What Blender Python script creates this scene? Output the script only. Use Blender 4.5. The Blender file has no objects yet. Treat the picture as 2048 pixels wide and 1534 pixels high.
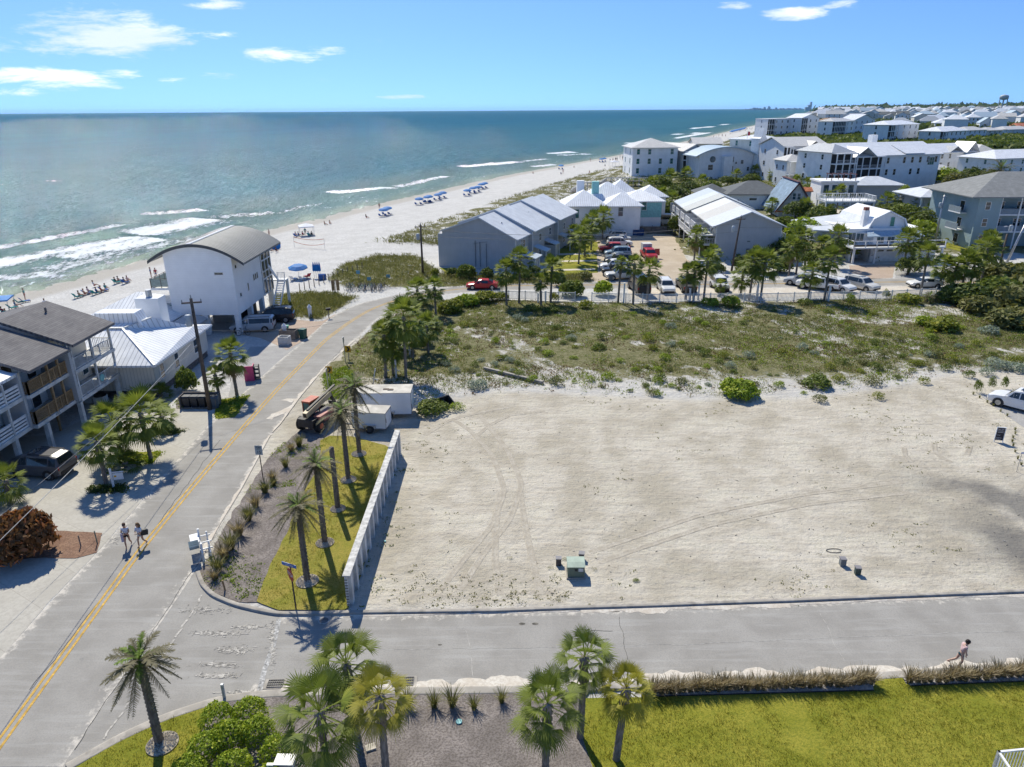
import bpy,math,random
import numpy as np
from mathutils import Vector,Matrix
random.seed(7);RNG=np.random.default_rng(11)
PI=math.pi;rad=math.radians
scene=bpy.context.scene
COL=scene.collection
# ---------------------------------------------------------------- camera
CAM_H=24.0;FPX=1421.0;PITCH=rad(21.05);ROLL=rad(-0.37)
cam_d=bpy.data.cameras.new("camera");cam=bpy.data.objects.new("camera",cam_d);COL.objects.link(cam)
R0=Vector((1,0,0));FW=Vector((0,math.cos(PITCH),-math.sin(PITCH)));U0=Vector((0,math.sin(PITCH),math.cos(PITCH)))
_c,_s=math.cos(ROLL),math.sin(ROLL)
rt=R0*_c+U0*_s;up=U0*_c-R0*_s
m=Matrix((rt,up,-FW)).transposed().to_4x4();m.translation=Vector((0,0,CAM_H));cam.matrix_world=m
cam_d.sensor_width=36;cam_d.lens=36*FPX/2048;cam_d.clip_end=60000;cam_d.clip_start=0.5
scene.camera=cam
def at(px,py,z=0.0):
    """point of the place at height z that the survey photo shows at px,py (2048x1534)"""
    x=(px-1024)/FPX;y=-(py-767)/FPX
    x,y=x*_c-y*_s,x*_s+y*_c
    dy=math.cos(PITCH)+y*math.sin(PITCH);dz=-math.sin(PITCH)+y*math.cos(PITCH)
    t=(z-CAM_H)/dz
    return Vector((x*t,dy*t,z))
def dirv(px,py):
    x=(px-1024)/FPX;y=-(py-767)/FPX
    x,y=x*_c-y*_s,x*_s+y*_c
    return Vector((x,math.cos(PITCH)+y*math.sin(PITCH),-math.sin(PITCH)+y*math.cos(PITCH))).normalized()
# ---------------------------------------------------------------- sun, sky, exposure
SUN_EL=rad(48);SUN_AZ=rad(-22)
sd=Vector((math.sin(SUN_AZ)*math.cos(SUN_EL),math.cos(SUN_AZ)*math.cos(SUN_EL),math.sin(SUN_EL)))
sl=bpy.data.lights.new("sun",'SUN');sl.energy=3.9;sl.angle=rad(0.53);sl.color=(1.0,0.945,0.80)
so=bpy.data.objects.new("sun",sl);COL.objects.link(so)
so.rotation_euler=(-sd).to_track_quat('-Z','Y').to_euler()
world=bpy.data.worlds.new("World");scene.world=world;world.use_nodes=True
nt=world.node_tree;nt.nodes.clear()
def N(t,typ,**kw):
    n=t.nodes.new(typ)
    for k,v in kw.items():
        if k.startswith('i_'):
            n.inputs[int(k[2:])].default_value=v
        else:setattr(n,k,v)
    return n
def mth(t,op,a,b=None,clamp=False):
    n=t.nodes.new('ShaderNodeMath');n.operation=op;n.use_clamp=clamp
    for i,v in enumerate((a,b)):
        if v is None:continue
        if isinstance(v,(int,float)):n.inputs[i].default_value=v
        else:t.links.new(v,n.inputs[i])
    return n.outputs[0]
def mixc(t,f,a,b,mode='MIX'):
    n=t.nodes.new('ShaderNodeMix');n.data_type='RGBA';n.blend_type=mode
    for i,v in((0,f),(6,a),(7,b)):
        if isinstance(v,(int,float)):n.inputs[i].default_value=v
        elif isinstance(v,(tuple,list)):n.inputs[i].default_value=(*v[:3],1)
        else:t.links.new(v,n.inputs[i])
    return n.outputs[2]
def ramp(t,v,a,b,lo=0.,hi=1.):
    n=t.nodes.new('ShaderNodeMapRange');n.interpolation_type='SMOOTHSTEP'
    t.links.new(v,n.inputs[0])
    for i,q in enumerate((a,b,lo,hi)):n.inputs[i+1].default_value=q
    return n.outputs[0]
sky=N(nt,'ShaderNodeTexSky',sky_type='NISHITA',sun_disc=False,sun_elevation=SUN_EL,sun_rotation=SUN_AZ,
        altitude=20,air_density=0.75,dust_density=0.1,ozone_density=3.0)
tc=N(nt,'ShaderNodeTexCoord')
mpz=N(nt,'ShaderNodeMapping');nt.links.new(tc.outputs['Generated'],mpz.inputs[0]);mpz.inputs['Scale'].default_value=(1,1,1.25);mpz.inputs['Location'].default_value=(0,0,.17)
nt.links.new(mpz.outputs[0],sky.inputs[0])
hs=N(nt,'ShaderNodeHueSaturation');hs.inputs['Saturation'].default_value=1.12;hs.inputs['Value'].default_value=1.0
nt.links.new(sky.outputs[0],hs.inputs['Color'])
# clouds: drifting fair weather cloud banks low over the sea, placed by compass bearing and elevation
sep=N(nt,'ShaderNodeSeparateXYZ');nt.links.new(tc.outputs['Generated'],sep.inputs[0])
az=mth(nt,'ARCTAN2',sep.outputs[0],sep.outputs[1]);el=mth(nt,'ARCSINE',sep.outputs[2])
cmb=N(nt,'ShaderNodeCombineXYZ');nt.links.new(mth(nt,'MULTIPLY',az,1.0),cmb.inputs[0]);nt.links.new(mth(nt,'MULTIPLY',el,4.6),cmb.inputs[1])
nz=N(nt,'ShaderNodeTexNoise');nz.inputs['Scale'].default_value=9.5;nz.inputs['Detail'].default_value=9;nz.inputs['Roughness'].default_value=0.68
nz.inputs['Distortion'].default_value=0.25
nt.links.new(cmb.outputs[0],nz.inputs['Vector'])
CLOUDS=[(225,65,165,44,1.0),(80,90,120,26,.7),(330,62,50,26,.8),(70,155,185,24,.95),(180,150,95,14,.75),(90,99,80,9,.75),(190,103,90,9,.7),
          (570,110,95,15,1.0),(640,103,45,11,.8),(430,8,60,11,.9),(432,68,42,9,.65),(350,160,40,7,.7),(425,150,45,7,.55),(1590,27,58,12,.95),
          (1470,10,30,7,.5),(1690,8,40,9,.5),(805,194,38,4,.5),(20,180,70,12,.8)]
tot=None
for(px,py,w,h,k)in CLOUDS:
    d=dirv(px,py);a0=math.atan2(d.x,d.y);e0=math.asin(d.z)
    d1=dirv(px+w,py);aw=abs(math.atan2(d1.x,d1.y)-a0);d2=dirv(px,py+h);eh=abs(math.asin(d2.z)-e0)
    u=mth(nt,'DIVIDE',mth(nt,'SUBTRACT',az,a0),aw);v=mth(nt,'DIVIDE',mth(nt,'SUBTRACT',el,e0),eh)
    r2=mth(nt,'ADD',mth(nt,'MULTIPLY',u,u),mth(nt,'MULTIPLY',v,v))
    g=mth(nt,'MULTIPLY',mth(nt,'SUBTRACT',1.25,r2,),k)
    g=mth(nt,'MAXIMUM',g,-1.0)
    tot=g if tot is None else mth(nt,'MAXIMUM',tot,g)
dens=mth(nt,'ADD',mth(nt,'MULTIPLY',tot,0.52),mth(nt,'MULTIPLY',mth(nt,'SUBTRACT',nz.outputs[0],0.5),3.9))
cov=ramp(nt,dens,0.0,0.95)
nz2=N(nt,'ShaderNodeTexNoise');nz2.inputs['Scale'].default_value=5.0;nz2.inputs['Detail'].default_value=5;nt.links.new(cmb.outputs[0],nz2.inputs['Vector'])
ccol=mixc(nt,ramp(nt,nz2.outputs[0],0.38,0.6),(6.4,6.5,6.7),(4.2,4.8,5.6))
sk=mixc(nt,mth(nt,'MULTIPLY',cov,0.95),mixc(nt,1.0,hs.outputs[0],(.85,.905,.985),'MULTIPLY'),ccol)
bg=N(nt,'ShaderNodeBackground');bg.inputs[1].default_value=0.15;nt.links.new(sk,bg.inputs[0])
wo=N(nt,'ShaderNodeOutputWorld');nt.links.new(bg.outputs[0],wo.inputs[0])
scene.view_settings.view_transform='Standard';scene.view_settings.look='None'
scene.view_settings.exposure=0.50;scene.view_settings.gamma=1.0;scene.view_settings.use_curve_mapping=False
scene.cycles.max_bounces=6;scene.cycles.diffuse_bounces=3;scene.cycles.glossy_bounces=2;scene.cycles.transmission_bounces=3
scene.cycles.transparent_max_bounces=6;scene.cycles.caustics_reflective=False;scene.cycles.caustics_refractive=False
scene.cycles.sample_clamp_indirect=4;scene.cycles.use_adaptive_sampling=True;scene.cycles.adaptive_threshold=0.02
# ---------------------------------------------------------------- materials
MATS={}
def new_mat(name):
    mt=bpy.data.materials.new(name);mt.use_nodes=True;t=mt.node_tree;b=t.nodes['Principled BSDF']
    MATS[name]=mt
    return mt,t,b
def noise(t,scale,detail=4,rough=.55,coord='Object',vec=None):
    n=N(t,'ShaderNodeTexNoise');n.inputs['Scale'].default_value=scale;n.inputs['Detail'].default_value=detail;n.inputs['Roughness'].default_value=rough
    if vec is None:
        c=N(t,'ShaderNodeTexCoord');vec=c.outputs[coord]
    t.links.new(vec,n.inputs['Vector'])
    return n.outputs[0]
def bump(t,b,h,strength=.3,dist=.05):
    n=N(t,'ShaderNodeBump');n.inputs['Strength'].default_value=strength;n.inputs['Distance'].default_value=dist
    t.links.new(h,n.inputs['Height']);t.links.new(n.outputs[0],b.inputs['Normal'])
def M(name,col,rough=.75,var=.14,scale=2.5,metal=0.,bmp=0.,bscale=20.,spec=.4,fine=None):
    """painted / plain material with uneven weathering"""
    if name in MATS:return MATS[name]
    mt,t,b=new_mat(name)
    f=ramp(t,noise(t,scale,5),.3,.7)
    c2=tuple(max(0,c*(1-var*2))for c in col);c1=tuple(min(1,c*(1+var*.5))for c in col)
    o=mixc(t,f,c2,c1)
    if fine:
        o=mixc(t,ramp(t,noise(t,fine[0],2),.35,.65),tuple(c*fine[1]for c in col),o)
    t.links.new(o,b.inputs['Base Color'])
    b.inputs['Roughness'].default_value=rough;b.inputs['Metallic'].default_value=metal;b.inputs['Specular IOR Level'].default_value=spec
    if bmp:bump(t,b,noise(t,bscale,3),bmp,.02)
    return mt
def leaf_mat(name,c1,c2,c3=None,trans=.35):
    """foliage: tint attribute picks between shades, light passes through"""
    mt,t,b=new_mat(name)
    a=N(t,'ShaderNodeAttribute',attribute_name='tint')
    o=mixc(t,a.outputs['Fac'],c1,c2)
    if c3:o=mixc(t,ramp(t,a.outputs['Fac'],.82,.97),o,c3)
    oi=N(t,'ShaderNodeObjectInfo');o=mixc(t,mth(t,'MULTIPLY',oi.outputs['Random'],.35),o,tuple(x*.55 for x in c2))
    t.links.new(o,b.inputs['Base Color']);b.inputs['Roughness'].default_value=.6;b.inputs['Specular IOR Level'].default_value=.25
    tr=N(t,'ShaderNodeBsdfTranslucent');t.links.new(mixc(t,.5,o,mixc(t,1.0,o,(1.0,1.0,.45),'MULTIPLY')),tr.inputs[0])
    ms=N(t,'ShaderNodeMixShader');ms.inputs[0].default_value=trans
    t.links.new(b.outputs[0],ms.inputs[1]);t.links.new(tr.outputs[0],ms.inputs[2]);t.links.new(ms.outputs[0],t.nodes['Material Output'].inputs[0])
    return mt
# ---------------------------------------------------------------- object helpers
def link(o):COL.objects.link(o);return o
def tag(o,label=None,cat=None,group=None,kind=None):
    if label:o['label']=label
    if cat:o['category']=cat
    if group:o['group']=group
    if kind:o['kind']=kind
    return o
def empty(name,loc,rz=0,label=None,cat=None,group=None,sc=1.0):
    o=bpy.data.objects.new(name,None);o.empty_display_size=.3;link(o)
    o.location=loc;o.rotation_euler=(0,0,rz);o.scale=(sc,)*3 if not isinstance(sc,tuple)else sc
    return tag(o,label,cat,group)
class MB:
    def __init__(s):s.v=[];s.f=[];s.mi=[];s.mats=[];s.cur=0
    def mat(s,m):
        if m not in s.mats:s.mats.append(m)
        s.cur=s.mats.index(m);return s
    def face(s,pts):
        n=len(s.v);s.v+=[tuple(p)for p in pts];s.f.append(tuple(range(n,n+len(pts))));s.mi.append(s.cur);return s
    def box(s,x0,x1,y0,y1,z0,z1,rz=0,c=(0,0,0)):
        P=[(x0,y0,z0),(x1,y0,z0),(x1,y1,z0),(x0,y1,z0),(x0,y0,z1),(x1,y0,z1),(x1,y1,z1),(x0,y1,z1)]
        if rz or any(c):
            cc,ss=math.cos(rz),math.sin(rz);P=[(c[0]+x*cc-y*ss,c[1]+x*ss+y*cc,c[2]+z)for x,y,z in P]
        n=len(s.v);s.v+=P
        for q in((0,3,2,1),(4,5,6,7),(0,1,5,4),(1,2,6,5),(2,3,7,6),(3,0,4,7)):
            s.f.append(tuple(n+i for i in q));s.mi.append(s.cur)
        return s
    def bar(s,a,b,w,h=None):
        """square bar between two points"""
        a=Vector(a);b=Vector(b);h=h or w;d=(b-a)
        if d.length<1e-6:return s
        d.normalize();r=d.cross(Vector((0,0,1)))
        if r.length<1e-3:r=Vector((1,0,0))
        r.normalize();u=r.cross(d)
        n=len(s.v)
        for p in(a,b):
            for sx,sz in((-1,-1),(1,-1),(1,1),(-1,1)):s.v.append(tuple(p+r*(w/2*sx)+u*(h/2*sz)))
        for q in((3,2,1,0),(4,5,6,7),(0,1,5,4),(1,2,6,5),(2,3,7,6),(3,0,4,7)):
            s.f.append(tuple(n+i for i in q));s.mi.append(s.cur)
        return s
    def prism(s,poly,z0,z1):
        """vertical prism over a ccw polygon"""
        n=len(s.v);k=len(poly)
        s.v+=[(p[0],p[1],z0)for p in poly]+[(p[0],p[1],z1)for p in poly]
        s.f.append(tuple(n+i for i in reversed(range(k))));s.f.append(tuple(n+k+i for i in range(k)));s.mi+=[s.cur]*2
        for i in range(k):
            j=(i+1)%k;s.f.append((n+i,n+j,n+k+j,n+k+i));s.mi.append(s.cur)
        return s
    def extr(s,prof,axis,a,b):
        """extrude a 2D profile; axis 'x': profile is (y,z) ; axis 'y': profile is (x,z)"""
        n=len(s.v);k=len(prof)
        for q in(a,b):s.v+=[((q,p[0],p[1])if axis=='x' else(p[0],q,p[1]))for p in prof]
        s.f.append(tuple(n+i for i in range(k)));s.f.append(tuple(n+k+i for i in reversed(range(k))));s.mi+=[s.cur]*2
        for i in range(k):
            j=(i+1)%k;s.f.append((n+j,n+i,n+k+i,n+k+j));s.mi.append(s.cur)
        return s
    def tube(s,pts,rr,seg=8,cap=True):
        pts=[Vector(p)for p in pts];n0=len(s.v)
        if not isinstance(rr,(list,tuple)):rr=[rr]*len(pts)
        for i,p in enumerate(pts):
            d=(pts[min(i+1,len(pts)-1)]-pts[max(i-1,0)]).normalized()
            r=d.cross(Vector((0,1,0)));
            if r.length<.05:r=d.cross(Vector((1,0,0)))
            r.normalize();u=r.cross(d)
            for k in range(seg):
                a=2*PI*k/seg;s.v.append(tuple(p+(r*math.cos(a)+u*math.sin(a))*rr[i]))
        for i in range(len(pts)-1):
            for k in range(seg):
                k2=(k+1)%seg;s.f.append((n0+i*seg+k,n0+i*seg+k2,n0+(i+1)*seg+k2,n0+(i+1)*seg+k));s.mi.append(s.cur)
        if cap:
            s.f.append(tuple(n0+k for k in reversed(range(seg))));s.f.append(tuple(n0+(len(pts)-1)*seg+k for k in range(seg)));s.mi+=[s.cur]*2
        return s
    def mesh(s,name,smooth=False):
        me=bpy.data.meshes.new(name);me.from_pydata(s.v,[],s.f)
        for m_ in s.mats:me.materials.append(m_)
        if s.mi:me.polygons.foreach_set('material_index',s.mi)
        if smooth:me.polygons.foreach_set('use_smooth',[True]*len(me.polygons))
        me.update();return me
    def build(s,name,mat=None,parent=None,smooth=False,label=None):
        if mat is not None and not s.mats:s.mats=[mat]
        me=s.mesh(name,smooth);bmx=bmesh.new();bmx.from_mesh(me);bmesh.ops.recalc_face_normals(bmx,faces=bmx.faces);bmx.to_mesh(me);bmx.free()
        o=link(bpy.data.objects.new(name,me))
        if parent is not None:o.parent=parent
        if label:o['label']=label
        return o
import bmesh
def np_mesh(name,V,F,mat,tint=None,attrs=None,smooth=False):
    """V (n,3) F (m,k) numpy"""
    me=bpy.data.meshes.new(name);V=np.asarray(V,dtype=np.float32);F=np.asarray(F,dtype=np.int32);k=F.shape[1]
    me.vertices.add(len(V));me.vertices.foreach_set('co',V.ravel())
    me.loops.add(F.size);me.loops.foreach_set('vertex_index',F.ravel())
    me.polygons.add(len(F));me.polygons.foreach_set('loop_start',np.arange(0,F.size,k,dtype=np.int32));me.polygons.foreach_set('loop_total',np.full(len(F),k,dtype=np.int32))
    al=dict(attrs or{})
    if tint is not None:al['tint']=tint
    for nm,a in al.items():
        at_=me.attributes.new(nm,'FLOAT','POINT');at_.data.foreach_set('value',np.asarray(a,dtype=np.float32))
    me.materials.append(mat)
    if smooth:me.polygons.foreach_set('use_smooth',np.ones(len(F),dtype=bool))
    me.update(calc_edges=True);me.validate();return me
def mobj(name,me,parent=None,loc=(0,0,0),rz=0,sc=1.0):
    o=link(bpy.data.objects.new(name,me));o.location=loc;o.rotation_euler=(0,0,rz);o.scale=(sc,)*3 if not isinstance(sc,tuple)else sc
    if parent is not None:o.parent=parent
    return o
def copy_tree(o,parent=None):
    c=o.copy();link(c);c.parent=parent
    for k in('label','category','group'):
        if parent is None and k in c and k=='label':del c[k]
    if o.name not in KIDS:KIDS[o.name]=list(o.children)
    for ch in KIDS[o.name]:copy_tree(ch,c)
    return c
KIDS={}
def put(o,loc,rz=0,label=None,group=None,sc=None):
    o.location=loc;o.rotation_euler=(0,0,rz)
    if sc is not None:o.scale=(sc,)*3 if not isinstance(sc,tuple)else sc
    if label:o['label']=label
    if group:o['group']=group
    return o
def in_poly(P,poly):
    """P (n,2), poly list -> bool mask"""
    x,y=P[:,0],P[:,1];ins=np.zeros(len(P),bool);n=len(poly)
    for i in range(n):
        x1,y1=poly[i][:2];x2,y2=poly[(i+1)%n][:2]
        c=((y1>y)!=(y2>y))&(x<(x2-x1)*(y-y1)/((y2-y1)if y2!=y1 else 1e-9)+x1)
        ins^=c
    return ins
def poly_dist(P,poly,closed=True):
    d=np.full(len(P),1e9);n=len(poly)
    for i in range(n if closed else n-1):
        a=np.array(poly[i][:2],float);b=np.array(poly[(i+1)%n][:2],float);ab=b-a
        t=np.clip(((P-a)@ab)/max(ab@ab,1e-9),0,1);q=a+t[:,None]*ab
        d=np.minimum(d,np.hypot(*(P-q).T))
    return d
def sdist(P,poly):
    d=poly_dist(P,poly);return np.where(in_poly(P,poly),d,-d)
def _h(ix,iy,seed):
    v=np.sin(ix*127.1+iy*311.7+seed*74.7)*43758.5453;return v-np.floor(v)
def vnoise(x,y,seed=0,oct=4):
    r=0;a=.5;tot=0
    for o in range(oct):
        ix,iy=np.floor(x),np.floor(y);fx,fy=x-ix,y-iy;fx=fx*fx*(3-2*fx);fy=fy*fy*(3-2*fy)
        r=r+a*((_h(ix,iy,seed)*(1-fx)+_h(ix+1,iy,seed)*fx)*(1-fy)+(_h(ix,iy+1,seed)*(1-fx)+_h(ix+1,iy+1,seed)*fx)*fy)
        tot+=a;a*=.5;x=x*2.03+17;y=y*2.03+9;seed+=3
    return r/tot
def ss(x,a,b):
    t=np.clip((x-a)/(b-a),0,1);return t*t*(3-2*t)
# ================================================================ setting: terrain, sea, roads
SO=np.array([-75.0,102.0]);SU=np.array([0.39,0.9208]);SN=np.array([-0.9208,0.39])
SHT=[(-400,-25),(-60,-4),(0,0),(11,.5),(20,2.7),(67,6.5),(88,7.4),(110,9.5),(155,10.5),(186,12),(228,13),(264,10.2),(323,8.6),(392,3.9),(519,0),(709,1),(1005,4),(1510,1.5),(2242,0),(3519,20),(5804,38),(40000,38)]
def shore_e(x,y):
    """s along the beach, e metres seaward of the waterline"""
    px,py=x-SO[0],y-SO[1];s=px*SU[0]+py*SU[1];d=px*SN[0]+py*SN[1]
    w=np.interp(s,[a for a,b in SHT],[b for a,b in SHT])
    return s,d-w
def SW(s,d):return SO[0]+SU[0]*s+SN[0]*d,SO[1]+SU[1]*s+SN[1]*d
def PXP(pts,z=0):return[tuple(at(a,b,z)[:2])for a,b in pts]
L_main=[(-215,1534),(0,1318),(104,1200),(210,1090),(314,967),(419,847),(480,793),(560,721),(610,680),(662,634),(712,609),(761,597),(810,586),(870,577),(950,569),(1100,565),(1340,562),(1560,560),(1740,557),(1900,556),(2100,560)]
R_main=[(125,1534),(235,1370),(330,1235),(405,1120),(482,980),(542,869),(561,848),(602,793),(651,735),(712,678),(753,639),(794,612),(835,598),(885,589),(950,583),(1100,578),(1340,577),(1560,575),(1740,572),(1900,571),(2100,576)]
def resample(pts,n):
    P=np.array(pts,float);d=np.r_[0,np.cumsum(np.hypot(*np.diff(P,axis=0).T))];t=np.linspace(0,d[-1],n)
    return np.stack([np.interp(t,d,P[:,i])for i in range(P.shape[1])],1)
def smooth_line(P,it=6):
    P=np.array(P,float)
    for _ in range(it):P[1:-1]=P[1:-1]*.5+(P[:-2]+P[2:])*.25
    return P
ML=np.array(PXP(L_main));MR=np.array(PXP(R_main))
ML=smooth_line(resample(ML,260),8);MR=smooth_line(resample(MR,260),8)
Y_c=[(-75,1590),(0,1487),(273,1110),(396,960),(520,817),(560,773),(602,730),(651,680),(698,645),(739,620),(780,604),(830,591),(900,580),(1000,572),(1200,570),(1400,569),(1600,567),(1800,564),(2000,565)]
YC=smooth_line(resample(PXP(Y_c),300),8)
sideU=[(560,1233),(640,1232),(700,1230),(1000,1227),(1100,1223),(1300,1217),(1580,1207),(1800,1198),(2060,1188),(2400,1178)]
sideD=[(500,1383),(570,1384),(760,1381),(1010,1378),(1180,1373),(1300,1366),(1500,1358),(1740,1351),(2060,1331),(2500,1310)]
SUp=resample(PXP(sideU),150);SDn=resample(PXP(sideD),150)
P_scrub=PXP([(640,745),(655,738),(716,680),(757,641),(800,612),(850,598),(985,600),(1290,606),(1760,596),(1900,580),(2300,570),(2300,760),(1990,745),(1900,748),(1800,772),(1600,795),(1400,800),(1200,790),(1000,782),(900,800),(850,812),(740,792),(650,790)])
P_dune1=PXP([(655,562),(690,528),(750,512),(830,512),(878,545),(880,562),(850,574),(700,578)])
P_dune2=PXP([(545,592),(640,586),(712,596),(700,606),(640,640),(545,632)])
P_front=PXP([(880,545),(1000,552),(1180,548),(1185,566),(870,574)])
P_gravel=PXP([(1185,468),(1345,468),(1375,520),(1425,561),(1165,563),(1195,520)])
P_lot=PXP([(800,880),(735,810),(850,812),(900,800),(1000,782),(1200,790),(1400,800),(1600,795),(1800,772),(1900,748),(1990,745),(2500,760),(2500,1200),(560,1222),(697,1215),(795,905)])
P_corner=PXP([(640,882),(660,873),(705,874),(770,892),(797,906),(700,1216),(690,1221),(560,1222),(512,1204),(545,1120),(572,1070),(600,1000),(640,930)])
P_mulchL=PXP([(398,1150),(430,1090),(482,1002),(545,905),(600,862),(660,872),(640,930),(600,1000),(572,1070),(545,1120),(512,1204),(470,1203),(420,1180)])
P_mulchF=PXP([(430,1412),(560,1392),(760,1390),(1180,1383),(1168,1400),(1165,1480),(1205,1600),(1300,1800),(200,1800),(370,1534)])
P_lawnF=PXP([(1168,1400),(1290,1398),(1745,1384),(1752,1356),(1800,1353),(1812,1372),(2300,1350),(2600,1800),(1300,1800),(1205,1600),(1165,1480)])
P_lawnL=PXP([(150,1540),(240,1486),(330,1443),(430,1412),(400,1470),(372,1534),(200,1800),(-200,1800)])
P_inter=PXP([(90,1585),(235,1370),(330,1235),(405,1120),(398,1150),(418,1186),(470,1211),(560,1233),(560,1300),(520,1386),(440,1396),(330,1432),(240,1473),(146,1528)])
P_conc=PXP([(-215,1534),(-400,1500),(-400,930),(-10,880),(95,870),(180,835),(235,790),(345,815),(430,826),(421,845),(314,966),(209,1089),(103,1199),(0,1317)])
P_brick=PXP([(470,668),(545,636),(672,629),(655,640),(612,678),(575,700),(520,676)])
P_paver=PXP([(470,735),(500,694),(558,692),(612,679),(560,720),(480,792),(455,800)])
EXC=[]
P_house_pads=[]
# ---- terrain mesh in the shoreline frame
def axis_grid(lo,hi,f0,f1,step,g=1.13):
    a=list(np.arange(f0,f1,step));st=step;x=f0
    while x>lo:st*=g;x-=st;a.insert(0,x)
    st=step;x=a[-1]
    while x<hi:st*=g;x+=st;a.append(x)
    return np.array(a)
gs=axis_grid(-300,26000,-92,150,.62);gd=axis_grid(-16000,40,-190,8,.62,1.14)
Sg,Dg=np.meshgrid(gs,gd,indexing='ij');X,Y=SW(Sg,Dg);P2=np.stack([X.ravel(),Y.ravel()],1)
_,E_=shore_e(P2[:,0],P2[:,1]);s_=Sg.ravel()
n1=vnoise(P2[:,0]*.14,P2[:,1]*.14,3);n2=vnoise(P2[:,0]*.5,P2[:,1]*.5,8);n3=vnoise(P2[:,0]*1.7,P2[:,1]*1.7,5)
Z=-2*ss(E_,-46,6)-1.6*ss(E_,2,30)
beach=ss(E_,-40,-30);dune_strip=ss(-E_,33+0,37)*(1-ss(-E_,44,56))*ss(s_,50,75)
near=(np.abs(P2[:,0])<130)&(P2[:,1]<330)&(P2[:,1]>0)
def soft(poly,w):return ss(np.where(near,sdist(P2,poly),-50),-w,w)
m_scrub=soft(P_scrub,1.2);m_scrub=ss(m_scrub+(n2-.5)*.9,.25,.75)
m_d1=soft(P_dune1,1.5);m_d2=soft(P_dune2,1.);m_fr=soft(P_front,1)
inland=ss(P2[:,1],118,128)*ss(-E_,50,62)
veg=np.clip(np.maximum.reduce([m_scrub*(.55+.6*ss(n1,.35,.65)),m_d1,m_d2,m_fr*.9,dune_strip*ss(n2+n1,.75,1.15),inland*.85]),0,1)
veg*=.35+.65*ss(n3+n2*.8,.55,.95)
band=ss(P2[:,1],55,57)*(1-ss(P2[:,1],61,68))*m_scrub
veg*=1-.65*band
Z=Z+(m_d1*.55+m_d2*.35+dune_strip*.9)*n1+beach*(n2-.5)*.10+m_scrub*soft(P_scrub,3)*(n1*.25+n2*.1-.1).clip(0,1)
Z=Z+ss(-E_,400,1500)*4*ss(P2[:,1],300,1500)*(vnoise(P2[:,0]*.001,P2[:,1]*.001,4)+.3)
lot=np.maximum(soft(P_lot,.6),soft(PXP([(395,1155),(470,985),(535,868),(595,790),(645,730),(720,670),(760,760),(850,815),(800,900),(640,890),(520,1010)]),1.))
dirty=ss(vnoise(P2[:,0]*.22,P2[:,1]*.3,21),.42,.72)*np.exp(-(((P2[:,0]-31.5)/3.6)**2+((P2[:,1]-37)/7)**2))*2.2;dirty=dirty.clip(0,1)
mt,t,b=new_mat('ground_sand')
av=N(t,'ShaderNodeAttribute',attribute_name='veg').outputs['Fac'];al=N(t,'ShaderNodeAttribute',attribute_name='lot').outputs['Fac']
aw=N(t,'ShaderNodeAttribute',attribute_name='wet').outputs['Fac'];ad=N(t,'ShaderNodeAttribute',attribute_name='dirty').outputs['Fac'];ar=N(t,'ShaderNodeAttribute',attribute_name='far').outputs['Fac']
a_fine=noise(t,3.2,8,.7);a_mid=noise(t,.35,5);a_f2=noise(t,9,3)
c_beach=mixc(t,ramp(t,a_mid,.3,.7),(.54,.525,.495),(.64,.625,.595))
c_beach=mixc(t,ramp(t,a_fine,.44,.62),mixc(t,.5,c_beach,(.36,.35,.34)),c_beach)
c_lot=mixc(t,ramp(t,mth(t,'ADD',mth(t,'MULTIPLY',a_mid,.6),mth(t,'MULTIPLY',noise(t,.09,4,.6),.4)),.38,.62),(.40,.36,.285),(.575,.53,.45))
wv=N(t,'ShaderNodeMapping');tcn=N(t,'ShaderNodeTexCoord');t.links.new(tcn.outputs['Object'],wv.inputs[0]);wv.inputs['Rotation'].default_value=(0,0,.5);wv.inputs['Scale'].default_value=(.35,2.2,1)
stre=noise(t,1.0,6,.65,vec=wv.outputs[0])
c_lot=mixc(t,mth(t,'MULTIPLY',ramp(t,stre,.45,.64),.42),c_lot,(.38,.33,.265))
c_lot=mixc(t,mth(t,'MULTIPLY',ramp(t,a_fine,.55,.66),.5),c_lot,(.28,.24,.19))
c_lot=mixc(t,mth(t,'MULTIPLY',ramp(t,mth(t,'MULTIPLY',a_f2,ramp(t,a_mid,.46,.6)),.44,.56),.18),c_lot,(.28,.28,.14))
c=mixc(t,al,c_beach,c_lot)
c_litter=mixc(t,ramp(t,a_fine,.35,.65),(.10,.105,.035),(.225,.205,.115))
c=mixc(t,ramp(t,mth(t,'ADD',av,mth(t,'MULTIPLY',mth(t,'SUBTRACT',a_fine,.5),1.1)),.32,.62),c,c_litter)
c=mixc(t,mth(t,'MULTIPLY',ad,.75),c,(.13,.125,.12))
c=mixc(t,aw,c,(.40,.37,.32));c=mixc(t,ar,c,(.060,.085,.030))
t.links.new(c,b.inputs['Base Color']);b.inputs['Roughness'].default_value=.95;b.inputs['Specular IOR Level'].default_value=.15
bh=mth(t,'ADD',mth(t,'MULTIPLY',a_fine,.7),mth(t,'ADD',mth(t,'MULTIPLY',noise(t,1.1,3),.9),mth(t,'MULTIPLY',stre,.4)))
bump(t,b,bh,.85,.2)
ni,nj=Sg.shape;idx=np.arange(ni*nj).reshape(ni,nj)
Fq=np.stack([idx[:-1,:-1].ravel(),idx[1:,:-1].ravel(),idx[1:,1:].ravel(),idx[:-1,1:].ravel()],1)
far=ss(-E_,60,130)*ss(P2[:,1],160,420)
g=mobj('ground',np_mesh('ground',np.c_[P2,Z],Fq,mt,attrs={'veg':veg,'lot':np.maximum(lot,m_scrub*.25),'wet':ss(E_,-4.5,-1.5)*.8,'dirty':dirty,'far':far*.95},smooth=True))
tag(g,kind='structure')
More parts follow.
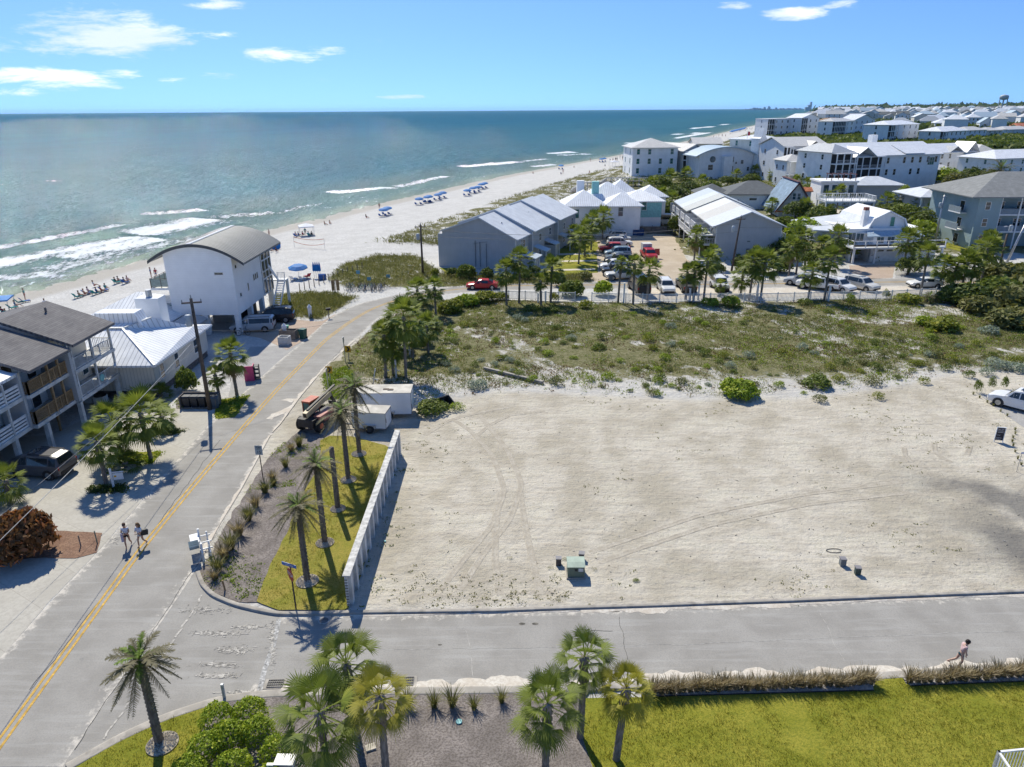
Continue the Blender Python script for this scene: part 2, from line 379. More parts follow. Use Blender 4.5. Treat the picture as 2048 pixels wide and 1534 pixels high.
def ground_z(x,y):
    _,e=shore_e(np.array([x]),np.array([y]));return float((-2*ss(e,-46,6)-1.6*ss(e,2,30))[0])
# ---- sea
WAT=-2.0
ss_=axis_grid(-420,42000,-60,420,1.15,1.12);dd_=axis_grid(-14,45000,-6,120,1.0,1.12);dd_=np.clip(dd_,-14,None)
Sg,Dg=np.meshgrid(ss_,dd_,indexing='ij');X,Y=SW(Sg,Dg);_,Ew=shore_e(X,Y);W_=Dg-Ew;X,Y=X,Y
q=vnoise(Sg*.03,Dg*.05,2);q2=vnoise(Sg*.12,Dg*.22,6);q3=vnoise(Sg*.5,Dg*1.1,9)
foam=np.zeros_like(Sg);hgt=np.zeros_like(Sg)
def sd_px(px,py):
    p=at(px,py,WAT);s,e=shore_e(np.array([p.x]),np.array([p.y]));return float(s[0]),float(e[0])
BANDS=[
    ((-60,507),(260,448),2.2,1.0),((-60,541),(290,474),5.2,1.15),((270,470),(430,437),7.5,1.25),((430,437),(560,424),4.,.8),((60,556),(300,490),4.5,.8),((-60,560),(120,552),5.,.9),((120,520),(330,476),6.,1.1),((560,424),(650,405),2.,.7),((180,520),(470,463),2.5,.8),((285,430),(420,420),3.5,.9),((-40,371),(120,361),1.2,.8),
    ((655,386),(790,375),3.5,1.1),((790,375),(900,352),2.5,.9),((925,334),(1045,323),5.0,1.3),((1045,323),(1100,318),3.,.8),((1100,308),(1150,304),4.0,1.3),((1115,311),(1190,308),3.5,.8),
    ((1065,334),(1112,329),2.5,1.1),((1250,287),(1300,284),5,1.2),((1330,270),(1400,266),6,1.3),((1350,277),(1420,265),5,1.1),((1385,257),(1440,252),7,1.2),((1430,250),(1500,247),8,1.2),((1300,296),(1350,288),3,1.0),((560,470),(700,434),1.6,1.2),((-60,628),(540,470),1.4,1.1),((700,434),(1100,344),1.2,1.1),((40,575),(330,498),2.4,.5),((-60,590),(250,530),3.2,.45)]
for A,B,hw,st in BANDS:
    s0,e0=sd_px(*A);s1,e1=sd_px(*B);u=(Sg-s0)/(s1-s0);ec=e0+(e1-e0)*u+(q2-.5)*5.0*min(1,hw/3)
    lat=np.exp(-((Ew-ec)/hw)**2)*ss(u,-.04,.08)*(1-ss(u,.9,1.04));foam=np.maximum(foam,lat*st)
    hgt=np.maximum(hgt,np.exp(-((Ew-ec-hw*.8)/(hw*.7))**2)*.35*ss(u,0,.1)*(1-ss(u,.9,1)))
foam=np.maximum(foam,np.exp(-((Ew+.2-(q2-.5)*3)/1.0)**2)*.95)
foam=np.maximum(foam,.34*ss(Ew,0,2)*(1-ss(Ew,22,34))*ss(q2+q3*.4,.55,.9));foam=foam*(.62+.55*q3)
swell=np.sin(Ew*.42+q*14+3*q2)*.12*ss(Ew,6,30)*(1-ss(Ew,180,300))
Zs=WAT+swell+hgt*ss(Ew,3,10)*1.1+.02*q3
mt,t,b=new_mat('sea_water')
af=N(t,'ShaderNodeAttribute',attribute_name='foam').outputs['Fac'];ae=N(t,'ShaderNodeAttribute',attribute_name='offshore').outputs['Fac']
mp=N(t,'ShaderNodeMapping');tcn=N(t,'ShaderNodeTexCoord');t.links.new(tcn.outputs['Object'],mp.inputs[0]);mp.inputs['Rotation'].default_value=(0,0,rad(23));mp.inputs['Scale'].default_value=(1,.42,1)
w1=noise(t,.9,9,.68,vec=mp.outputs[0]);w2=noise(t,.13,4,.6,vec=mp.outputs[0]);w3=noise(t,.016,6,.6,vec=mp.outputs[0])
c=mixc(t,ramp(t,ae,0,16),(.22,.25,.17),(.075,.135,.105));c=mixc(t,ramp(t,ae,14,75),c,(.022,.095,.105));c=mixc(t,ramp(t,ae,120,700),c,(.006,.078,.112))
c=mixc(t,mth(t,'MULTIPLY',ramp(t,w3,.4,.65),.35),c,mixc(t,1.,c,(.55,.65,.72),'MULTIPLY'))
fm=ramp(t,mth(t,'ADD',af,mth(t,'MULTIPLY',mth(t,'SUBTRACT',mth(t,'ADD',w1,mth(t,'MULTIPLY',noise(t,2.4,5,.7,vec=mp.outputs[0]),.9)),.95),1.8)),.42,.82)
c=mixc(t,fm,c,(.80,.82,.82));t.links.new(c,b.inputs['Base Color'])
b.inputs['Roughness'].default_value=.8;b.inputs['Specular IOR Level'].default_value=0;gl=N(t,'ShaderNodeBsdfGlossy');gl.inputs['Roughness'].default_value=.09;gl.inputs['Color'].default_value=(.86,1,1,1);mx=N(t,'ShaderNodeMixShader');t.links.new(mth(t,'MULTIPLY',mth(t,'SUBTRACT',1,mth(t,'MULTIPLY',fm,.8)),.15),mx.inputs[0]);t.links.new(b.outputs[0],mx.inputs[1]);t.links.new(gl.outputs[0],mx.inputs[2]);t.links.new(mx.outputs[0],t.nodes['Material Output'].inputs[0])
w4=noise(t,3.1,4,.6,vec=mp.outputs[0]);w1b=mth(t,'ADD',w1,mth(t,'MULTIPLY',w4,.55));hh=mth(t,'ADD',mth(t,'MULTIPLY',w1b,.55),mth(t,'ADD',mth(t,'MULTIPLY',w2,1.6),mth(t,'MULTIPLY',fm,.25)))
bump(t,b,hh,.8,1.1)
bn=b.inputs['Normal'].links[0].from_socket;nn=N(t,'ShaderNodeTexNoise');nn.inputs['Scale'].default_value=2.0;nn.inputs['Detail'].default_value=3;nn.inputs['Roughness'].default_value=.7;t.links.new(mp.outputs[0],nn.inputs['Vector'])
va=N(t,'ShaderNodeVectorMath',operation='SUBTRACT');t.links.new(nn.outputs['Color'],va.inputs[0]);va.inputs[1].default_value=(.5,.5,.5);vb=N(t,'ShaderNodeVectorMath',operation='MULTIPLY');t.links.new(va.outputs[0],vb.inputs[0]);vb.inputs[1].default_value=(2.0,2.0,0)
vc=N(t,'ShaderNodeVectorMath',operation='ADD');t.links.new(vb.outputs[0],vc.inputs[0]);t.links.new(bn,vc.inputs[1]);vd=N(t,'ShaderNodeVectorMath',operation='NORMALIZE');t.links.new(vc.outputs[0],vd.inputs[0]);t.links.new(vd.outputs[0],gl.inputs['Normal'])
ni,nj=Sg.shape;idx=np.arange(ni*nj).reshape(ni,nj)
Fq=np.stack([idx[:-1,:-1].ravel(),idx[:-1,1:].ravel(),idx[1:,1:].ravel(),idx[1:,:-1].ravel()],1)
g=mobj('sea',np_mesh('sea',np.c_[X.ravel(),Y.ravel(),Zs.ravel()],Fq[:,::-1],mt,attrs={'foam':foam.ravel(),'offshore':Ew.ravel()},smooth=True));tag(g,kind='structure')
# ---- roads
mt,t,b=new_mat('asphalt');ae=N(t,'ShaderNodeAttribute',attribute_name='edge').outputs['Fac']
f1=noise(t,14,4,.7);f2=noise(t,.5,5);mp=N(t,'ShaderNodeMapping');tcn=N(t,'ShaderNodeTexCoord');t.links.new(tcn.outputs['Object'],mp.inputs[0]);mp.inputs['Scale'].default_value=(.22,2.4,1)
f3=noise(t,1.1,5,.6,vec=mp.outputs[0]);f4=noise(t,2.2,7,.7)
c=mixc(t,ramp(t,f2,.3,.7),(.275,.258,.232),(.345,.327,.298));c=mixc(t,mth(t,'MULTIPLY',ramp(t,f1,.42,.62),.30),c,(.19,.19,.19))
c=mixc(t,mth(t,'MULTIPLY',ramp(t,f3,.5,.68),.22),c,(.47,.46,.44));c=mixc(t,mth(t,'MULTIPLY',ramp(t,f4,.60,.72),.3),c,(.17,.17,.17))
sm=ramp(t,mth(t,'ADD',mth(t,'SUBTRACT',.55,ae),mth(t,'MULTIPLY',mth(t,'SUBTRACT',f4,.5),2.6)),.15,.7)
c=mixc(t,mth(t,'MULTIPLY',sm,.85),c,(.60,.555,.485));t.links.new(c,b.inputs['Base Color']);b.inputs['Roughness'].default_value=.9;b.inputs['Specular IOR Level'].default_value=.25;bump(t,b,f1,.25,.01)
def strip(name,A,B,z,mat,nc=10,kind='structure',sag=0):
    A=np.array(A);B=np.array(B);n=len(A);u=np.linspace(0,1,nc)
    V=A[:,None,:]*(1-u[None,:,None])+B[:,None,:]*u[None,:,None];w=np.hypot(*(B-A).T)[:,None]
    e=np.minimum(u,1-u)[None,:]*w;idx=np.arange(n*nc).reshape(n,nc)
    F=np.stack([idx[:-1,:-1].ravel(),idx[1:,:-1].ravel(),idx[1:,1:].ravel(),idx[:-1,1:].ravel()],1)
    o=mobj(name,np_mesh(name,np.c_[V.reshape(-1,2),np.full(n*nc,z)],F,mat,attrs={'edge':e.ravel()}))
    return tag(o,kind=kind)
def sheet(name,poly,z,mat,rag=.12,step=.4,kind='structure',attrs=None,seed=1):
    P=np.array(poly,float);P=np.vstack([P,P[:1]]);out=[]
    for a,b2 in zip(P[:-1],P[1:]):
        L=np.hypot(*(b2-a));k=max(1,min(200,int(L/step)))
        for i in range(k):out.append(a+(b2-a)*i/k)
    out=np.array(out)
    if rag:out=out+np.stack([vnoise(out[:,0]*1.3,out[:,1]*1.3,seed,4)-.5,vnoise(out[:,0]*1.3,out[:,1]*1.3,seed+9,4)-.5],1)*rag*2
    bm=bmesh.new();vs=[bm.verts.new((x,y,z))for x,y in out];f=bm.faces.new(vs);f.normal_update()
    if f.normal.z<0:f.normal_flip()
    bmesh.ops.triangulate(bm,faces=[f]);me=bpy.data.meshes.new(name);bm.to_mesh(me);bm.free();me.materials.append(mat)
    a_=me.attributes.new('edge','FLOAT','POINT');a_.data.foreach_set('value',np.full(len(me.vertices),1.0,np.float32))
    return tag(mobj(name,me),kind=kind)
strip('main_road',ML,MR,.012,MATS['asphalt'],14)
sheet('road_junction',P_inter,.008,MATS['asphalt'],.0)
strip('side_road',SUp,SDn,.016,MATS['asphalt'],12)
y_m=M('road_yellow',(.62,.38,.07),.8,.3,3,fine=(12,.75))
def offset(P,d):
    T=np.gradient(P,axis=0);T/=np.hypot(*T.T)[:,None]+1e-9;return P+np.stack([-T[:,1],T[:,0]],1)*d
for o_ in(-.15,.15):tag(strip('yellow_line',offset(YC,o_-.06),offset(YC,o_+.06),.022,y_m,2),'long solid yellow stripe, one of the pair down the road middle',None,kind='structure')
wl=M('worn_white',(.55,.54,.52),.9,.4,6,fine=(9,.6))
a_=resample(PXP([(559,1238),(548,1290),(530,1340),(520,1382)]),40);strip('stop_line',offset(a_,-.14),offset(a_,.1),.022,wl,2)
a_=resample(PXP([(165,1534),(245,1425),(300,1350),(372,1245),(405,1190)]),60);a_+=np.stack([vnoise(a_[:,0]*2,a_[:,1]*2,5)-.5]*2,1)*.2
seam=M('seam_sand',(.50,.47,.42),.95,.3,5);
k=0
while k<58:
    j=min(59,k+random.randint(3,9));seg=a_[k:j+1];strip('sand_seam',offset(seg,-.05),offset(seg,.05*random.random()+.03),.022,seam,2);k=j+random.randint(1,2)
# kerbs: real upstands with rounded top
kerb_m=M('kerb_concrete',(.42,.385,.335),.9,.22,2.2,bmp=.2,bscale=30,fine=(1.2,.8))
def kerb(name,line,w,h,mat=kerb_m,z0=-.05):
    L_=resample(line,max(12,int(len(line)*14)));L_=smooth_line(L_,3);A=offset(L_,-w/2);B=offset(L_,w/2);n=len(L_)
    rows=[]
    for i in range(n):
        for(f,z)in((0,z0),(.06,h*.9),(.2,h),(.8,h),(.94,h*.93),(1,z0)):
            p=A[i]*(1-f)+B[i]*f;rows.append((p[0],p[1],z))
    idx=np.arange(n*6).reshape(n,6);F=np.stack([idx[:-1,:-1].ravel(),idx[1:,:-1].ravel(),idx[1:,1:].ravel(),idx[:-1,1:].ravel()],1)
    return tag(mobj(name,np_mesh(name,rows,F,mat)),kind='structure')
kerb('kerb',PXP([(396,1146),(404,1170),(425,1192),(470,1211),(520,1223),(560,1230),(640,1229),(700,1227),(1000,1223),(1100,1219),(1300,1213),(1580,1203),(1800,1194),(2060,1184),(2400,1174)]),.26,.14)
kerb('kerb',PXP([(135,1538),(240,1479),(330,1438),(440,1402),(540,1390),(760,1386),(1010,1383),(1180,1378),(1300,1371),(1500,1363),(1740,1356),(2060,1336),(2500,1315)]),.5,.12)
# surfaces beside the roads
def gm(name,c1,c2,c3,sc=.6,fine=10,b_=.4):
    mt,t,b=new_mat(name);c=mixc(t,ramp(t,noise(t,sc,5),.35,.65),c1,c2);c=mixc(t,mth(t,'MULTIPLY',ramp(t,noise(t,fine,5,.7),.42,.6),.7),c,c3)
    t.links.new(c,b.inputs['Base Color']);b.inputs['Roughness'].default_value=.95;b.inputs['Specular IOR Level'].default_value=.15;bump(t,b,noise(t,fine,4,.7),b_,.04);return mt
lawn_m=gm('lawn_grass',(.21,.21,.022),(.30,.27,.04),(.13,.155,.018),.45,13,.9)
lawn2_m=gm('corner_grass',(.23,.22,.035),(.34,.27,.065),(.16,.165,.03),.6,12,.9)
mulch_m=gm('mulch',(.20,.175,.16),(.29,.255,.235),(.10,.085,.075),.8,11,.9)
conc_m=gm('concrete_drive',(.42,.395,.345),(.48,.455,.40),(.39,.365,.32),.35,4,.05)
paver_m=gm('grey_pavers',(.36,.35,.34),(.43,.42,.40),(.30,.29,.28),.9,9,.2)
brick_m=gm('tan_pavers',(.43,.335,.27),(.50,.40,.33),(.36,.28,.22),.8,8,.2)
gravel_m=gm('tan_gravel',(.44,.36,.27),(.53,.45,.35),(.38,.31,.23),.3,9,.4)
sand_m=gm('drift_sand',(.56,.50,.42),(.64,.60,.53),(.48,.42,.35),.9,7,.3)
def joints(mt,sx,sy,col,rot=0):
    """paving joints as a brick pattern in the surface"""
    t=mt.node_tree;b=t.nodes['Principled BSDF'];src=b.inputs['Base Color'].links[0].from_socket
    br=N(t,'ShaderNodeTexBrick');br.inputs['Scale'].default_value=1;br.inputs['Mortar Size'].default_value=.012;br.inputs['Brick Width'].default_value=sx;br.inputs['Row Height'].default_value=sy
    mp=N(t,'ShaderNodeMapping');tcn=N(t,'ShaderNodeTexCoord');t.links.new(tcn.outputs['Object'],mp.inputs[0]);mp.inputs['Rotation'].default_value=(0,0,rot);t.links.new(mp.outputs[0],br.inputs['Vector'])
    t.links.new(mixc(t,mth(t,'MULTIPLY',br.outputs['Fac'],.8),src,col),b.inputs['Base Color'])
joints(conc_m,3.2,2.6,(.30,.27,.23),.55);joints(paver_m,.24,.12,(.28,.27,.26),.3);joints(brick_m,.24,.12,(.33,.26,.2),.3)
sheet('driveway',P_conc,.010,conc_m,.05);sheet('forecourt',P_brick,.018,brick_m,.12);sheet('parking_pad',P_paver,.006,paver_m,.05)
sheet('lawn',P_lawnF,.110,lawn_m,.03);sheet('lawn',P_lawnL,.110,lawn_m,.03);sheet('lawn',P_corner,.060,lawn2_m,.12)
sheet('mulch_bed',P_mulchF,.104,mulch_m,.05);sheet('mulch_bed',P_mulchL,.040,mulch_m,.25)
sheet('parking_lot',P_gravel,.010,gravel_m,.5,1.)
sheet('parking_lot',PXP([(1255,577),(1560,576),(1770,573),(1900,572),(1900,584),(1760,590),(1500,596),(1262,599)]),.014,sand_m,.4,1.)
sheet('drive',PXP([(1962,792),(2010,780),(2100,776),(2200,800),(2200,950),(2052,858),(2000,822)]),.012,paver_m,.05);sheet('drive',PXP([(1698,531),(1790,528),(1785,556),(1742,558),(1700,545)]),.012,brick_m,.1)
sheet('path',PXP([(1790,528),(1900,535),(2000,540),(2100,545),(2100,556),(1900,556),(1790,556)]),.012,paver_m,.2)
sheet('courtyard',PXP([(1440,378),(1590,392),(1655,440),(1640,478),(1610,445),(1560,410),(1440,395)]),.012,gravel_m,.4,1.5)
sheet('courtyard',PXP([(1655,400),(1735,398),(1740,420),(1660,440)]),.012,sand_m,.4,1.5)
for pl in([(1118,498),(1192,489),(1196,545),(1120,552),(1085,545)],[(862,535),(905,537),(902,549),(870,549)],[(1893,478),(1990,505),(1985,520),(1880,492)],[(1150,486),(1195,484),(1196,500),(1150,500)]):
    sheet('lawn',PXP(pl),.022+.004*pl[0][0]/900,lawn_m,.2)
for pl in([(1075,522),(1193,520),(1193,523),(1075,525)],[(1085,508),(1193,506),(1193,509),(1085,511)],[(1060,540),(1190,537),(1190,540),(1060,543)],[(1895,480),(1905,478),(1975,506),(1965,508)]):
    sheet('path',PXP(pl),.030,sand_m,.03)
# sand drifts over the asphalt
rs=random.Random(5)
def drift(line,w0,seed,flip=1,z=.024):
    L_=resample(PXP(line),120);n_=vnoise(L_[:,0]*.55,L_[:,1]*.55,seed,5);n_=n_*.6+.4*vnoise(L_[:,0]*2.2,L_[:,1]*2.2,seed+5,4);w=w0*np.clip((n_-.22)*1.9,.15,.95);w[0]=w[-1]=.02
    T=np.gradient(L_,axis=0);T/=np.hypot(*T.T)[:,None];Nn=np.stack([-T[:,1],T[:,0]],1)*flip
    V=[];
    for i in range(len(L_)):
        for f,zz in((0,.03),(.5,.02),(1,0)):p=L_[i]+Nn[i]*w[i]*f;V.append((p[0],p[1],z+zz))
    idx=np.arange(len(L_)*3).reshape(-1,3);F=np.stack([idx[:-1,:-1].ravel(),idx[1:,:-1].ravel(),idx[1:,1:].ravel(),idx[:-1,1:].ravel()],1)
    tag(mobj('sand_drift',np_mesh('sand_drift',V,F,sand_m,smooth=True)),kind='structure')
drift([(795,1380),(1010,1378),(1180,1373),(1300,1365),(1500,1357),(1740,1350),(2060,1331)],1.0,3)
drift([(560,1382),(700,1381),(800,1380)],.55,8)
drift([(1160,1221),(1300,1217),(1580,1208)],.5,12,-1);drift([(1580,1208),(1800,1199),(2060,1189)],.22,15,-1);drift([(700,1231),(900,1229),(1160,1222)],.16,17,-1)
drift([(545,866),(561,849),(602,793),(651,735),(712,680)],.45,21,1);drift([(400,1125),(440,1050),(482,981),(542,870)],.35,23,1)
sheet('sand_patch',PXP([(528,838),(560,820),(590,810),(575,822),(545,840)]),.024,sand_m,.35,.3);sheet('sand_patch',PXP([(560,800),(596,796),(585,806)]),.024,sand_m,.3,.3)
# tyre ruts pressed in the lot sand
rut_m=gm('rut_sand',(.395,.355,.29),(.475,.435,.365),(.33,.29,.23),1.5,8,.4)
def rut(line,w=.20,h=.04,z=.006):
    L_=smooth_line(resample(PXP(line),90),10);prof=[(-1,0),(-.7,h),(-.45,.4*h),(0,.25*h),(.45,.45*h),(.7,h),(1,0)];T=np.gradient(L_,axis=0);T/=np.hypot(*T.T)[:,None];Nn=np.stack([-T[:,1],T[:,0]],1)
    V=[]
    for i,p in enumerate(L_):
        fade=min(1,i/8,(len(L_)-1-i)/8)*(.55+.45*math.sin(i*1.3));
        for u,zz in prof:q_=p+Nn[i]*u*w;V.append((q_[0],q_[1],z+zz*max(fade,.05)))
    idx=np.arange(len(L_)*7).reshape(-1,7);F=np.stack([idx[:-1,:-1].ravel(),idx[1:,:-1].ravel(),idx[1:,1:].ravel(),idx[:-1,1:].ravel()],1)
    tag(mobj('tyre_rut',np_mesh('tyre_rut',V,F,rut_m,smooth=True)),kind='structure')
for ln in([(880,1180),(935,1110),(985,1050),(1010,980),(985,910),(940,860),(905,838)],[(920,1180),(965,1110),(1020,1040),(1045,970),(1015,900),(975,850),(960,830)],[(1000,1190),(990,1120),(992,1050),(1000,980)],[(1080,1190),(1065,1120),(1050,1050),(1040,980)],
           [(850,870),(900,840),(960,825),(1030,812)],[(955,870),(980,850),(1020,830),(1090,822)],[(1180,1105),(1400,1030),(1600,990),(1800,965)],[(1210,1120),(1420,1050),(1620,1008),(1820,985)],[(1868,885),(1870,905),(1888,918),(1905,925)],[(1808,895),(1810,910),(1822,925)],[(1940,890),(1938,900),(1934,910)]):
    rut(ln)
# ================================================================ plants
def top_height(base,ty,z0=0.0):
    """height of an upright thing whose foot is seen at base and whose top is seen at row ty"""
    B=at(base[0],base[1],z0);lo,hi=0.0,40.0
    for _ in range(40):
        m_=(lo+hi)/2;q=Vector((B.x,B.y,z0+m_))-Vector((0,0,CAM_H));y=q.dot(up)/q.dot(FW);py=767-y*FPX
        if py>ty:lo=m_
        else:hi=m_
    return lo
def quads(C,A,B):
    """rhombic leaves: centre C, half axes A (long) and B (short)"""
    V=np.stack([C-A,C-B+A*.1,C+A,C+B+A*.1],1).reshape(-1,3);F=np.arange(len(V)).reshape(-1,4);return V,F
def unit(v):return v/(np.linalg.norm(v,axis=1)[:,None]+1e-9)
def foliage(n,lobes,ls,seed,tilt=.7,shell=.55,asp=.45):
    r=np.random.default_rng(seed);L=np.array(lobes,float);w=(L[:,3]*L[:,4]*L[:,5])**.66;k=r.choice(len(L),n,p=w/w.sum())
    d=unit(r.normal(size=(n,3)));d[:,2]=np.where(d[:,2]<-.35,-d[:,2],d[:,2]);rr=shell+(1-shell)*r.random(n)**.5
    bumpy=.82+.36*vnoise(d[:,0]*2.5+k*3+9,d[:,1]*2.5+d[:,2]*3+5,seed,3)
    C=L[k,:3]+d*L[k,3:6]*(rr*bumpy)[:,None]
    nrm=unit(d+r.normal(size=(n,3))*tilt);a=unit(np.cross(nrm,r.normal(size=(n,3))));bb=np.cross(nrm,a)
    s=ls*(.6+.8*r.random(n));V,F=quads(C,a*s[:,None],bb*(s*asp)[:,None])
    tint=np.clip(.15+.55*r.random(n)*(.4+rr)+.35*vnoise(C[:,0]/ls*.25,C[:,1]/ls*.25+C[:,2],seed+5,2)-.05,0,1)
    return V,F,np.repeat(tint,4)
LM=dict(
    bright=leaf_mat('leaf_bright',(.13,.20,.02),(.36,.46,.035),(.54,.58,.07)),
    yellow=leaf_mat('leaf_yellow_green',(0.128,0.17,0.021),(0.312,0.334,0.043),(0.511,0.469,0.071)),
    dark=leaf_mat('leaf_dark',(.055,.085,.02),(.145,.19,.04),(.24,.28,.06)),
    mid=leaf_mat('leaf_mid',(.08,.12,.022),(.20,.25,.045),(.34,.38,.075)),
    grey=leaf_mat('leaf_grey_green',(0.185,0.227,0.17),(0.355,0.412,0.327),(0.483,0.54,0.44)),
    oak=leaf_mat('leaf_scrub_oak',(.10,.115,.035),(.23,.235,.075),(.36,.33,.12)),
    red=leaf_mat('leaf_red',(.12,.075,.03),(.27,.12,.045),(.50,.19,.085)),
    dry=leaf_mat('leaf_dry',(0.185,0.135,0.071),(0.383,0.284,0.156),(0.511,0.412,0.256)),
    palm=leaf_mat('palm_leaf',(.09,.13,.025),(.27,.32,.05),(.48,.46,.10)),
    palmy=leaf_mat('palm_leaf_yellow',(0.185,0.185,0.028),(0.426,0.383,0.043),(0.62,0.54,0.057)),
    date=leaf_mat('date_leaf',(0.121,0.114,0.064),(0.241,0.213,0.114),(0.341,0.298,0.17)),
    dateg=leaf_mat('date_leaf_green',(0.099,0.17,0.028),(0.241,0.341,0.043),(0.398,0.426,0.071)),
    straw=leaf_mat('grass_straw',(0.185,0.142,0.078),(0.44,0.355,0.213),(0.596,0.511,0.341)),
    olive=leaf_mat('grass_olive',(.13,.14,.04),(.29,.28,.10),(.42,.38,.18)),
)
bark=gm('palm_bark',(.22,.19,.16),(.31,.27,.23),(.13,.11,.09),2,9,1.0)
bark_d=gm('date_bark',(.19,.16,.135),(.27,.23,.195),(.08,.065,.055),2,8,1.0)
wood_m=gm('shrub_wood',(.12,.10,.08),(.18,.15,.12),(.08,.07,.05),3,8,.5)
DOME=[(0,0,.42,.8,.8,.62),(.35,.2,.45,.55,.5,.5),(-.4,.1,.4,.5,.55,.48),(.05,-.45,.35,.5,.45,.42),(.1,.45,.5,.45,.45,.42)]
BUSHM={}
def bush_mesh(kind,var,n=700,ls=.11):
    k=(kind,var,n)
    if k not in BUSHM:
        r=random.Random(var*7+3);lobes=[(a+r.uniform(-.15,.15),b_+r.uniform(-.15,.15),c_+r.uniform(-.06,.1),d*r.uniform(.8,1.15),e*r.uniform(.8,1.15),f*r.uniform(.85,1.15))for a,b_,c_,d,e,f in DOME]
        V,F,T=foliage(n,lobes,ls,var*13+1);V[:,2]=np.maximum(V[:,2],.01)
        BUSHM[k]=np_mesh('foliage',V,F,LM[kind],T)
    return BUSHM[k]
def bush(px,py,w,h,kind='mid',label=None,group=None,n=700,ls=.11,name='shrub',cat='shrub',world=None,z=None):
    """w: width in metres, h: height"""
    p=Vector((*world,0))if world else at(px,py);p.z=ground_z(p.x,p.y)-.02 if z is None else z
    o=mobj(name,bush_mesh(kind,random.randrange(4),n,ls),None,p,random.uniform(0,6.3),(w/2.1,w/2.1,h/1.05));tag(o,label,cat,group);return o
# ---- palms
def fan_frond(r,base,az,el,L,R,nl,droop,wid=1.):
    """petiole then a fan of narrow blades; returns lists"""
    d=np.array([math.cos(az)*math.cos(el),math.sin(az)*math.cos(el),math.sin(el)]);side=np.array([-math.sin(az),math.cos(az),0]);upv=np.cross(d,side)*-1
    tip=base+d*L-np.array([0,0,droop*.25*L]);Vs=[];Fs=[];T=[]
    w=.022;Vs+=[base-side*w,base+side*w,tip+side*w,tip-side*w];Fs.append((0,1,2,3));T+=[.5]*4
    t0=r.random()*.45
    for i in range(nl):
        a=(i/(nl-1)-.5)*rad(190 if L<.1 else 165);dir_=d*math.cos(a)+side*math.sin(a);l=R*(.72+.28*math.cos(a))*r.uniform(.85,1.05)
        mid=tip+dir_*l*.55+upv*.03;end=tip+dir_*l-np.array([0,0,droop*l*r.uniform(.25,.6)]);bw=.045*wid*R
        sv=np.cross(dir_,upv);n0=len(Vs);Vs+=[tip,mid-sv*bw,end,mid+sv*bw];Fs.append((n0,n0+1,n0+2,n0+3));tt=min(1,t0+r.random()*.4+(.1 if a>0 else 0));T+=[tt,tt,min(1,tt+.12),tt]
    return Vs,Fs,T
PALM={}
def sabal_crown(kind,var,nf=34,nl=15,R=.75,L=.85,low=-.9,wid=1.):
    k=(kind,var,nf,nl,R,L)
    if k in PALM:return PALM[k]
    r=random.Random(var*31+nf);V=[];F=[];T=[]
    for i in range(nf):
        u=(i+.5)/nf;el=1.45-(1.45-low)*u**.85+r.uniform(-.12,.12);az=i*2.39996+r.uniform(-.3,.3)
        vs,fs,ts=fan_frond(r,np.array([0,0,-.15*u]),az,el,L*r.uniform(.75,1.1),R*r.uniform(.85,1.15),nl,.25+.75*u,wid);n0=len(V);V+=vs;F+=[tuple(n0+q_ for q_ in f)for f in fs];T+=[max(0,t_*(1.05-.3*u))for t_ in ts]
    PALM[k]=np_mesh('crown',np.array(V),np.array(F),LM[kind],T);return PALM[k]
def trunk_mesh(name,mat,r0,r1,rough=.1,boots=False,rings=26,seg=10,curve=0.,seed=0):
    k=(name,curve,seed)
    if k in PALM:return PALM[k]
    r=random.Random(seed);mb=MB();pts=[];rr=[]
    for i in range(rings+1):
        u=i/rings;w_=(r0*(1-u)+r1*u)*(1+(rough if i%2 else-rough*.5))*(1.25 if i==0 else 1)
        if boots and u>.72:w_*=1.25+.35*(i%2)
        pts.append((curve*u*u,0,u));rr.append(w_)
    mb.tube(pts,rr,seg);mb.mats=[mat];me=mb.mesh('trunk',True);PALM[k]=me;return me
npalm=0
def palm(base,cy,R=1.5,kind='palm',label=None,group='cabbage palms',dead=False,nf=34,nl=15,lean=0.,name='cabbage_palm',h=None,tr=.145,L=None,low=-.9,wid=1.0,world=None):
    """base px, row of the crown's centre, crown radius in metres"""
    global npalm;npalm+=1
    p=Vector((*world,0))if world else at(*base);p.z=ground_z(p.x,p.y);h=h or max(.4,top_height(base,cy))
    rz=random.uniform(0,6.28)if not lean else 0
    e=empty(name,p,rz,label,'palm tree',group);e.rotation_euler[0]=random.gauss(0,.025);e.rotation_euler[1]=random.gauss(0,.025)
    t_=mobj('trunk',trunk_mesh('sabal_t%d'%(npalm%3),bark,tr,tr*.8,.09,True,curve=0.,seed=npalm%3),e,(0,0,-.05),0,(1,1,h));
    R*=1.38;s=R/1.5;c=mobj('crown',sabal_crown(kind,npalm%4,nf,nl,.75 if L is None else 1.5-L,.85 if L is None else L,low,wid),e,(lean*h,0,h-.05),random.uniform(0,6.28),s)
    if lean:t_.rotation_euler=(0,math.atan(lean),0)
    if dead:
        k=('dead',npalm%2)
        if k not in PALM:
            r=random.Random(npalm);V=[];F=[];T=[]
            for i in range(22):
                vs,fs,ts=fan_frond(r,np.array([0,0,-.1-.5*r.random()]),i*2.4,r.uniform(-1.5,-.7),.55,.6,9,.9);n0=len(V);V+=vs;F+=[tuple(n0+q_ for q_ in f)for f in fs];T+=ts
            PALM[k]=np_mesh('dead_skirt',np.array(V),np.array(F),LM['dry'],T)
        mobj('dead_fronds',PALM[k],e,(0,0,h-.3),0,s)
    return e
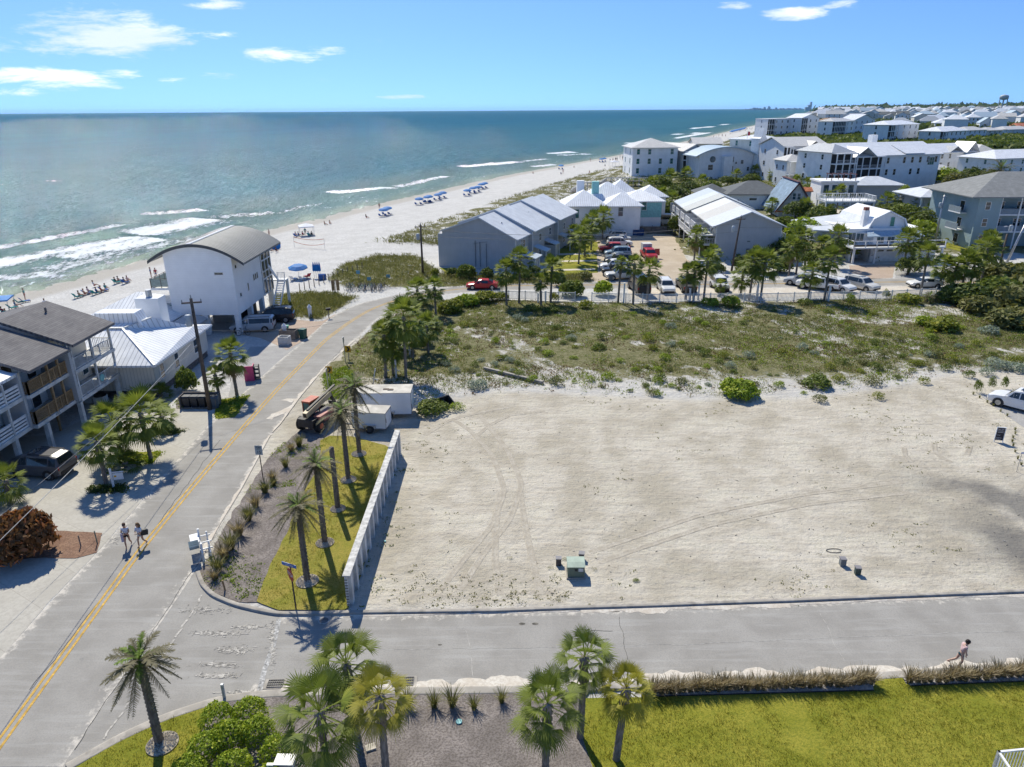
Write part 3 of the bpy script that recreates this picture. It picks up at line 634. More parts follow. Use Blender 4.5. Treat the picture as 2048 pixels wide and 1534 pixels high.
def pinnate(kind,var,nf=30,npn=26,R=2.2,low=-1.0,green=False,lo_u=0.,hi_u=1.):
    k=('pin',kind,var,nf,R,lo_u)
    if k in PALM:return PALM[k]
    r=random.Random(var*17+nf);V=[];F=[];T=[]
    for i in range(nf):
        u=lo_u+(hi_u-lo_u)*(i+.5)/nf;el=1.4-(1.4-low)*u+r.uniform(-.15,.15);az=i*2.39996+r.uniform(-.25,.25);Lr=R*r.uniform(.82,1.08)*(.75+.25*min(1,u*3))
        d=np.array([math.cos(az)*math.cos(el),math.sin(az)*math.cos(el),math.sin(el)]);side=np.array([-math.sin(az),math.cos(az),0]);P0=np.array([0,0,0.]);pts=[]
        for j in range(9):
            q=j/8;pts.append(P0+d*Lr*q-np.array([0,0,.42*Lr*q*q*(.5+.5*math.cos(el))]))
        for j in range(8):
            n0=len(V);w=.03*(1-j/9);V+=[pts[j]-side*w,pts[j]+side*w,pts[j+1]+side*w,pts[j+1]-side*w];F.append((n0,n0+1,n0+2,n0+3));T+=[.7]*4
        for j in range(npn):
            q=.12+.86*j/npn;x=q*8;a0=int(min(7,x));P=pts[a0]+(pts[a0+1]-pts[a0])*(x-a0);tg=pts[a0+1]-pts[a0];tg/=np.linalg.norm(tg);ln=.36*R/2.2*math.sin(PI*(.15+.8*q))*r.uniform(.8,1.15)
            for sg in(-1,1):
                dd=side*sg*.75+tg*.6+np.array([0,0,r.uniform(-.35,.25)]);dd/=np.linalg.norm(dd);wv_=np.cross(dd,np.array([0,0,1.]))*.03;n0=len(V);V+=[P-wv_,P+wv_,P+dd*ln+wv_*.3,P+dd*ln-wv_*.3];F.append((n0,n0+1,n0+2,n0+3));tt=min(1,r.random()*.8);T+=[tt]*4
    PALM[k]=np_mesh('crown',np.array(V),np.array(F),LM[kind],T);return PALM[k]
def date_palm(base,cy,R=2.1,label=None,group='date palms around the junction',name='date_palm',crown=True,nf=30,tr=.20,h=None,greenf=8):
    global npalm;npalm+=1
    p=at(*base);h=h or top_height(base,cy);e=empty(name,p,random.uniform(0,6.28),label,'palm tree',group)
    mobj('trunk',trunk_mesh('date_t',bark_d,tr,tr*.85,.16,False,44,12),e,(0,0,-.05),0,(1,1,h))
    if crown:
        mobj('crown',pinnate('date',npalm%3,nf,26,2.2,-1.15,lo_u=.2),e,(0,0,h-.1),0,R/2.2)
        mobj('new_fronds',pinnate('dateg',npalm%3,greenf,22,1.6,-.2,lo_u=.0,hi_u=.75),e,(0,0,h-.05),.7,R/2.2)
    return e
# ---- grass tufts
def tuft_mesh(kind,var,n=90,h=.75,spread=.5,w=.015):
    k=('tuft',kind,var,n,h)
    if k in PALM:return PALM[k]
    r=np.random.default_rng(var+50);az=r.random(n)*2*PI;rad0=r.random(n)*.13;lean_=spread*r.random(n)**.7;hh=h*(.55+.5*r.random(n))
    B0=np.stack([np.cos(az)*rad0,np.sin(az)*rad0,np.zeros(n)],1);M1=B0+np.stack([np.cos(az)*lean_*.35,np.sin(az)*lean_*.35,hh*.62],1);T1=B0+np.stack([np.cos(az)*lean_,np.sin(az)*lean_,hh],1)
    sv=np.stack([-np.sin(az),np.cos(az),np.zeros(n)],1)*w
    V=np.concatenate([np.stack([B0-sv,B0+sv,M1+sv*.8,M1-sv*.8],1).reshape(-1,3),np.stack([M1-sv*.8,M1+sv*.8,T1+sv*.2,T1-sv*.2],1).reshape(-1,3)]);F=np.arange(len(V)).reshape(-1,4);tt=r.random(n)
    PALM[k]=np_mesh('tuft',V,F,LM[kind],np.r_[np.repeat(tt*.7,4),np.repeat(np.clip(tt+.15,0,1),4)]);return PALM[k]
def tuft(px,py,s=1.,kind='straw',label=None,group=None,var=None,world=None,n=90,z=0):
    p=Vector((*world,z))if world is not None else at(px,py,z)
    o=mobj('grass_clump',tuft_mesh(kind,random.randrange(4)if var is None else var,n),None,p,random.uniform(0,6),s);return tag(o,label,'ornamental grass',group)
# ---- wild ground cover (uncountable): one object per growth form
def free_mask(P):
    ok=np.ones(len(P),bool)
    for poly in(P_gravel,P_brick,P_paver,P_conc):ok&=sdist(P,poly)<-.3
    ok&=poly_dist(P,[tuple(q)for q in((ML+MR)/2)],False)>3.6
    return ok
def scatter(poly,n,dens=None,seed=0,veg_lo=.0):
    r=np.random.default_rng(seed);A=np.array(poly);lo=A.min(0);hi=A.max(0);hi=np.minimum(hi,110)if hi[0]>110 else hi;P=lo+r.random((n,2))*(hi-lo);P=P[in_poly(P,poly)];return P
def cover(name,P,kind,k,spread,hgt_,ls,label,blade=False,seed=3,zf=None):
    r=np.random.default_rng(seed);n=len(P);sc=.5+r.random(n)*1.0;q=np.repeat(np.arange(n),k)
    off=r.normal(size=(n*k,2))*(spread*sc[q])[:,None]*.55;rr=np.hypot(off[:,0],off[:,1])/(spread*sc[q]);z=hgt_*sc[q]*np.clip(1-rr**2*.5,.1,1)*(.3+.7*r.random(n*k))
    gz=np.zeros(n)if zf is None else zf(P)
    C=np.c_[P[q]+off,gz[q]+z];s=ls*(.6+.8*r.random(n*k))
    if blade:a=unit(np.c_[off*.7+r.normal(size=(n*k,2))*.12,np.full(n*k,.5)]);bb=unit(np.cross(a,r.normal(size=(n*k,3))));V,F=quads(C,a*s[:,None],bb*(s*.13)[:,None])
    else:nr=unit(r.normal(size=(n*k,3))+np.array([0,0,.5]));a=unit(np.cross(nr,r.normal(size=(n*k,3))));bb=np.cross(nr,a);V,F=quads(C,a*s[:,None],bb*(s*.5)[:,None])
    patch=vnoise(P[:,0]*.18,P[:,1]*.18,31,3)
    tint=np.clip(.75*r.random(n*k)+.5*(patch[q]-.5)+.12,0,1)
    o=mobj(name,np_mesh(name,V,F,LM[kind],np.repeat(tint,4)));tag(o,label,'ground cover',None,'stuff');return o
def terr_z(P):
    _,e=shore_e(P[:,0],P[:,1]);n1_=vnoise(P[:,0]*.14,P[:,1]*.14,3);return-2*ss(e,-46,6)+np.where(in_poly(P,P_dune1),.5,0)*n1_+np.where(in_poly(P,P_dune2),.3,0)*n1_
rg=np.random.default_rng(77)
Ps=scatter(P_scrub,70000,seed=4);Ps=Ps[free_mask(Ps)];sdp=sdist(Ps,P_scrub)
nA=vnoise(Ps[:,0]*.11,Ps[:,1]*.16,41,3);nB=vnoise(Ps[:,0]*.55,Ps[:,1]*.55,43,3)
bnd=ss(Ps[:,1],55,57)*(1-ss(Ps[:,1],61,67))
keep=rg.random(len(Ps))<np.clip(ss(nB+nA*.7+sdp.clip(0,3)*.03,.72,1.05)*(1-.5*bnd)+.06,0,1)*ss(sdp,-.2,2.5)
Ps=Ps[keep];nA=nA[keep];u=rg.random(len(Ps));kindv=vnoise(Ps[:,0]*.3,Ps[:,1]*.3,51,3)
cover('scrub_grass',Ps[(u<.42)],'olive',9,.42,.26,.15,'low olive and straw dune grass matted over the scrub field',True,5)
cover('dry_scrub',Ps[(u>=.42)&(u<.62)],'dry',8,.45,.20,.07,'grey brown dead twigs and litter between the scrub plants',False,6)
cover('scrub_herbs',Ps[(u>=.62)&(kindv>.50)],'bright',11,.38,.28,.075,'small leafy green herbs spread through the scrub field',False,7)
cover('scrub_heather',Ps[(u>=.62)&(kindv<=.50)],'mid',11,.40,.30,.07,'brownish green wiry plants in the sandy scrub',False,8)
for nm,poly,n_,lab in(('dune_grass',P_dune1,1500,'sea oats and dune grass on the hummock by the beach access'),('dune_grass',P_dune2,1100,'dense dune grass beside the stilt house drive'),('verge_grass',P_front,1100,'rough grass verge between the back road and the grey townhouses')):
    Pd=scatter(poly,n_,seed=n_);Pd=Pd[sdist(Pd,poly)>.1];cover(nm,Pd,'olive',13,.6,.38,.22,lab,True,9,terr_z)
sgrid=[];
r_=np.random.default_rng(3);S_=55+r_.random(9000)**1.3*900;D_=-34.5-r_.random(9000)*17;x_,y_=SW(S_,D_+np.interp(S_,[a for a,b in SHT],[b for a,b in SHT]));Pd=np.c_[x_,y_]
kk=vnoise(S_*.09,D_*.3,12,3)>.40-.25*ss(-D_,36,42);Pd=Pd[kk]
cover('beach_dune_grass',Pd,'olive',10,1.0,.6,.38,'long strip of dune grass along the top of the beach',True,10,terr_z)
# verge plants by the main road bend
P_v=PXP([(655,800),(600,868),(560,905),(640,878),(735,868),(720,780),(690,745),(670,745)])
Pd=scatter(PXP([(648,750),(690,735),(740,790),(715,800),(655,800)]),1500,seed=2);cover('verge_weeds',Pd,'bright',12,.35,.28,.08,'green weeds on the road verge below the arrow signs',False,12)
Pd=scatter(P_mulchL,1500,seed=5);nn_=vnoise(Pd[:,0]*.35,Pd[:,1]*.35,15,3);Pd=Pd[(nn_>.60)|(sdist(Pd,PXP([(440,1150),(520,1125),(540,1190),(480,1200)]))>0)];cover('bed_weeds',Pd,'bright',10,.22,.10,.06,'creeping green weeds on the mulch beside the corner lawn',False,13)
Pd=scatter(P_lot,13000,seed=8);nn_=vnoise(Pd[:,0]*.16,Pd[:,1]*.2,25,3)*.6+.4*vnoise(Pd[:,0]*.9,Pd[:,1]*.9,28,2);edge_=np.exp(-((Pd[:,1]-31)/1.6)**2)*ss(Pd[:,0],-8,-5)*(1-ss(Pd[:,0],1,5));Pd=Pd[rg.random(len(Pd))<ss(nn_,.52,.70)*.30+edge_*1.6*(nn_>.40)];cover('lot_weeds',Pd,'olive',8,.18,.05,.05,'sparse low weeds dotted over the bare sand lot',False,14)
Pd=scatter(P_lot,2600,seed=18);Pd=Pd[(np.abs(Pd[:,0]+8.2+(Pd[:,1]-30)*.0)<1.3)&(Pd[:,1]<46)];cover('wall_weeds',Pd,'mid',10,.2,.12,.06,'weeds and leaf litter at the foot of the white timber wall',False,15)
# inland thickets behind the back road (one growing mass)
r_=np.random.default_rng(9);Pi=np.c_[r_.uniform(-10,330,26000),r_.uniform(118,420,26000)];s_i,e_i=shore_e(Pi[:,0],Pi[:,1]);Pi=Pi[(e_i<-52)&(Pi[:,0]<75+Pi[:,1]*.6)]
nI=vnoise(Pi[:,0]*.05,Pi[:,1]*.05,61,3);Pi=Pi[nI>.38]
Pi=Pi[~(in_poly(Pi,P_gravel))];r_=np.random.default_rng(2);q_=r_.random(len(Pi));Pi=Pi[q_<.55];cover('inland_thicket',Pi[::2],'mid',9,1.3,1.0,.30,'green undergrowth filling the gaps between the houses behind the back road',False,21);cover('inland_thicket',Pi[1::2],'oak',9,1.3,.9,.30,'olive undergrowth filling the gaps between the houses behind the back road',False,22)
LM['turf']=leaf_mat('turf_blade',(.20,.20,.02),(.36,.33,.04),(.46,.38,.10),.25);FZ=lambda z:(lambda P:np.full(len(P),z))
def turf(poly,n,z,seed,lab):
    Pd=scatter(poly,n,seed=seed);Pd=Pd[(Pd[:,1]>19.5)&(Pd[:,0]<24)&(Pd[:,0]>-22)&(sdist(Pd,poly)>.05)];k=vnoise(Pd[:,0]*.5,Pd[:,1]*.5,7,3);Pd=Pd[np.random.default_rng(seed).random(len(Pd))<ss(k,.25,.5)];cover('turf',Pd,'turf',5,.12,.035,.05,lab,True,seed,FZ(z))
turf(P_lawnF,26000,.11,31,'short mown grass blades of the front lawn');turf(P_lawnL,5000,.11,32,'short grass blades of the left corner verge');turf(P_corner,9000,.06,33,'short grass blades of the palm lawn by the stop sign')
Pb=scatter(P_scrub,26000,seed=44);Pb=Pb[free_mask(Pb)];mk=np.zeros(len(Pb))
for(cx,cy,a,b_)in((1250,690,6,2.6),(1430,700,5,2),(1150,740,5,1.8),(1800,655,9,2.4),(1960,650,7,2.4),(1000,672,4,2),(1640,700,6,2.2),(830,760,4,3)):q=at(cx,cy);mk=np.maximum(mk,1-((Pb[:,0]-q.x)/a)**2-((Pb[:,1]-q.y)/b_)**2)
nb_=vnoise(Pb[:,0]*.6,Pb[:,1]*.6,71,3);Pb=Pb[(mk+(nb_-.5)*1.6>.25)&(rg.random(len(Pb))<.55)];LM['russet']=leaf_mat('leaf_russet',(.12,.075,.04),(.24,.15,.08),(.33,.24,.13));cover('russet_scrub',Pb,'russet',10,.42,.28,.08,'russet brown wiry patches in the scrub field',False,45)
# ================================================================ buildings
def stripe_mat(name,col,period,dark=.72,width=.12,rough=.45,metal=.0,both=True,axis='x',var=.08,bmp=.5,spec=.5):
    """metal roofing / boarding: ribs by object axis; on roofs the ribs run up the slope"""
    mt,t,b=new_mat(name);tcn=N(t,'ShaderNodeTexCoord');sp=N(t,'ShaderNodeSeparateXYZ');t.links.new(tcn.outputs['Object'],sp.inputs[0])
    if axis=='auto':
        sn=N(t,'ShaderNodeSeparateXYZ');t.links.new(tcn.outputs['Normal'],sn.inputs[0]);sel=mth(t,'GREATER_THAN',mth(t,'ABSOLUTE',sn.outputs[0]),mth(t,'ABSOLUTE',sn.outputs[1]))
        x=mth(t,'ADD',mth(t,'MULTIPLY',sp.outputs[1],sel),mth(t,'MULTIPLY',sp.outputs[0],mth(t,'SUBTRACT',1,sel)))
    else:x=sp.outputs['xyz'.index(axis)]
    f=mth(t,'FRACT',mth(t,'DIVIDE',mth(t,'ADD',x,500),period));line=ramp(t,mth(t,'ABSOLUTE',mth(t,'SUBTRACT',f,.5)),.5-width,.5-width*.3)
    cc=mixc(t,ramp(t,noise(t,.8,5),.3,.7),tuple(c*(1-var)for c in col),tuple(min(1,c*(1+var))for c in col))
    o=mixc(t,line,cc,tuple(c*dark for c in col));t.links.new(o,b.inputs['Base Color']);b.inputs['Roughness'].default_value=rough;b.inputs['Metallic'].default_value=metal;b.inputs['Specular IOR Level'].default_value=spec
    bump(t,b,line,bmp,.03);return mt
white_metal=stripe_mat('white_metal_roof',(.80,.81,.82),.42,.62,.13,.38,axis='auto',spec=.4)
cream_metal=stripe_mat('cream_metal_roof',(.58,.56,.52),.6,.70,.12,.4,axis='auto',spec=.3)
grey_metal=stripe_mat('grey_metal_roof',(.40,.42,.44),.45,.78,.10,.42,axis='auto',spec=.4)
palegrey_metal=stripe_mat('pale_grey_metal_roof',(.60,.62,.64),3.,.94,.03,.5,axis='auto',spec=.3)
bronze_metal=stripe_mat('ribbed_bronze_roof',(.25,.25,.235),.5,.25,.24,.65,axis='y',spec=.4)
siding_w=stripe_mat('white_lap_siding',(.83,.83,.82),.2,.88,.07,.7,axis='z',var=.04,bmp=.3)
siding_g=stripe_mat('grey_lap_siding',(.44,.45,.46),.2,.82,.07,.75,axis='z',var=.05,bmp=.3)
siding_c=stripe_mat('cream_board_siding',(.66,.62,.53),.30,.62,.08,.75,axis='x',var=.05,bmp=.4)
siding_cy=stripe_mat('cream_board_siding_side',(.60,.575,.51),.30,.62,.08,.75,axis='y',var=.05,bmp=.4)
siding_tx=stripe_mat('grey_board_siding',(.45,.455,.455),.6,.90,.04,.8,axis='auto',var=.05,bmp=.2)
siding_b=stripe_mat('blue_grey_lap_siding',(.27,.36,.38),.25,.9,.06,.75,axis='z',var=.05,bmp=.3)
stucco=M('white_stucco',(.86,.86,.85),.85,.05,.6);stucco_b=M('beige_stucco',(.64,.61,.55),.85,.06,.6);stucco_g=M('pale_grey_stucco',(.76,.78,.80),.85,.05,.6)
wht=M('white_paint',(.82,.82,.81),.6,.06,2);wht_old=M('weathered_white_paint',(.62,.615,.59),.7,.15,1.5);ply=M('raw_timber',(.36,.235,.12),.8,.25,3,fine=(14,.8));greyw=M('grey_timber',(.24,.21,.185),.9,.25,3,fine=(10,.7))
dark=M('dark_recess',(.035,.037,.04),.8,.1);glass_d=M('window_glass_dark',(.028,.038,.045),.08,.2,.7,spec=.8);glass_t=M('window_glass_teal',(.02,.16,.15),.12,.3,.9,spec=.7);glass_b=M('window_glass_blue',(.06,.12,.16),.1,.3,.8,spec=.8)  # the near black first colour also paints in shade under galleries
glass_g=M('shutter_green',(.10,.30,.22),.5,.15);turq=M('turquoise_paint',(.26,.55,.53),.6,.1)
mt,t,b=new_mat('asphalt_shingle');br=N(t,'ShaderNodeTexBrick');br.inputs['Scale'].default_value=1;br.inputs['Brick Width'].default_value=.9;br.inputs['Row Height'].default_value=.19;br.inputs['Mortar Size'].default_value=.012
tcn=N(t,'ShaderNodeTexCoord');mpp=N(t,'ShaderNodeMapping');t.links.new(tcn.outputs['Object'],mpp.inputs[0]);mpp.inputs['Rotation'].default_value=(0,0,PI/2);t.links.new(mpp.outputs[0],br.inputs['Vector'])
for i_,c_ in(('Color1',(.155,.145,.145,1)),('Color2',(.20,.19,.185,1)),('Mortar',(.09,.085,.085,1))):br.inputs[i_].default_value=c_
t.links.new(mixc(t,ramp(t,noise(t,.7,5),.3,.7),br.outputs[0],mixc(t,1.,br.outputs[0],(.8,.8,.82),'MULTIPLY')),b.inputs['Base Color']);b.inputs['Roughness'].default_value=.95;shingle=mt
shingle2=M('grey_shingle_far',(.26,.265,.26),.95,.15,1.2,fine=(3,.85));shingle3=M('dark_shingle',(.15,.16,.165),.95,.15,1.2,fine=(3,.85))
tarp=M('blue_worn_roof',(.23,.33,.44),.7,.25,.9,fine=(1.6,.8));rust=M('rust_paint',(.50,.16,.06),.8,.3,2);maroon=M('old_maroon_trim',(.14,.05,.045),.8,.4,3)
brickred=M('brick_red',(.27,.10,.07),.9,.25,4);tealroof=M('pale_blue_roof',(.42,.52,.60),.5,.1)
WM={}
def win_meshes(w,h,glass,bars=1,frame=.07,fm=None,vbars=0,simple=False):
    k=(round(w,2),round(h,2),glass.name,bars,vbars,simple,(fm or wht).name)
    if k not in WM:
        a=MB().mat(fm or wht);f=frame;d=.05
        a.box(-w/2-f,-w/2,-d,.01,-f,h+f).box(w/2,w/2+f,-d,.01,-f,h+f).box(-w/2,w/2,-d,.01,h,h+f).box(-w/2,w/2,-d*1.6,.01,-f,0)
        for i in range(bars):z=h*(i+1)/(bars+1);a.box(-w/2,w/2,-d*.8,.0,z-.025,z+.025)
        for i in range(vbars):x=-w/2+w*(i+1)/(vbars+1);a.box(x-.025,x+.025,-d*.78,.0,0,h)
        p=MB().mat(glass);p.box(-w/2+.002,w/2-.002,-d*.45,.005,.002,h-.002)
        WM[k]=(a.mesh('window'),p.mesh('pane'))
    return WM[k]
ANG=dict(F=0,R=PI/2,L=-PI/2,B=PI)
def win(par,x,y,z,wall,w,h,glass=None,bars=1,vbars=0,fm=None,name='window',label=None):
    fm_,pm_=win_meshes(w,h,glass or glass_d,bars,.07,fm,vbars)
    o=mobj(name,fm_,par,(x,y,z),ANG[wall]if isinstance(wall,str)else wall);mobj('pane',pm_,o)
    if label:o['label']=label
    return o
def rail(mb,a,b_,z,h=1.0,gap=.16,pk=.035,post=1.8,rr=.07,style='v',n=4):
    a=Vector((a[0],a[1],0));b_=Vector((b_[0],b_[1],0));L=(b_-a).length;d=(b_-a)/max(L,1e-6);Z=Vector((0,0,1))
    mb.bar(a+Z*(z+h),b_+Z*(z+h),rr,rr*.8)
    if style in('v','glass'):mb.bar(a+Z*(z+.1),b_+Z*(z+.1),rr*.8)
    k=max(1,round(L/post))
    for i in range(k+1):p=a+d*(L*i/k);mb.bar(p+Z*z,p+Z*(z+h+.05),rr*1.15)
    if style=='v':
        k=max(1,int(L/gap))
        for i in range(1,k):p=a+d*(L*i/k);mb.bar(p+Z*(z+.1),p+Z*(z+h),pk)
    if style=='h':
        for i in range(n):zz=z+.08+(h-.2)*i/(n-1);mb.bar(a+Z*zz,b_+Z*zz,.03,.13)
def hip(mb,x0,x1,y0,y1,z,h,ov=.5,ridge=None,th=.16):
    x0-=ov;x1+=ov;y0-=ov;y1+=ov;W,D=x1-x0,y1-y0;s=min(W,D)/2 if ridge is None else ridge
    if W>=D:r0,r1=(x0+s,(y0+y1)/2),(x1-s,(y0+y1)/2)
    else:r0,r1=((x0+x1)/2,y0+s),((x0+x1)/2,y1-s)
    A,B,C,D_=(x0,y0,z),(x1,y0,z),(x1,y1,z),(x0,y1,z);P,Q=(*r0,z+h),(*r1,z+h)
    if W>=D:fs=[(A,B,Q,P),(B,C,Q),(C,D_,P,Q),(D_,A,P)]
    else:fs=[(A,B,P),(B,C,Q,P),(C,D_,Q),(D_,A,P,Q)]
    for f in fs:mb.face(f)
    lo=[(p[0],p[1],z-th)for p in(A,B,C,D_)];up_=(A,B,C,D_)
    for i in range(4):j=(i+1)%4;mb.face((lo[i],lo[j],up_[j],up_[i]))
    mb.face(list(reversed(lo)))
def gable(mb,x0,x1,y0,y1,z,h,axis='x',ov=.4,th=.16,off=.5):
    """axis = direction of the ridge"""
    if axis=='x':y0-=ov;y1+=ov;m_=y0+(y1-y0)*off;mb.extr([(y0,z),(m_,z+h),(y1,z),(y1,z-th),(m_,z+h-th),(y0,z-th)],'x',x0-ov,x1+ov)
    else:x0-=ov;x1+=ov;m_=x0+(x1-x0)*off;mb.extr([(x0,z),(m_,z+h),(x1,z),(x1,z-th),(m_,z+h-th),(x0,z-th)],'y',y0-ov,y1+ov)
def gwall(mb,x0,x1,y0,y1,z0,z,h,axis='x'):
    """walls with a gable peak, closed solid"""
    if axis=='x':mb.extr([(y0,z0),(y1,z0),(y1,z),((y0+y1)/2,z+h),(y0,z)],'x',x0,x1)
    else:mb.extr([(x0,z0),(x1,z0),(x1,z),((x0+x1)/2,z+h),(x0,z)],'y',y0,y1)
def text(body,size,mat,par,loc,rot,ext=.006,name='lettering',sx=1.0):
    cu=bpy.data.curves.new(name,'FONT');cu.body=body;cu.size=size;cu.extrude=ext;cu.align_x='CENTER';cu.align_y='CENTER'
    tmp=bpy.data.objects.new('tmp',cu);COL.objects.link(tmp);dg=bpy.context.evaluated_depsgraph_get();me=bpy.data.meshes.new_from_object(tmp.evaluated_get(dg));bpy.data.objects.remove(tmp)
    me.materials.clear();me.materials.append(mat);o=link(bpy.data.objects.new(name,me));o.parent=par;o.location=loc;o.rotation_euler=rot;o.scale=(sx,1,1);return o
black=M('black_paint',(.02,.02,.022),.5,.1);
# ---- 1 grey roofed stilt townhouse block at the left edge; local x faces the road (+X world)
T=empty('townhouse',(-35.4,0,0),0,'grey shingle roofed townhouse block on white posts with timber and white balconies, left edge','townhouse')
def slope_roof(y0,y1,xe,ze,xr,zr,mat,nm='roof',xb=-12.5,zb=None):
    mb=MB().mat(mat);zb=zb if zb is not None else ze;th=.22
    mb.extr([(xe,ze),(xr,zr),(xb,zb),(xb,zb-th),(xr,zr-th),(xe,ze-th)],'y',y0,y1);return mb.build(nm,None,T)
slope_roof(53.1,59.4,1.0,7.05,-4.4,9.0,shingle);slope_roof(47.9,53.06,.8,6.75,-4.4,8.55,shingle);r3=slope_roof(38.0,47.85,-.2,6.55,-4.4,7.9,white_metal)
mb=MB().mat(siding_w)
mb.box(-11.5,-1.6,53.3,58.9,2.5,7.05).box(-11.5,-1.9,48.1,53.28,2.5,6.8).box(-11.5,-2.2,38,48.08,2.5,6.6)
gw=mb.build('wall',None,T)
mb=MB().mat(siding_g);mb.box(-2.0,.55,52.98,53.28,2.3,6.75).box(-2.0,-.1,47.86,48.1,2.3,6.6).box(-8.5,-8.3,38,59,0,2.4).box(-8.3,-4.2,56.8,57,0,2.3);mb.build('party_wall',None,T)
mb=MB().mat(siding_c);mb.box(-1.62,-1.55,53.4,58.8,2.6,7.0);mb.build('rear_wall',None,T)
mb=MB().mat(wht_old)
for z in(2.15,4.5):mb.box(-11.5,.6,53.3,59.3,z,z+.3).box(-11.5,.25,48.1,53.28,z,z+.28).box(-11.5,-.15,38,48.08,z,z+.28)
mb.build('floor_slab',None,T)
for x,y in((.2,49.1),(.4,53.2),(.4,58.9),(-.3,46.2),(-.3,43.2),(-.3,40.2),(-3.9,49.0),(-3.9,53.2),(-4,58.7),(-3.5,46),(-3.5,43)):MB().mat(wht_old).box(x-.16,x+.16,y-.16,y+.16,0,2.15).build('stilt',None,T)
for y in(50.7,52.0):
    MB().mat(ply).box(.08,.24,y-.08,y+.08,2.44,6.6).build('post',None,T);MB().mat(ply).box(-1.2,-1.04,y+.3,y+.46,0,2.15).build('post',None,T)
for y in(53.45,56.2,59.1):MB().mat(wht_old).box(.4,.56,y-.08,y+.08,2.44,7.0).build('post',None,T)
for y in(46.3,44.2,41.5):MB().mat(wht_old).box(-.35,-.2,y-.07,y+.07,2.43,6.4).build('post',None,T)
for z in(2.44,4.8):
    mb=MB().mat(wht_old);rail(mb,(.5,53.35),(.5,59.15),z,.95,.15,.03,2.1);rail(mb,(.5,59.15),(-1.4,59.15),z,.95,.15,.03);mb.build('railing',None,T)
    mb=MB().mat(ply);rail(mb,(.15,48.2),(.15,52.9),z,.95,.12,.045,1.4,.09);rail(mb,(.15,48.2),(-1.0,48.2),z,.95,.12,.045,1.2,.09);mb.build('timber_railing',None,T)
    mb=MB().mat(wht);rail(mb,(-.28,38.2),(-.28,47.9),z,.95,style='h',post=1.5,n=4);mb.build('slat_railing',None,T)
for(y,z)in((49.5,2.5),(51.6,2.5),(49.3,4.85),(51.8,4.85)):win(T,-1.89,y,z,'R',1.0,1.9,glass_d,0,0,name='door')
for(y,z)in((54.6,5.2),(55.7,5.2),(57.9,2.9)):win(T,-1.54,y,z,'R',.75,1.3,glass_b,0,0)
for(y,z)in((45,2.6),(42,2.6),(46.5,4.9),(43.5,4.9)):win(T,-2.19,y,z,'R',1.1,1.8,glass_d,0,1,name='door')
mb=MB().mat(turq);mb.tube([(.56,56.6,3.0),(.62,56.6,3.0)],.32,20);mb.build('round_sign',None,T)
text('4305',.30,M('number_grey',(.13,.16,.19),.6,.1),T,(.262,50.6,2.30),(PI/2,0,PI/2),.004,'house_number')
mb=MB().mat(greyw);mb.tube([(-3.2,57.2,8.6),(-3.2,57.2,9.0)],.09,8);mb.build('vent_pipe',None,T)
T3=empty('deck_chair',(-36.6,46.6,4.78),.3,'white slatted deck chair on the upper balcony behind white rails','chair')
mb=MB().mat(wht)
for i in range(7):mb.box(-.33+i*.095,-.26+i*.095,.2,.24,.35,1.05-abs(i-3)*.04)
mb.build('backrest',None,T3);mb=MB().mat(wht)
for i in range(5):mb.box(-.33,.33,-.3+i*.1,-.22+i*.1,.36,.38)
mb.build('seat',None,T3)
for s in(-1,1):MB().mat(wht).box(s*.36-.03,s*.36+.03,-.3,-.22,0,.6).build('leg',None,T3);MB().mat(wht).box(s*.36-.03,s*.36+.03,.2,.28,0,.6).build('leg',None,T3);MB().mat(wht).box(s*.38-.06,s*.38+.06,-.35,.3,.6,.63).build('armrest',None,T3)
# ---- 2 cream cottage with white metal roof
T=empty('cottage',(-44.5,59.3,0),0,'low cream boarded cottage with a white standing seam hip roof','house')
MB().mat(siding_c).box(0,12.7,0,.1,.7,3.3).build('wall',None,T);MB().mat(siding_cy).box(.05,12.62,.1,11.8,.7,3.28).build('wall',None,T);
mb=MB().mat(greyw)
for k in range(4):mb.box(.2,12.55,.15,11.6,.05+k*.17,.14+k*.17)
mb.build('crawl_space_slats',None,T)
mb=MB().mat(white_metal);z=3.3
P=[(-.5,-.6,z),(13.2,-.6,z),(13.2,12.3,z),(-.5,12.3,z)];ap=(8.7,3.6,5.45);rl=(3.4,3.6,5.45);bk=(10.2,6.2,5.75);bl=(2,6.2,5.75)
for f in((P[0],P[1],ap,rl),(P[1],P[2],(12.6,9.2,4.0),bk,ap),(P[2],P[3],bl,bk,(12.6,9.2,4.0)),(P[3],P[0],rl,bl),(rl,ap,bk,bl)):mb.face(f)
for i in range(4):a,b_=P[i],P[(i+1)%4];mb.face(((a[0],a[1],z-.18),(b_[0],b_[1],z-.18),b_,a))
mb.face([(p[0],p[1],z-.18)for p in reversed(P)]);mb.build('roof',None,T)
mb=MB().mat(white_metal);mb.extr([(5.2,5.3),(9.9,5.3),(9.3,6.55),(5.6,6.55)],'y',4.9,6.5);mb.build('roof_monitor',None,T)
cap=M('ridge_cap',(.50,.53,.56),.45,.05)
mb=MB().mat(cap)
for a,b_ in((P[1],ap),(P[0],rl),(rl,ap),(ap,bk)):mb.bar(Vector(a)+Vector((0,0,.05)),Vector(b_)+Vector((0,0,.05)),.18,.07)
mb.build('ridge_cap',None,T)
for y in(1.6,4.6,8.9):win(T,12.63,y,1.35,'R',.75,1.35,glass_d,1)
mb=MB().mat(stucco_g);mb.box(7.6,9.9,8.6,10.2,3.6,7.0);ch=mb.build('chimney',None,T);MB().mat(M('galvanised',(.45,.46,.47),.35,.1,metal=.6)).tube([(8.7,9.4,7.0),(8.7,9.4,7.7)],[.3,.27],14).build('flue',None,ch)
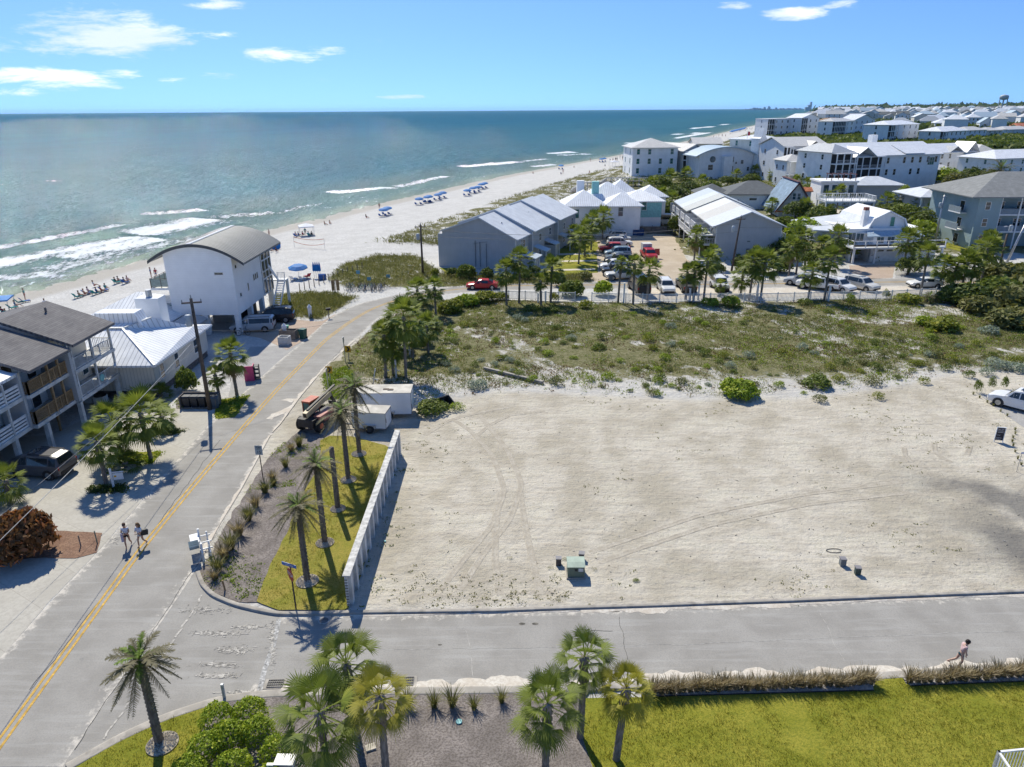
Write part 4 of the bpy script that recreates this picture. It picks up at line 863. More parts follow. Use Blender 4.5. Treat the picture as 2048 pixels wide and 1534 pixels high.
o=empty('air_conditioner',(-37.3,58.0,0),0,'white air conditioning unit with a round fan guard by the cream cottage','air conditioner')
MB().mat(wht_old).box(-.35,.35,-.15,.35,.1,1.1).build('cabinet',None,o);mb=MB().mat(black);mb.tube([(1.0,.1,.75),(1.0,.1,.8)],.5,18);mb.build('fan_guard',None,o);MB().mat(wht_old).box(.55,1.45,-.3,.5,.05,.75).build('base_unit',None,o)
# ---- 3 second cottage roof toward the beach
T=empty('beach_bungalow',(-47.5,75.5,-.6),0,'small bungalow with pale metal hip roof between the cottage and the stilt house','house')
MB().mat(siding_cy).box(0,9.5,0,9,0,3.1).build('wall',None,T);mb=MB().mat(white_metal);hip(mb,0,9.5,0,9,3.1,2.3,.5);mb.build('roof',None,T);mb=MB().mat(grey_metal);hip(mb,9.8,12.4,-2,3.2,2.6,.9,.3);mb.build('porch_roof',None,T);MB().mat(siding_cy).box(9.9,12.3,-1.9,3.1,0,2.5).build('porch',None,T)
# ---- 4 tall stilt house with barrel roof
T=empty('stilt_house',(-38.6,78.6,0),0,'tall white stilt house with a ribbed bronze barrel vaulted roof','house')
W_,D_,Z0,ZE=7.5,12.6,2.35,8.75
arc=[(-1.6+(W_+3.1)*i/24,0)for i in range(25)];hz=lambda x:ZE-.35+2.0*(1-((x-(W_*.47))/(W_*.5+1.62))**2)
mb=MB().mat(siding_w);prof=[(0,Z0),(W_,Z0),(W_,hz(W_)-.12)]+[(x,hz(x)-.12)for x,_ in reversed(arc)if 0<x<W_]+[(0,hz(0)-.12)];mb.extr(prof,'y',0,D_);mb.build('wall',None,T)
mb=MB().mat(bronze_metal);prof=[(x,hz(x)+.08)for x,_ in arc]+[(x,hz(x)-.14)for x,_ in reversed(arc)];mb.extr(prof,'y',-.45,D_+.5);mb.build('roof',None,T)
mb=MB().mat(M('dark_trim',(.07,.075,.08),.6,.1));prof=[(x,hz(x)+.12)for x,_ in arc]+[(x,hz(x)-.22)for x,_ in reversed(arc)];mb.extr(prof,'y',-.50,-.455);mb.build('fascia',None,T)
mb=MB().mat(cap);x_=2.95;mb.extr([(x_,hz(x_)+.16),(x_+.45,hz(x_+.45)+.16),(x_+.45,hz(x_+.45)+.02),(x_,hz(x_)+.02)],'y',-.46,D_+.5);mb.build('roof_flashing',None,T)
for x,y in((.3,.3),(3.6,.3),(7.2,.3),(7.2,4.4),(7.2,8.5),(7.2,12.3),(.3,12.3),(3.6,12.3),(.3,6),(3.6,6)):MB().mat(wht).box(x-.28,x+.28,y-.28,y+.28,0,Z0).build('stilt',None,T)
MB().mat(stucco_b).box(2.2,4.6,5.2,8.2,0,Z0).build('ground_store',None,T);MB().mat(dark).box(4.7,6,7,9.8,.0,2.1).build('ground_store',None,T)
for(x,z,w,h)in((5.9,7.0,.95,.26),):win(T,x,0,z,'F',w,h,glass_d,0)
for(y,z,w,h)in((.9,7.55,.5,.35),(3.3,7.5,.3,1.0),(6.0,7.6,.6,.3),(7.9,7.9,.4,.35),(1.3,4.2,.45,.4),(3.9,4.25,.35,.9),(6.1,5.0,.42,.7),(6.7,5.0,.42,.7),(7.3,5.0,.42,.7)):win(T,W_,y,z,'R',w,h,glass_d,0)
g_=MB().mat(glass_d).box(W_-.02,W_+.03,9.0,D_-.1,Z0+.2,9.0).build('window_wall',None,T)
mb=MB().mat(wht);
for y in(9.0,10.2,11.4,D_-.12):mb.box(W_+.03,W_+.12,y,y+.12,Z0,9.3)
for z in(4.3,5.2,6.6,7.5):mb.box(W_+.034,W_+.1,9.0,D_,z,z+.14)
mb.build('mullion',None,g_)
mb=MB().mat(wht);mb.bar((8.3,8.6,.3),(8.3,12.4,3.6),.08,.3);mb.bar((9.2,8.6,.3),(9.2,12.4,3.6),.08,.3)
for k in range(14):mb.box(8.3,9.2,8.7+k*.27,8.95+k*.27,.35+k*.235,.40+k*.235)
rail(mb,(8.3,12.4),(9.2,12.4),3.6,1.);mb.box(W_,9.3,12.3,13.5,3.5,3.62);mb.bar((8.3,12.5,3.6),(8.3,9.4,6.1),.1,.35);mb.box(9.0,9.3,13.2,13.5,0,3.5);mb.build('stair',None,T)
for z in(5.35,2.45):
    mb=MB().mat(wht);mb.box(-2.4,0,.8,5.5,z-.25,z);bal=mb.build('balcony',None,T);mb=MB().mat(M('bronze_frame',(.10,.09,.07),.5,.1));
    for a,b_ in(((-2.35,.85),(0,.85)),((-2.35,.85),(-2.35,5.4)),((-2.35,5.4),(0,5.4))):rail(mb,a,b_,z,1.05,9,.03,1.1,.06,'glass')
    mb.build('railing',None,bal);mt_g=M('balcony_glass',(.25,.33,.30),.1,.1,spec=.7);MB().mat(mt_g).box(-2.3,-.05,.84,.86,z+.15,z+.95).box(-2.36,-2.34,.9,5.3,z+.15,z+.95).build('glass_panel',None,bal)
# ---- 5 grey townhouse row by the beach: five stepped bays
T=empty('grey_townhouse_row',(-11.9,116.4,0),rad(-20.5),'long grey boarded townhouse row with stepped pale metal roofs by the beach','townhouse row')
Wr,bays,blen=13.4,5,6.5;Ez,Rz=5.2,8.35
for k in range(bays):
    y0=k*blen;off=(0,.35,.1,.45,.25)[k];sh=(0,.6,.3,1.0,.7)[k]
    mb=MB().mat(siding_tx);x1=Wr+sh;mb.extr([(0,0),(x1,0),(x1,Ez+off-.15),(Wr*.55,Rz+off-.2),(.8,5.9+off),(.8,5.4+off),(0,5.4)],'y',y0,y0+blen-.01);w_=mb.build('wall',None,T)
    mb=MB().mat(palegrey_metal);mb.extr([(x1+.5,Ez+off-.1),(Wr*.55,Rz+off),(.6,5.95+off),(.6,5.75+off),(Wr*.55,Rz+off-.2),(x1+.5,Ez+off-.28)],'y',y0-(.35 if k==0 else 0),y0+blen);mb.build('roof',None,T)
    mb=MB().mat(wht);mb.box(x1+.0,x1+.07,y0,y0+.22,0,Ez+off-.2);mb.build('corner_board',None,T)
    for z,ww in((3.3,1.0),(.9,1.2)):win(T,x1,y0+4.1,z,'R',ww,1.15,glass_d,1,1)
    if k in(0,1,2,3,4):
        ax=3.2 if k in(0,)else 2.3;mb=MB().mat(M('awning_metal',(.50,.56,.60),.45,.06));mb.extr([(x1,2.9),(x1+ax,2.2),(x1+ax,2.05),(x1,2.75)],'y',y0+.6,y0+3.0+(1 if k==0 else 0));mb.build('porch_roof',None,T)
        mb=MB().mat(wht);mb.box(x1+ax-.2,x1+ax-.08,y0+.7,y0+.82,0,2.05).box(x1+ax-.2,x1+ax-.08,y0+2.8,y0+2.92,0,2.05);mb.build('porch_post',None,T)
        if k in(0,2):MB().mat(siding_tx).box(x1,x1+ax-.25,y0+.9,y0+2.7,0,2.0).build('porch_room',None,T)
win(T,Wr,3.0,3.1,'R',.7,1.5,glass_d,2,1)
mb=MB().mat(M('conduit_grey',(.17,.18,.19),.6,.1))
for x in(6.6,7.4,8.5):mb.bar((x,-.06,.4),(x,-.06,4.6-.2*(x-6.6)),.07)
mb.bar((6.3,-.1,4.1),(8.7,-.1,4.5),.05);mb.build('electric_mast',None,T)
mb=MB().mat(wht);mb.box(-2.6,-.02,5.5,9.5,3.4,3.6);rail(mb,(-2.5,5.6),(-2.5,9.4),3.6,1.);rail(mb,(-2.5,5.6),(0,5.6),3.6,1.);mb.box(-2.5,-2.3,5.6,5.8,-.6,3.4);mb.build('balcony',None,T)
for k in(0,1,2):MB().mat(M('vent_white',(.6,.6,.6),.6,.1)).tube([(10,3+k*6.5,6.9),(10,3+k*6.5,7.25)],.12,8).build('vent_pipe',None,T)
# ---- 6 second row: grey gabled block with white galleries
T=empty('balcony_apartment_block',(34.6,120.6,0),rad(-3.5),'grey boarded apartment block with patched white metal roof and white galleries','apartment block')
Wb,Db=10.6,35.5
mb=MB().mat(siding_tx);gwall(mb,0,Wb,0,Db,0,5.85,2.1,'y');mb.build('wall',None,T)
patch=[M('roof_patch_a',(.60,.61,.62),.45,.06),M('roof_patch_b',(.54,.52,.47),.45,.08),M('roof_patch_c',(.62,.64,.66),.4,.06),stripe_mat('roof_patch_ribbed',(.60,.61,.62),.5,.8,.15,.45,axis='auto'),M('roof_patch_d',(.50,.50,.45),.45,.08),M('roof_patch_e',(.52,.56,.60),.4,.06)]
yy=[-.6,7,13.5,20,25.5,29.5,36.1]
for k in range(6):
    mb=MB().mat(patch[(2,1,3,4,2,5)[k]]);up_=.0 if k<3 else.22;m_=Wb/2;x0=-.9 if k<3 else-1.7;zz=5.95-.05;sl=2.1/(m_)
    mb.extr([(x0,5.95+up_+x0*.39),(m_,8.1+up_),(Wb+.7,5.95+up_-.28),(Wb+.7,5.8+up_-.28),(m_,7.92+up_),(x0,5.78+up_+x0*.39)],'y',yy[k],yy[k+1]);mb.build('roof',None,T)
for k in range(6):
    y=1.2+k*5.9;mb=MB().mat(siding_tx);mb.box(-2.4,0,y+5.3,y+5.45,3.2,5.2);mb.build('party_screen',None,T)
for z in(2.4,4.0):
    mb=MB().mat(wht);x=-2.5 if z<3 else-2.2;mb.box(x,0,1.0,Db-2,z-.2,z);gal=mb.build('gallery',None,T);mb=MB().mat(wht);rail(mb,(x+.05,1.0),(x+.05,Db-2),z,1.0,.45,.06,2.8,.08);rail(mb,(x+.05,1.0),(0,1.),z,1.,.4,.06);mb.build('railing',None,gal)
for k in range(7):MB().mat(wht).box(-2.45,-2.3,1.2+k*5.3,1.35+k*5.3,0,5.0).build('post',None,T)
for k in range(6):win(T,0,3.6+k*5.6,4.1,'L',1.6,1.7,glass_d,0,1,name='glass_door')
MB().mat(dark).box(-.03,0,1,Db-2,.1,2.1).build('undercroft',None,T);MB().mat(wht).box(Wb,Wb+.1,0,.15,0,5.6).box(-.1,0,0,.15,0,5.6).build('corner_board',None,T)  # thin dark sheet on the solid wall paints in the shade below the galleries
mb=MB().mat(M('conduit_grey',(.17,.18,.19)));mb.box(5.2,5.9,-.14,0,1.0,1.9).box(6.3,6.36,-.08,0,.2,2.6).box(5.2,5.7,-.06,0,3.0,3.2);mb.build('meter_box',None,T)
mb=MB().mat(wht);mb.box(Wb,Wb+1.4,1.5,5,2.9,3.1);rail(mb,(Wb+1.3,1.5),(Wb+1.3,5),3.1,1.,.4,.05);mb.build('balcony',None,T)
# ---- 7 white house of many hip roofs
T=empty('white_hip_roof_house',(10.4,145.5,0),0,'sprawling white stucco house under several white metal hip roofs with turquoise trim','house')
mb=MB().mat(stucco);mb.box(.5,8.5,0,9,0,6.0).box(8.5,15.6,-.3,6.8,0,6.0).box(6,16.5,6.8,17,0,6.1).box(14,20.8,4.8,12.8,0,6.1).box(17,23.5,14,21,0,6.0);mb.build('wall',None,T)
for a in((.5,8.5,0,9,6.0,2.7),(8.6,15.6,-.3,6.8,6.0,2.3),(6,15,8.5,17,6.5,3.0),(12.5,21,5,12.8,6.3,1.9),(10.5,17.5,14,22,6.6,2.9),(17.5,23.5,14,21,6.2,2.1)):
    mb=MB().mat(white_metal);hip(mb,*a,.6);mb.build('roof',None,T)
mb=MB().mat(white_metal);gable(mb,4,14,4.5,9.5,6.1,1.5,'x',.1);mb.build('roof',None,T)
MB().mat(stucco_g).box(3.4,4.9,7.2,8.6,6,10.2).build('chimney',None,T);MB().mat(turq).box(6.6,8.0,7.2,8.6,6,10.0).build('chimney',None,T);MB().mat(turq).box(20.81,20.86,5,12,3,6.0).box(15.7,20.8,4.75,4.79,3,6.0).build('accent_wall',None,T)
for(x,z,g1)in((2.8,3.6,glass_t),(11.6,4.0,glass_b),(17.2,4.5,glass_t)):win(T,x,0 if x<5 else(-.3 if x<15 else 4.75),z,'F',.9,1.7,g1,1)
for y in(6.5,10):win(T,20.87,y,4.2,'R',.9,1.4,glass_d,1)
win(T,15.6,1.2,.3,'R',1.0,2.0,glass_d,0,name='door')
mb=MB().mat(wht_old)
W2=empty('timber_fence',(0,0,0),0,'brown timber board fence behind the parked cars','fence');A=at(1180,467);B=at(1345,467);mb=MB().mat(greyw);d=(B-A).normalized();L=(B-A).length
mb.bar(A+Vector((0,0,.75)),B+Vector((0,0,.75)),.05,1.4);mb.build('boards',None,W2)
for k in range(9):p=A+d*(L*k/8);MB().mat(greyw).box(p.x-.07,p.x+.07,p.y-.14,p.y-.03,0,1.65).build('post',None,W2)
T=empty('dune_walkover',(0,0,0),0,'weathered timber walkover with white rails crossing the dune','boardwalk')
pts=[at(1142,386,.3),at(1162,372,1.6),at(1200,371,1.6),at(1212,362,2.0),at(1300,362,2.2)]
mb=MB().mat(greyw)
for a,b_ in zip(pts[:-1],pts[1:]):mb.bar(a,b_,1.6,.15)
mb.build('deck',None,T);mb=MB().mat(wht_old)
for a,b_ in zip(pts[:-1],pts[1:]):
    for o_ in(-.8,.8):
        q=Vector((0,o_,0));mb.bar(a+q+Vector((0,0,1)),b_+q+Vector((0,0,1)),.12);k=max(1,int((b_-a).length/1.6))
        for i in range(k+1):p=a.lerp(b_,i/k)+q;mb.bar((p.x,p.y,-1.2),(p.x,p.y,p.z+1),.12)
mb.build('railing',None,T)
# ---- 8 gambrel roofed house
T=empty('gambrel_house',(56.2,116.6,0),rad(3),'white house with a barn shaped gambrel roof, chimney and wraparound deck','house')
mb=MB().mat(siding_w);mb.box(.6,14.8,4.6,5.0,0,2.5).box(.2,.5,1.5,5,0,2.5).box(3.5,14.8,1.2,1.5,0,2.45).box(3.5,3.7,1.2,5,0,2.45).box(.5,13.5,3.4,15,2.7,5.1);mb.build('wall',None,T)
mb=MB().mat(siding_w);mb.extr([(4.2,5.0),(10.6,5.0),(10.1,6.6),(7.4,7.75),(4.9,6.6)],'y',4.2,14.5);mb.build('gable_wall',None,T)
mb=MB().mat(white_metal);mb.extr([(3.9,4.95),(4.75,6.65),(7.4,7.95),(10.2,6.65),(11.0,4.95),(10.8,4.95),(10.05,6.5),(7.4,7.78),(4.9,6.5),(4.1,4.95)],'y',3.7,14.8);mb.build('roof',None,T)
mb=MB().mat(palegrey_metal);mb.face([(-4.5,5.5,4.7),(4.4,2.6,4.5),(5.0,4.6,5.6),(4.9,15.5,5.9),(-4.0,16,4.9)]);mb.face([(-4.5,5.5,4.5),(-4.0,16,4.7),(4.9,15.5,5.7),(5,4.6,5.4),(4.4,2.6,4.3)])
for a,b_ in(((-4.5,5.5),(4.4,2.6)),((-4.0,16),(-4.5,5.5))):za,zb=(4.7,4.5)if a[1]==5.5 else(4.9,4.7);mb.face([(*a,za-.2),(*b_,zb-.2),(*b_,zb),(*a,za)])
mb.build('low_roof',None,T);mb=MB().mat(siding_g);mb.box(-4.2,3.6,5.4,15.3,2.6,4.6);mb.build('side_wall',None,T)
for k in range(6):win(T,-4.2,6.4+k*1.5,3.0,'L',.9,1.3,glass_d,0)
mb=MB().mat(tealroof);mb.face([(3.0,1.8,4.1),(12.8,1.8,4.1),(11.2,4.2,5.1),(4.0,4.2,5.1)]);mb.face([(3.0,1.8,3.95),(4,4.2,4.95),(11.2,4.2,4.95),(12.8,1.8,3.95)]);mb.face([(3,1.8,3.95),(12.8,1.8,3.95),(12.8,1.8,4.1),(3,1.8,4.1)]);mb.build('porch_roof',None,T)
MB().mat(wht).box(4.2,8.6,2.0,3.6,2.7,4.0).build('bay',None,T)
for(x,y)in((5.4,1.99),(7.2,1.99),(1.2,3.39),(2.6,3.39)):win(T,x,y,2.95,'F',1.2,1.05 if x>4 else 1.5,glass_b,0,1)
win(T,8.2,4.15,5.35,'F',.7,1.5,glass_g,0)
mb=MB().mat(wht);mb.box(-.4,15.2,-.6,3.4,2.45,2.7);dk=mb.build('deck',None,T);mb=MB().mat(wht)
rail(mb,(-.3,-.5),(15.1,-.5),2.7,1.0,9,.04,1.9,.12,'g');rail(mb,(-.3,-.5),(-.3,3.3),2.7,1.,9,.04,1.9,.12,'g');mb.build('railing',None,dk);MB().mat(M('netting',(.16,.14,.12),.9,.1)).box(-.2,15,-.52,-.5,2.8,3.15).build('rail_netting',None,dk)
for x in(0,3.6,8.6,14.9):MB().mat(wht).box(x-.15,x+.15,-.4,-.1,0,2.45).build('post',None,T)
for x0 in(4.4,9.8):
    g_=MB().mat(wht).box(x0,x0+3.4,1.12,1.19,.05,2.15).build('garage_door',None,T);MB().mat(glass_d).box(x0+.3,x0+1.4,1.09,1.118,1.7,1.95).box(x0+1.9,x0+3.1,1.09,1.118,1.7,1.95).build('pane',None,g_)
for x in(3.9,8.2,9.4):
    mb=MB().mat(wht);prev=None
    for i in range(7):q=i/6;p=(x,.2+1.0*(1-q)**2-.6*q,1.0+1.4*q);prev and mb.bar(prev,p,.14);prev=p
    mb.build('brace',None,T)
MB().mat(wht).box(3.9,4.8,5.5,6.4,4.5,7.8).build('chimney',None,T);MB().mat(brickred).box(4.0,4.7,5.6,6.3,7.8,8.3).build('chimney_pot',None,T)
# ---- 9 blue grey apartment building on the right
T=empty('blue_apartment_building',(81.6,128.6,0),rad(-2),'three storey blue grey sided apartment building with shingle hip roof, right edge','apartment building')
mb=MB().mat(siding_b);mb.box(1.2,26,3.2,16,0,9.2).box(1.2,5.2,0,3.2,0,9.2);mb.build('wall',None,T)
mb=MB().mat(shingle2);hip(mb,0,26,-.4,16,9.3,3.6,.7);mb.build('roof',None,T)
mb=MB().mat(wht)
for z in(2.9,5.9):mb.box(5.2,26,.4,3.2,z,z+.22);mb.box(0,1.2,3,7,z,z+.2)
mb.build('gallery_slab',None,T)
mb=MB().mat(M('blue_panel',(.22,.27,.31),.8,.08))
for z in(3.1,6.1):mb.box(5.2,26,.42,.5,z,z+1.0)
mb.box(0,.08,3,7,3.1,4.1).box(0,.08,3,7,6.1,7.1);mb.build('parapet_panel',None,T)
for k in range(7):MB().mat(wht).box(5.3+k*3.4,5.5+k*3.4,.3,.48,0,9.2).build('post',None,T)
for z in(1.2,4.1,7.0):win(T,2.9,0,z,'F',.8,1.3,glass_d,1)
for z in(3.5,6.5):
    for k in range(5):win(T,7+k*3.6,3.2,z,'F',1.3,1.5,glass_d,1)
for z in(.5,3.4,6.4):win(T,1.2,4.8,z,'L',1.4,1.6,glass_d,0)
# ---- 10 grey shingle cottage, 11 weathered A-frame, 12 raised hip house, 13 pergola house, 14 deck
T=empty('grey_cottage',(55.5,186,0),rad(-4),'low white cottage with a dark grey shingle hip roof behind the apartment block','house')
MB().mat(siding_w).box(0,14.5,0,12,0,3.6).build('wall',None,T);mb=MB().mat(shingle3);hip(mb,0,14.5,0,12,3.7,2.8,.7);mb.build('roof',None,T);mb=MB().mat(shingle3);hip(mb,-7,1.5,3.5,12,3.4,2.2,.5);mb.build('roof',None,T);MB().mat(siding_w).box(-6.5,0,4,11.5,0,3.3).build('wall',None,T)
for x in(2.2,9.5,13):win(T,x,0,1.0 if x<12 else 1.2,'F',1.1,1.3,glass_b,1)
win(T,6.2,0,2.2,'F',1.8,.5,glass_d,0)
T=empty('a_frame_house',(63.0,171.5,0),rad(-6),'old A-frame house with a peeling blue roof, maroon trim and rusty dormer','house')
mb=MB().mat(wht_old);mb.extr([(0,1.5),(8.4,1.5),(4.2,7.6)],'y',0,14);mb.build('gable_wall',None,T)
mb=MB().mat(tarp);mb.extr([(4.2,7.95),(9.0,1.2),(8.8,1.05),(4.2,7.7),(-.4,1.05),(-.6,1.2)],'y',-.5,14.5);mb.build('roof',None,T);mb=MB().mat(maroon);mb.bar((4.2,-.5,8.0),(4.2,14.5,8.0),.8,.14);mb.bar((4.2,-.52,7.8),(9.0,-.52,1.1),.1,.3);mb.bar((4.2,-.52,7.8),(-.6,-.52,1.1),.1,.3);mb.build('trim',None,T)
mb=MB().mat(rust);mb.box(-.4,8.8,-.9,-.4,1.2,1.45);mb.build('rusty_fascia',None,T);MB().mat(siding_w).box(0.4,8,.3,13,0,1.5).build('wall',None,T);MB().mat(wht_old).box(5.5,9.3,7,10.4,2.6,5.2).build('dormer',None,T);mb=MB().mat(rust);gable(mb,5.5,9.4,7,10.4,5.2,.8,'x',.3);mb.build('dormer_roof',None,T)
for x in(3.5,4.6):win(T,x,-.01,4.0,'F',.7,1.4,glass_b,1)
win(T,9.31,8.7,3.2,'R',.9,1.2,glass_t,0)
T=empty('raised_hip_roof_house',(91.5,161.5,0),rad(0),'grey raised house with a low pale metal hip roof and dormer among palms','house')
MB().mat(siding_g).box(0,19,0,10,2.6,5.6).build('wall',None,T);mb=MB().mat(palegrey_metal);hip(mb,-1.5,12,-1.8,10,5.7,2.1,.4);mb.build('roof',None,T);mb=MB().mat(palegrey_metal);hip(mb,10,20,0,9,5.6,1.4,.5);mb.build('roof',None,T)
MB().mat(siding_g).box(2.2,4.8,-.4,2.4,5.7,7.2).build('dormer',None,T);mb=MB().mat(palegrey_metal);gable(mb,2.0,5,-.6,3,7.2,.7,'y',.2);mb.build('dormer_roof',None,T)
for x in(-1.2,2.5,6,9.5,18.6):MB().mat(wht).box(x-.12,x+.12,-1.5,-1.26,0,5.6).build('post',None,T)
mb=MB().mat(wht);mb.box(-1.4,12,-1.6,0,2.5,2.7);rail(mb,(-1.3,-1.5),(12,-1.5),2.7,.9,.5,.05,2.2,.08);mb.build('gallery',None,T)
for x in(2,5,8,15,17):win(T,x,0,3.2,'F',1.1,1.4,glass_d,1)
T=empty('pergola_house',(80.5,190,0),rad(-3),'small white house with a dark roof pergola and grey roofed wing','house')
MB().mat(wht).box(0,9,0,8,0,6.0).build('wall',None,T);MB().mat(wht).box(-.3,9.3,-.3,8.3,6.0,6.4).build('roof_slab',None,T);mb=MB().mat(maroon)
for x in(2.5,5.5,8.6):
    for y in(.5,4):mb.box(x,x+.15,y,y+.15,6.4,8)
for x in(2.5,4,5.5,7,8.6):mb.bar((x,0,8),(x,4.6,8),.12,.2)
mb.build('pergola',None,T);mb=MB().mat(palegrey_metal);hip(mb,9,22,2,12,5.2,1.8,.5);mb.build('roof',None,T);MB().mat(siding_g).box(9.4,21.6,2.4,11.6,0,5.2).build('wing',None,T)
for x in(1.3,3.4,5.5,7.6):win(T,x,0,3.2,'F',1.3,2.2,glass_b,0)
T=empty('raised_deck',(70.6,163,0),rad(-2),'raised white railed deck on posts above the gambrel house','deck');mb=MB().mat(wht);mb.box(0,11,0,6,4.2,4.5);mb.build('platform',None,T);mb=MB().mat(wht)
for a,b_ in(((0,0),(11,0)),((0,0),(0,6)),((11,0),(11,6)),((0,6),(11,6))):rail(mb,a,b_,4.5,1.1,.5,.05,2,.1)
mb.build('railing',None,T)
for x,y in((.2,.2),(5.5,.2),(10.7,.2),(.2,5.7),(10.7,5.7)):MB().mat(wht).box(x-.15,x+.15,y-.15,y+.15,0,4.2).build('post',None,T)
# ---- taller villas further back, set out from their visible corners
def villa(name,pl,pr,ey,depth,floors,roof,wall_m,roof_m,rh,label,cols=None,glass=None,porch=None,side='L',z=0,win_w=.8,win_h=1.35,skip=(),group=None,ov=.6,cat='house',sidewin=2,chim=None,tower=None,wf=None,wl=None):
    A=at(*pl);B=at(*pr);A.z=B.z=0;w=(B-A).length;th=math.atan2(B.y-A.y,B.x-A.x);h=top_height(pl,ey);T=empty(name,A,th,label,cat,group);glass=glass or glass_d;fh=h/floors;rh=rh*(.74 if roof!='flat' else 1)
    mb=MB().mat(wall_m).box(0,w,0,depth,0,h);mb.build('wall',None,T)
    if roof!='flat':
        mb=MB().mat(roof_m)
        if roof=='hip':hip(mb,0,w,0,depth,h+.1,rh,ov)
        elif roof=='gx':gable(mb,0,w,0,depth,h+.1,rh,'x',ov);
        else:gable(mb,0,w,0,depth,h+.1,rh,'y',ov)
        mb.build('roof',None,T)
        if roof in('gx','gy'):mb=MB().mat(wall_m);gwall(mb,.02,w-.02,.02,depth-.02,h-.3,h,rh*.9,roof[1]);mb.build('gable_wall',None,T)
    else:
        mb=MB().mat(roof_m).box(-.25,w+.25,-.25,depth+.25,h,h+.35);mb.build('roof',None,T)
    cols=cols or max(2,int(w/3.2));x0=0
    if porch:
        px0,px1,pd=porch[0]*w,porch[1]*w,porch[2]
        dk=MB().mat(dark if len(porch)<4 else porch[3]).box(px0+.1,px1-.1,-.05,-.01,.2,h-.2).build('gallery_recess',None,T)  # flat panel on the wall; where dark, it paints in the gallery's shade
        mb=MB().mat(wht)
        for f in range(1,floors+1):mb.box(px0,px1,-pd,-.06,f*fh-.3,f*fh-.02)
        mb.build('gallery',None,T)
        mb=MB().mat(wht)
        for f in range(1,floors):rail(mb,(px0+.1,-pd+.08),(px1-.1,-pd+.08),f*fh,.95,.45,.05,9,.07)
        mb.build('railing',None,T)
        k=max(2,int((px1-px0)/2.4))
        for i in range(k+1):x=px0+.15+(px1-px0-.3)*i/k;MB().mat(wht).box(x-.13,x+.13,-pd+.02,-pd+.26,0,h).build('column',None,T)
        if roof!='flat' and porch[0]==0 and porch[1]==1:pass
    for f in range(floors):
        for i in range(cols):
            x=w*(i+.5)/cols
            if(f,i)in skip or(porch and porch[0]*w-.3<x<porch[1]*w+.3):continue
            win(T,x,0,f*fh+fh*.32,'F',win_w,min(win_h,fh*.55),glass,1)
        for i in range(sidewin):
            y=depth*(i+.5)/sidewin
            if side=='L':win(T,0,y,f*fh+fh*.32,'L',win_w,min(win_h,fh*.55),glass,1)
            else:win(T,w,y,f*fh+fh*.32,'R',win_w,min(win_h,fh*.55),glass,1)
    if chim:MB().mat(wall_m).box(chim[0]*w-.6,chim[0]*w+.6,depth*.5-.6,depth*.5+.6,h,h+rh+chim[1]).build('chimney',None,T)
    return T,w,h
random.seed(21)
villa('beachfront_house',(1263,353),(1352,352),296,17,3,'hip',stucco,cream_metal,4.2,'tall plain white beachfront house with a pale hip roof and teal windows',4,glass_t,skip=((0,1),(2,2)),win_w=1.1,win_h=1.9,ov=.8)
T,w,h=villa('beachfront_house',(1364,352),(1408,350),303,22,3,'gy',stucco_b,cream_metal,3.4,'narrow beige house with a long brown metal gable behind the curved roof house',2,glass_d,(0,.55,2.2),win_w=.9)
villa('beachfront_house',(1385,335),(1440,335),288,16,3,'gx',stucco_b,cream_metal,3.2,'beige house with a low tan roof ridge showing above the curved roof house',3,glass_d)
# curved roof modern house
A=at(1395,358);B=at(1502,356);w=(B-A).length;T=empty('curved_roof_house',A,math.atan2(B.y-A.y,B.x-A.x),'pale modern house with a shallow curved roof and a round window','house');h=top_height((1395,358),311)
ar=[(-1.6+(w+3.2)*i/20,h-.3+3.1*(1-((i/20-.5)*2)**2))for i in range(21)]
mb=MB().mat(stucco_g);mb.extr([(.5,0),(w-.5,0),(w,h+.1)]+[(x,z-.15)for x,z in reversed(ar)if.3<x<w-.3]+[(0,h+.1)],'y',0,14);mb.build('wall',None,T)
mb=MB().mat(tealroof);mb.extr([(x,z+.15)for x,z in ar]+[(x,z-.2)for x,z in reversed(ar)],'y',-1.0,15);mb.build('roof',None,T);MB().mat(stucco_g).box(w*.42,w*.58,-2.2,0,0,h-.3).build('entry_tower',None,T)
mb=MB().mat(glass_b);mb.tube([(w*.25,-.08,h*.83),(w*.25,-.0,h*.83)],1.1,20);rw=mb.build('round_window',None,T)
for(x,z,a_,b_)in((.22,.38,1.8,1.8),(.62,.7,.9,1.9),(.69,.62,.6,.7),(.8,.62,1.0,1.3),(.62,.3,.9,1.9),(.69,.3,.6,.7),(.92,.32,.8,1.3)):win(T,w*x,0,h*z,'F',a_,b_,glass_d,1)
T,w,h=villa('tower_house',(1508,356),(1558,352),280,13,4,'hip',stucco_b,white_metal,2.2,'beige four storey villa with a white curved gable tower, right of the flagpole',3,glass_t,skip=((0,1),(2,1)),win_w=1.1,win_h=1.8)
mb=MB().mat(wht);mb.extr([(-.6,0),(3.4,0),(3.4,h+.5),(2.6,h+1.0),(1.8,h+3.2),(1.4,h+4.2),(1.0,h+3.2),(.2,h+1.0),(-.6,h+.5)],'y',-1.2,2.5);mb.build('tower',None,T)
for z in(.55,.3):win(T,1.4,-1.2,h*z,'F',1.8,2.2,glass_t,1)
T,w,h=villa('grey_roof_villa',(1560,366),(1645,364),293,17,3,'gx',stucco_g,cream_metal,3.6,'broad grey white villa with a large tan roof, its end toward the sea',5,glass_d,(0,.16,2.0,dark),skip=((0,2),(1,3),(0,4),(1,4)),win_w=1.1)
mb=MB().mat(cream_metal);gable(mb,w*.55,w*.8,-.6,6,h-.2,1.9,'y',.5);mb.build('roof',None,T);MB().mat(dark).box(w*.17,w*.31,-.06,-.01,h-2.6,h-1.0).build('shutter',None,T)
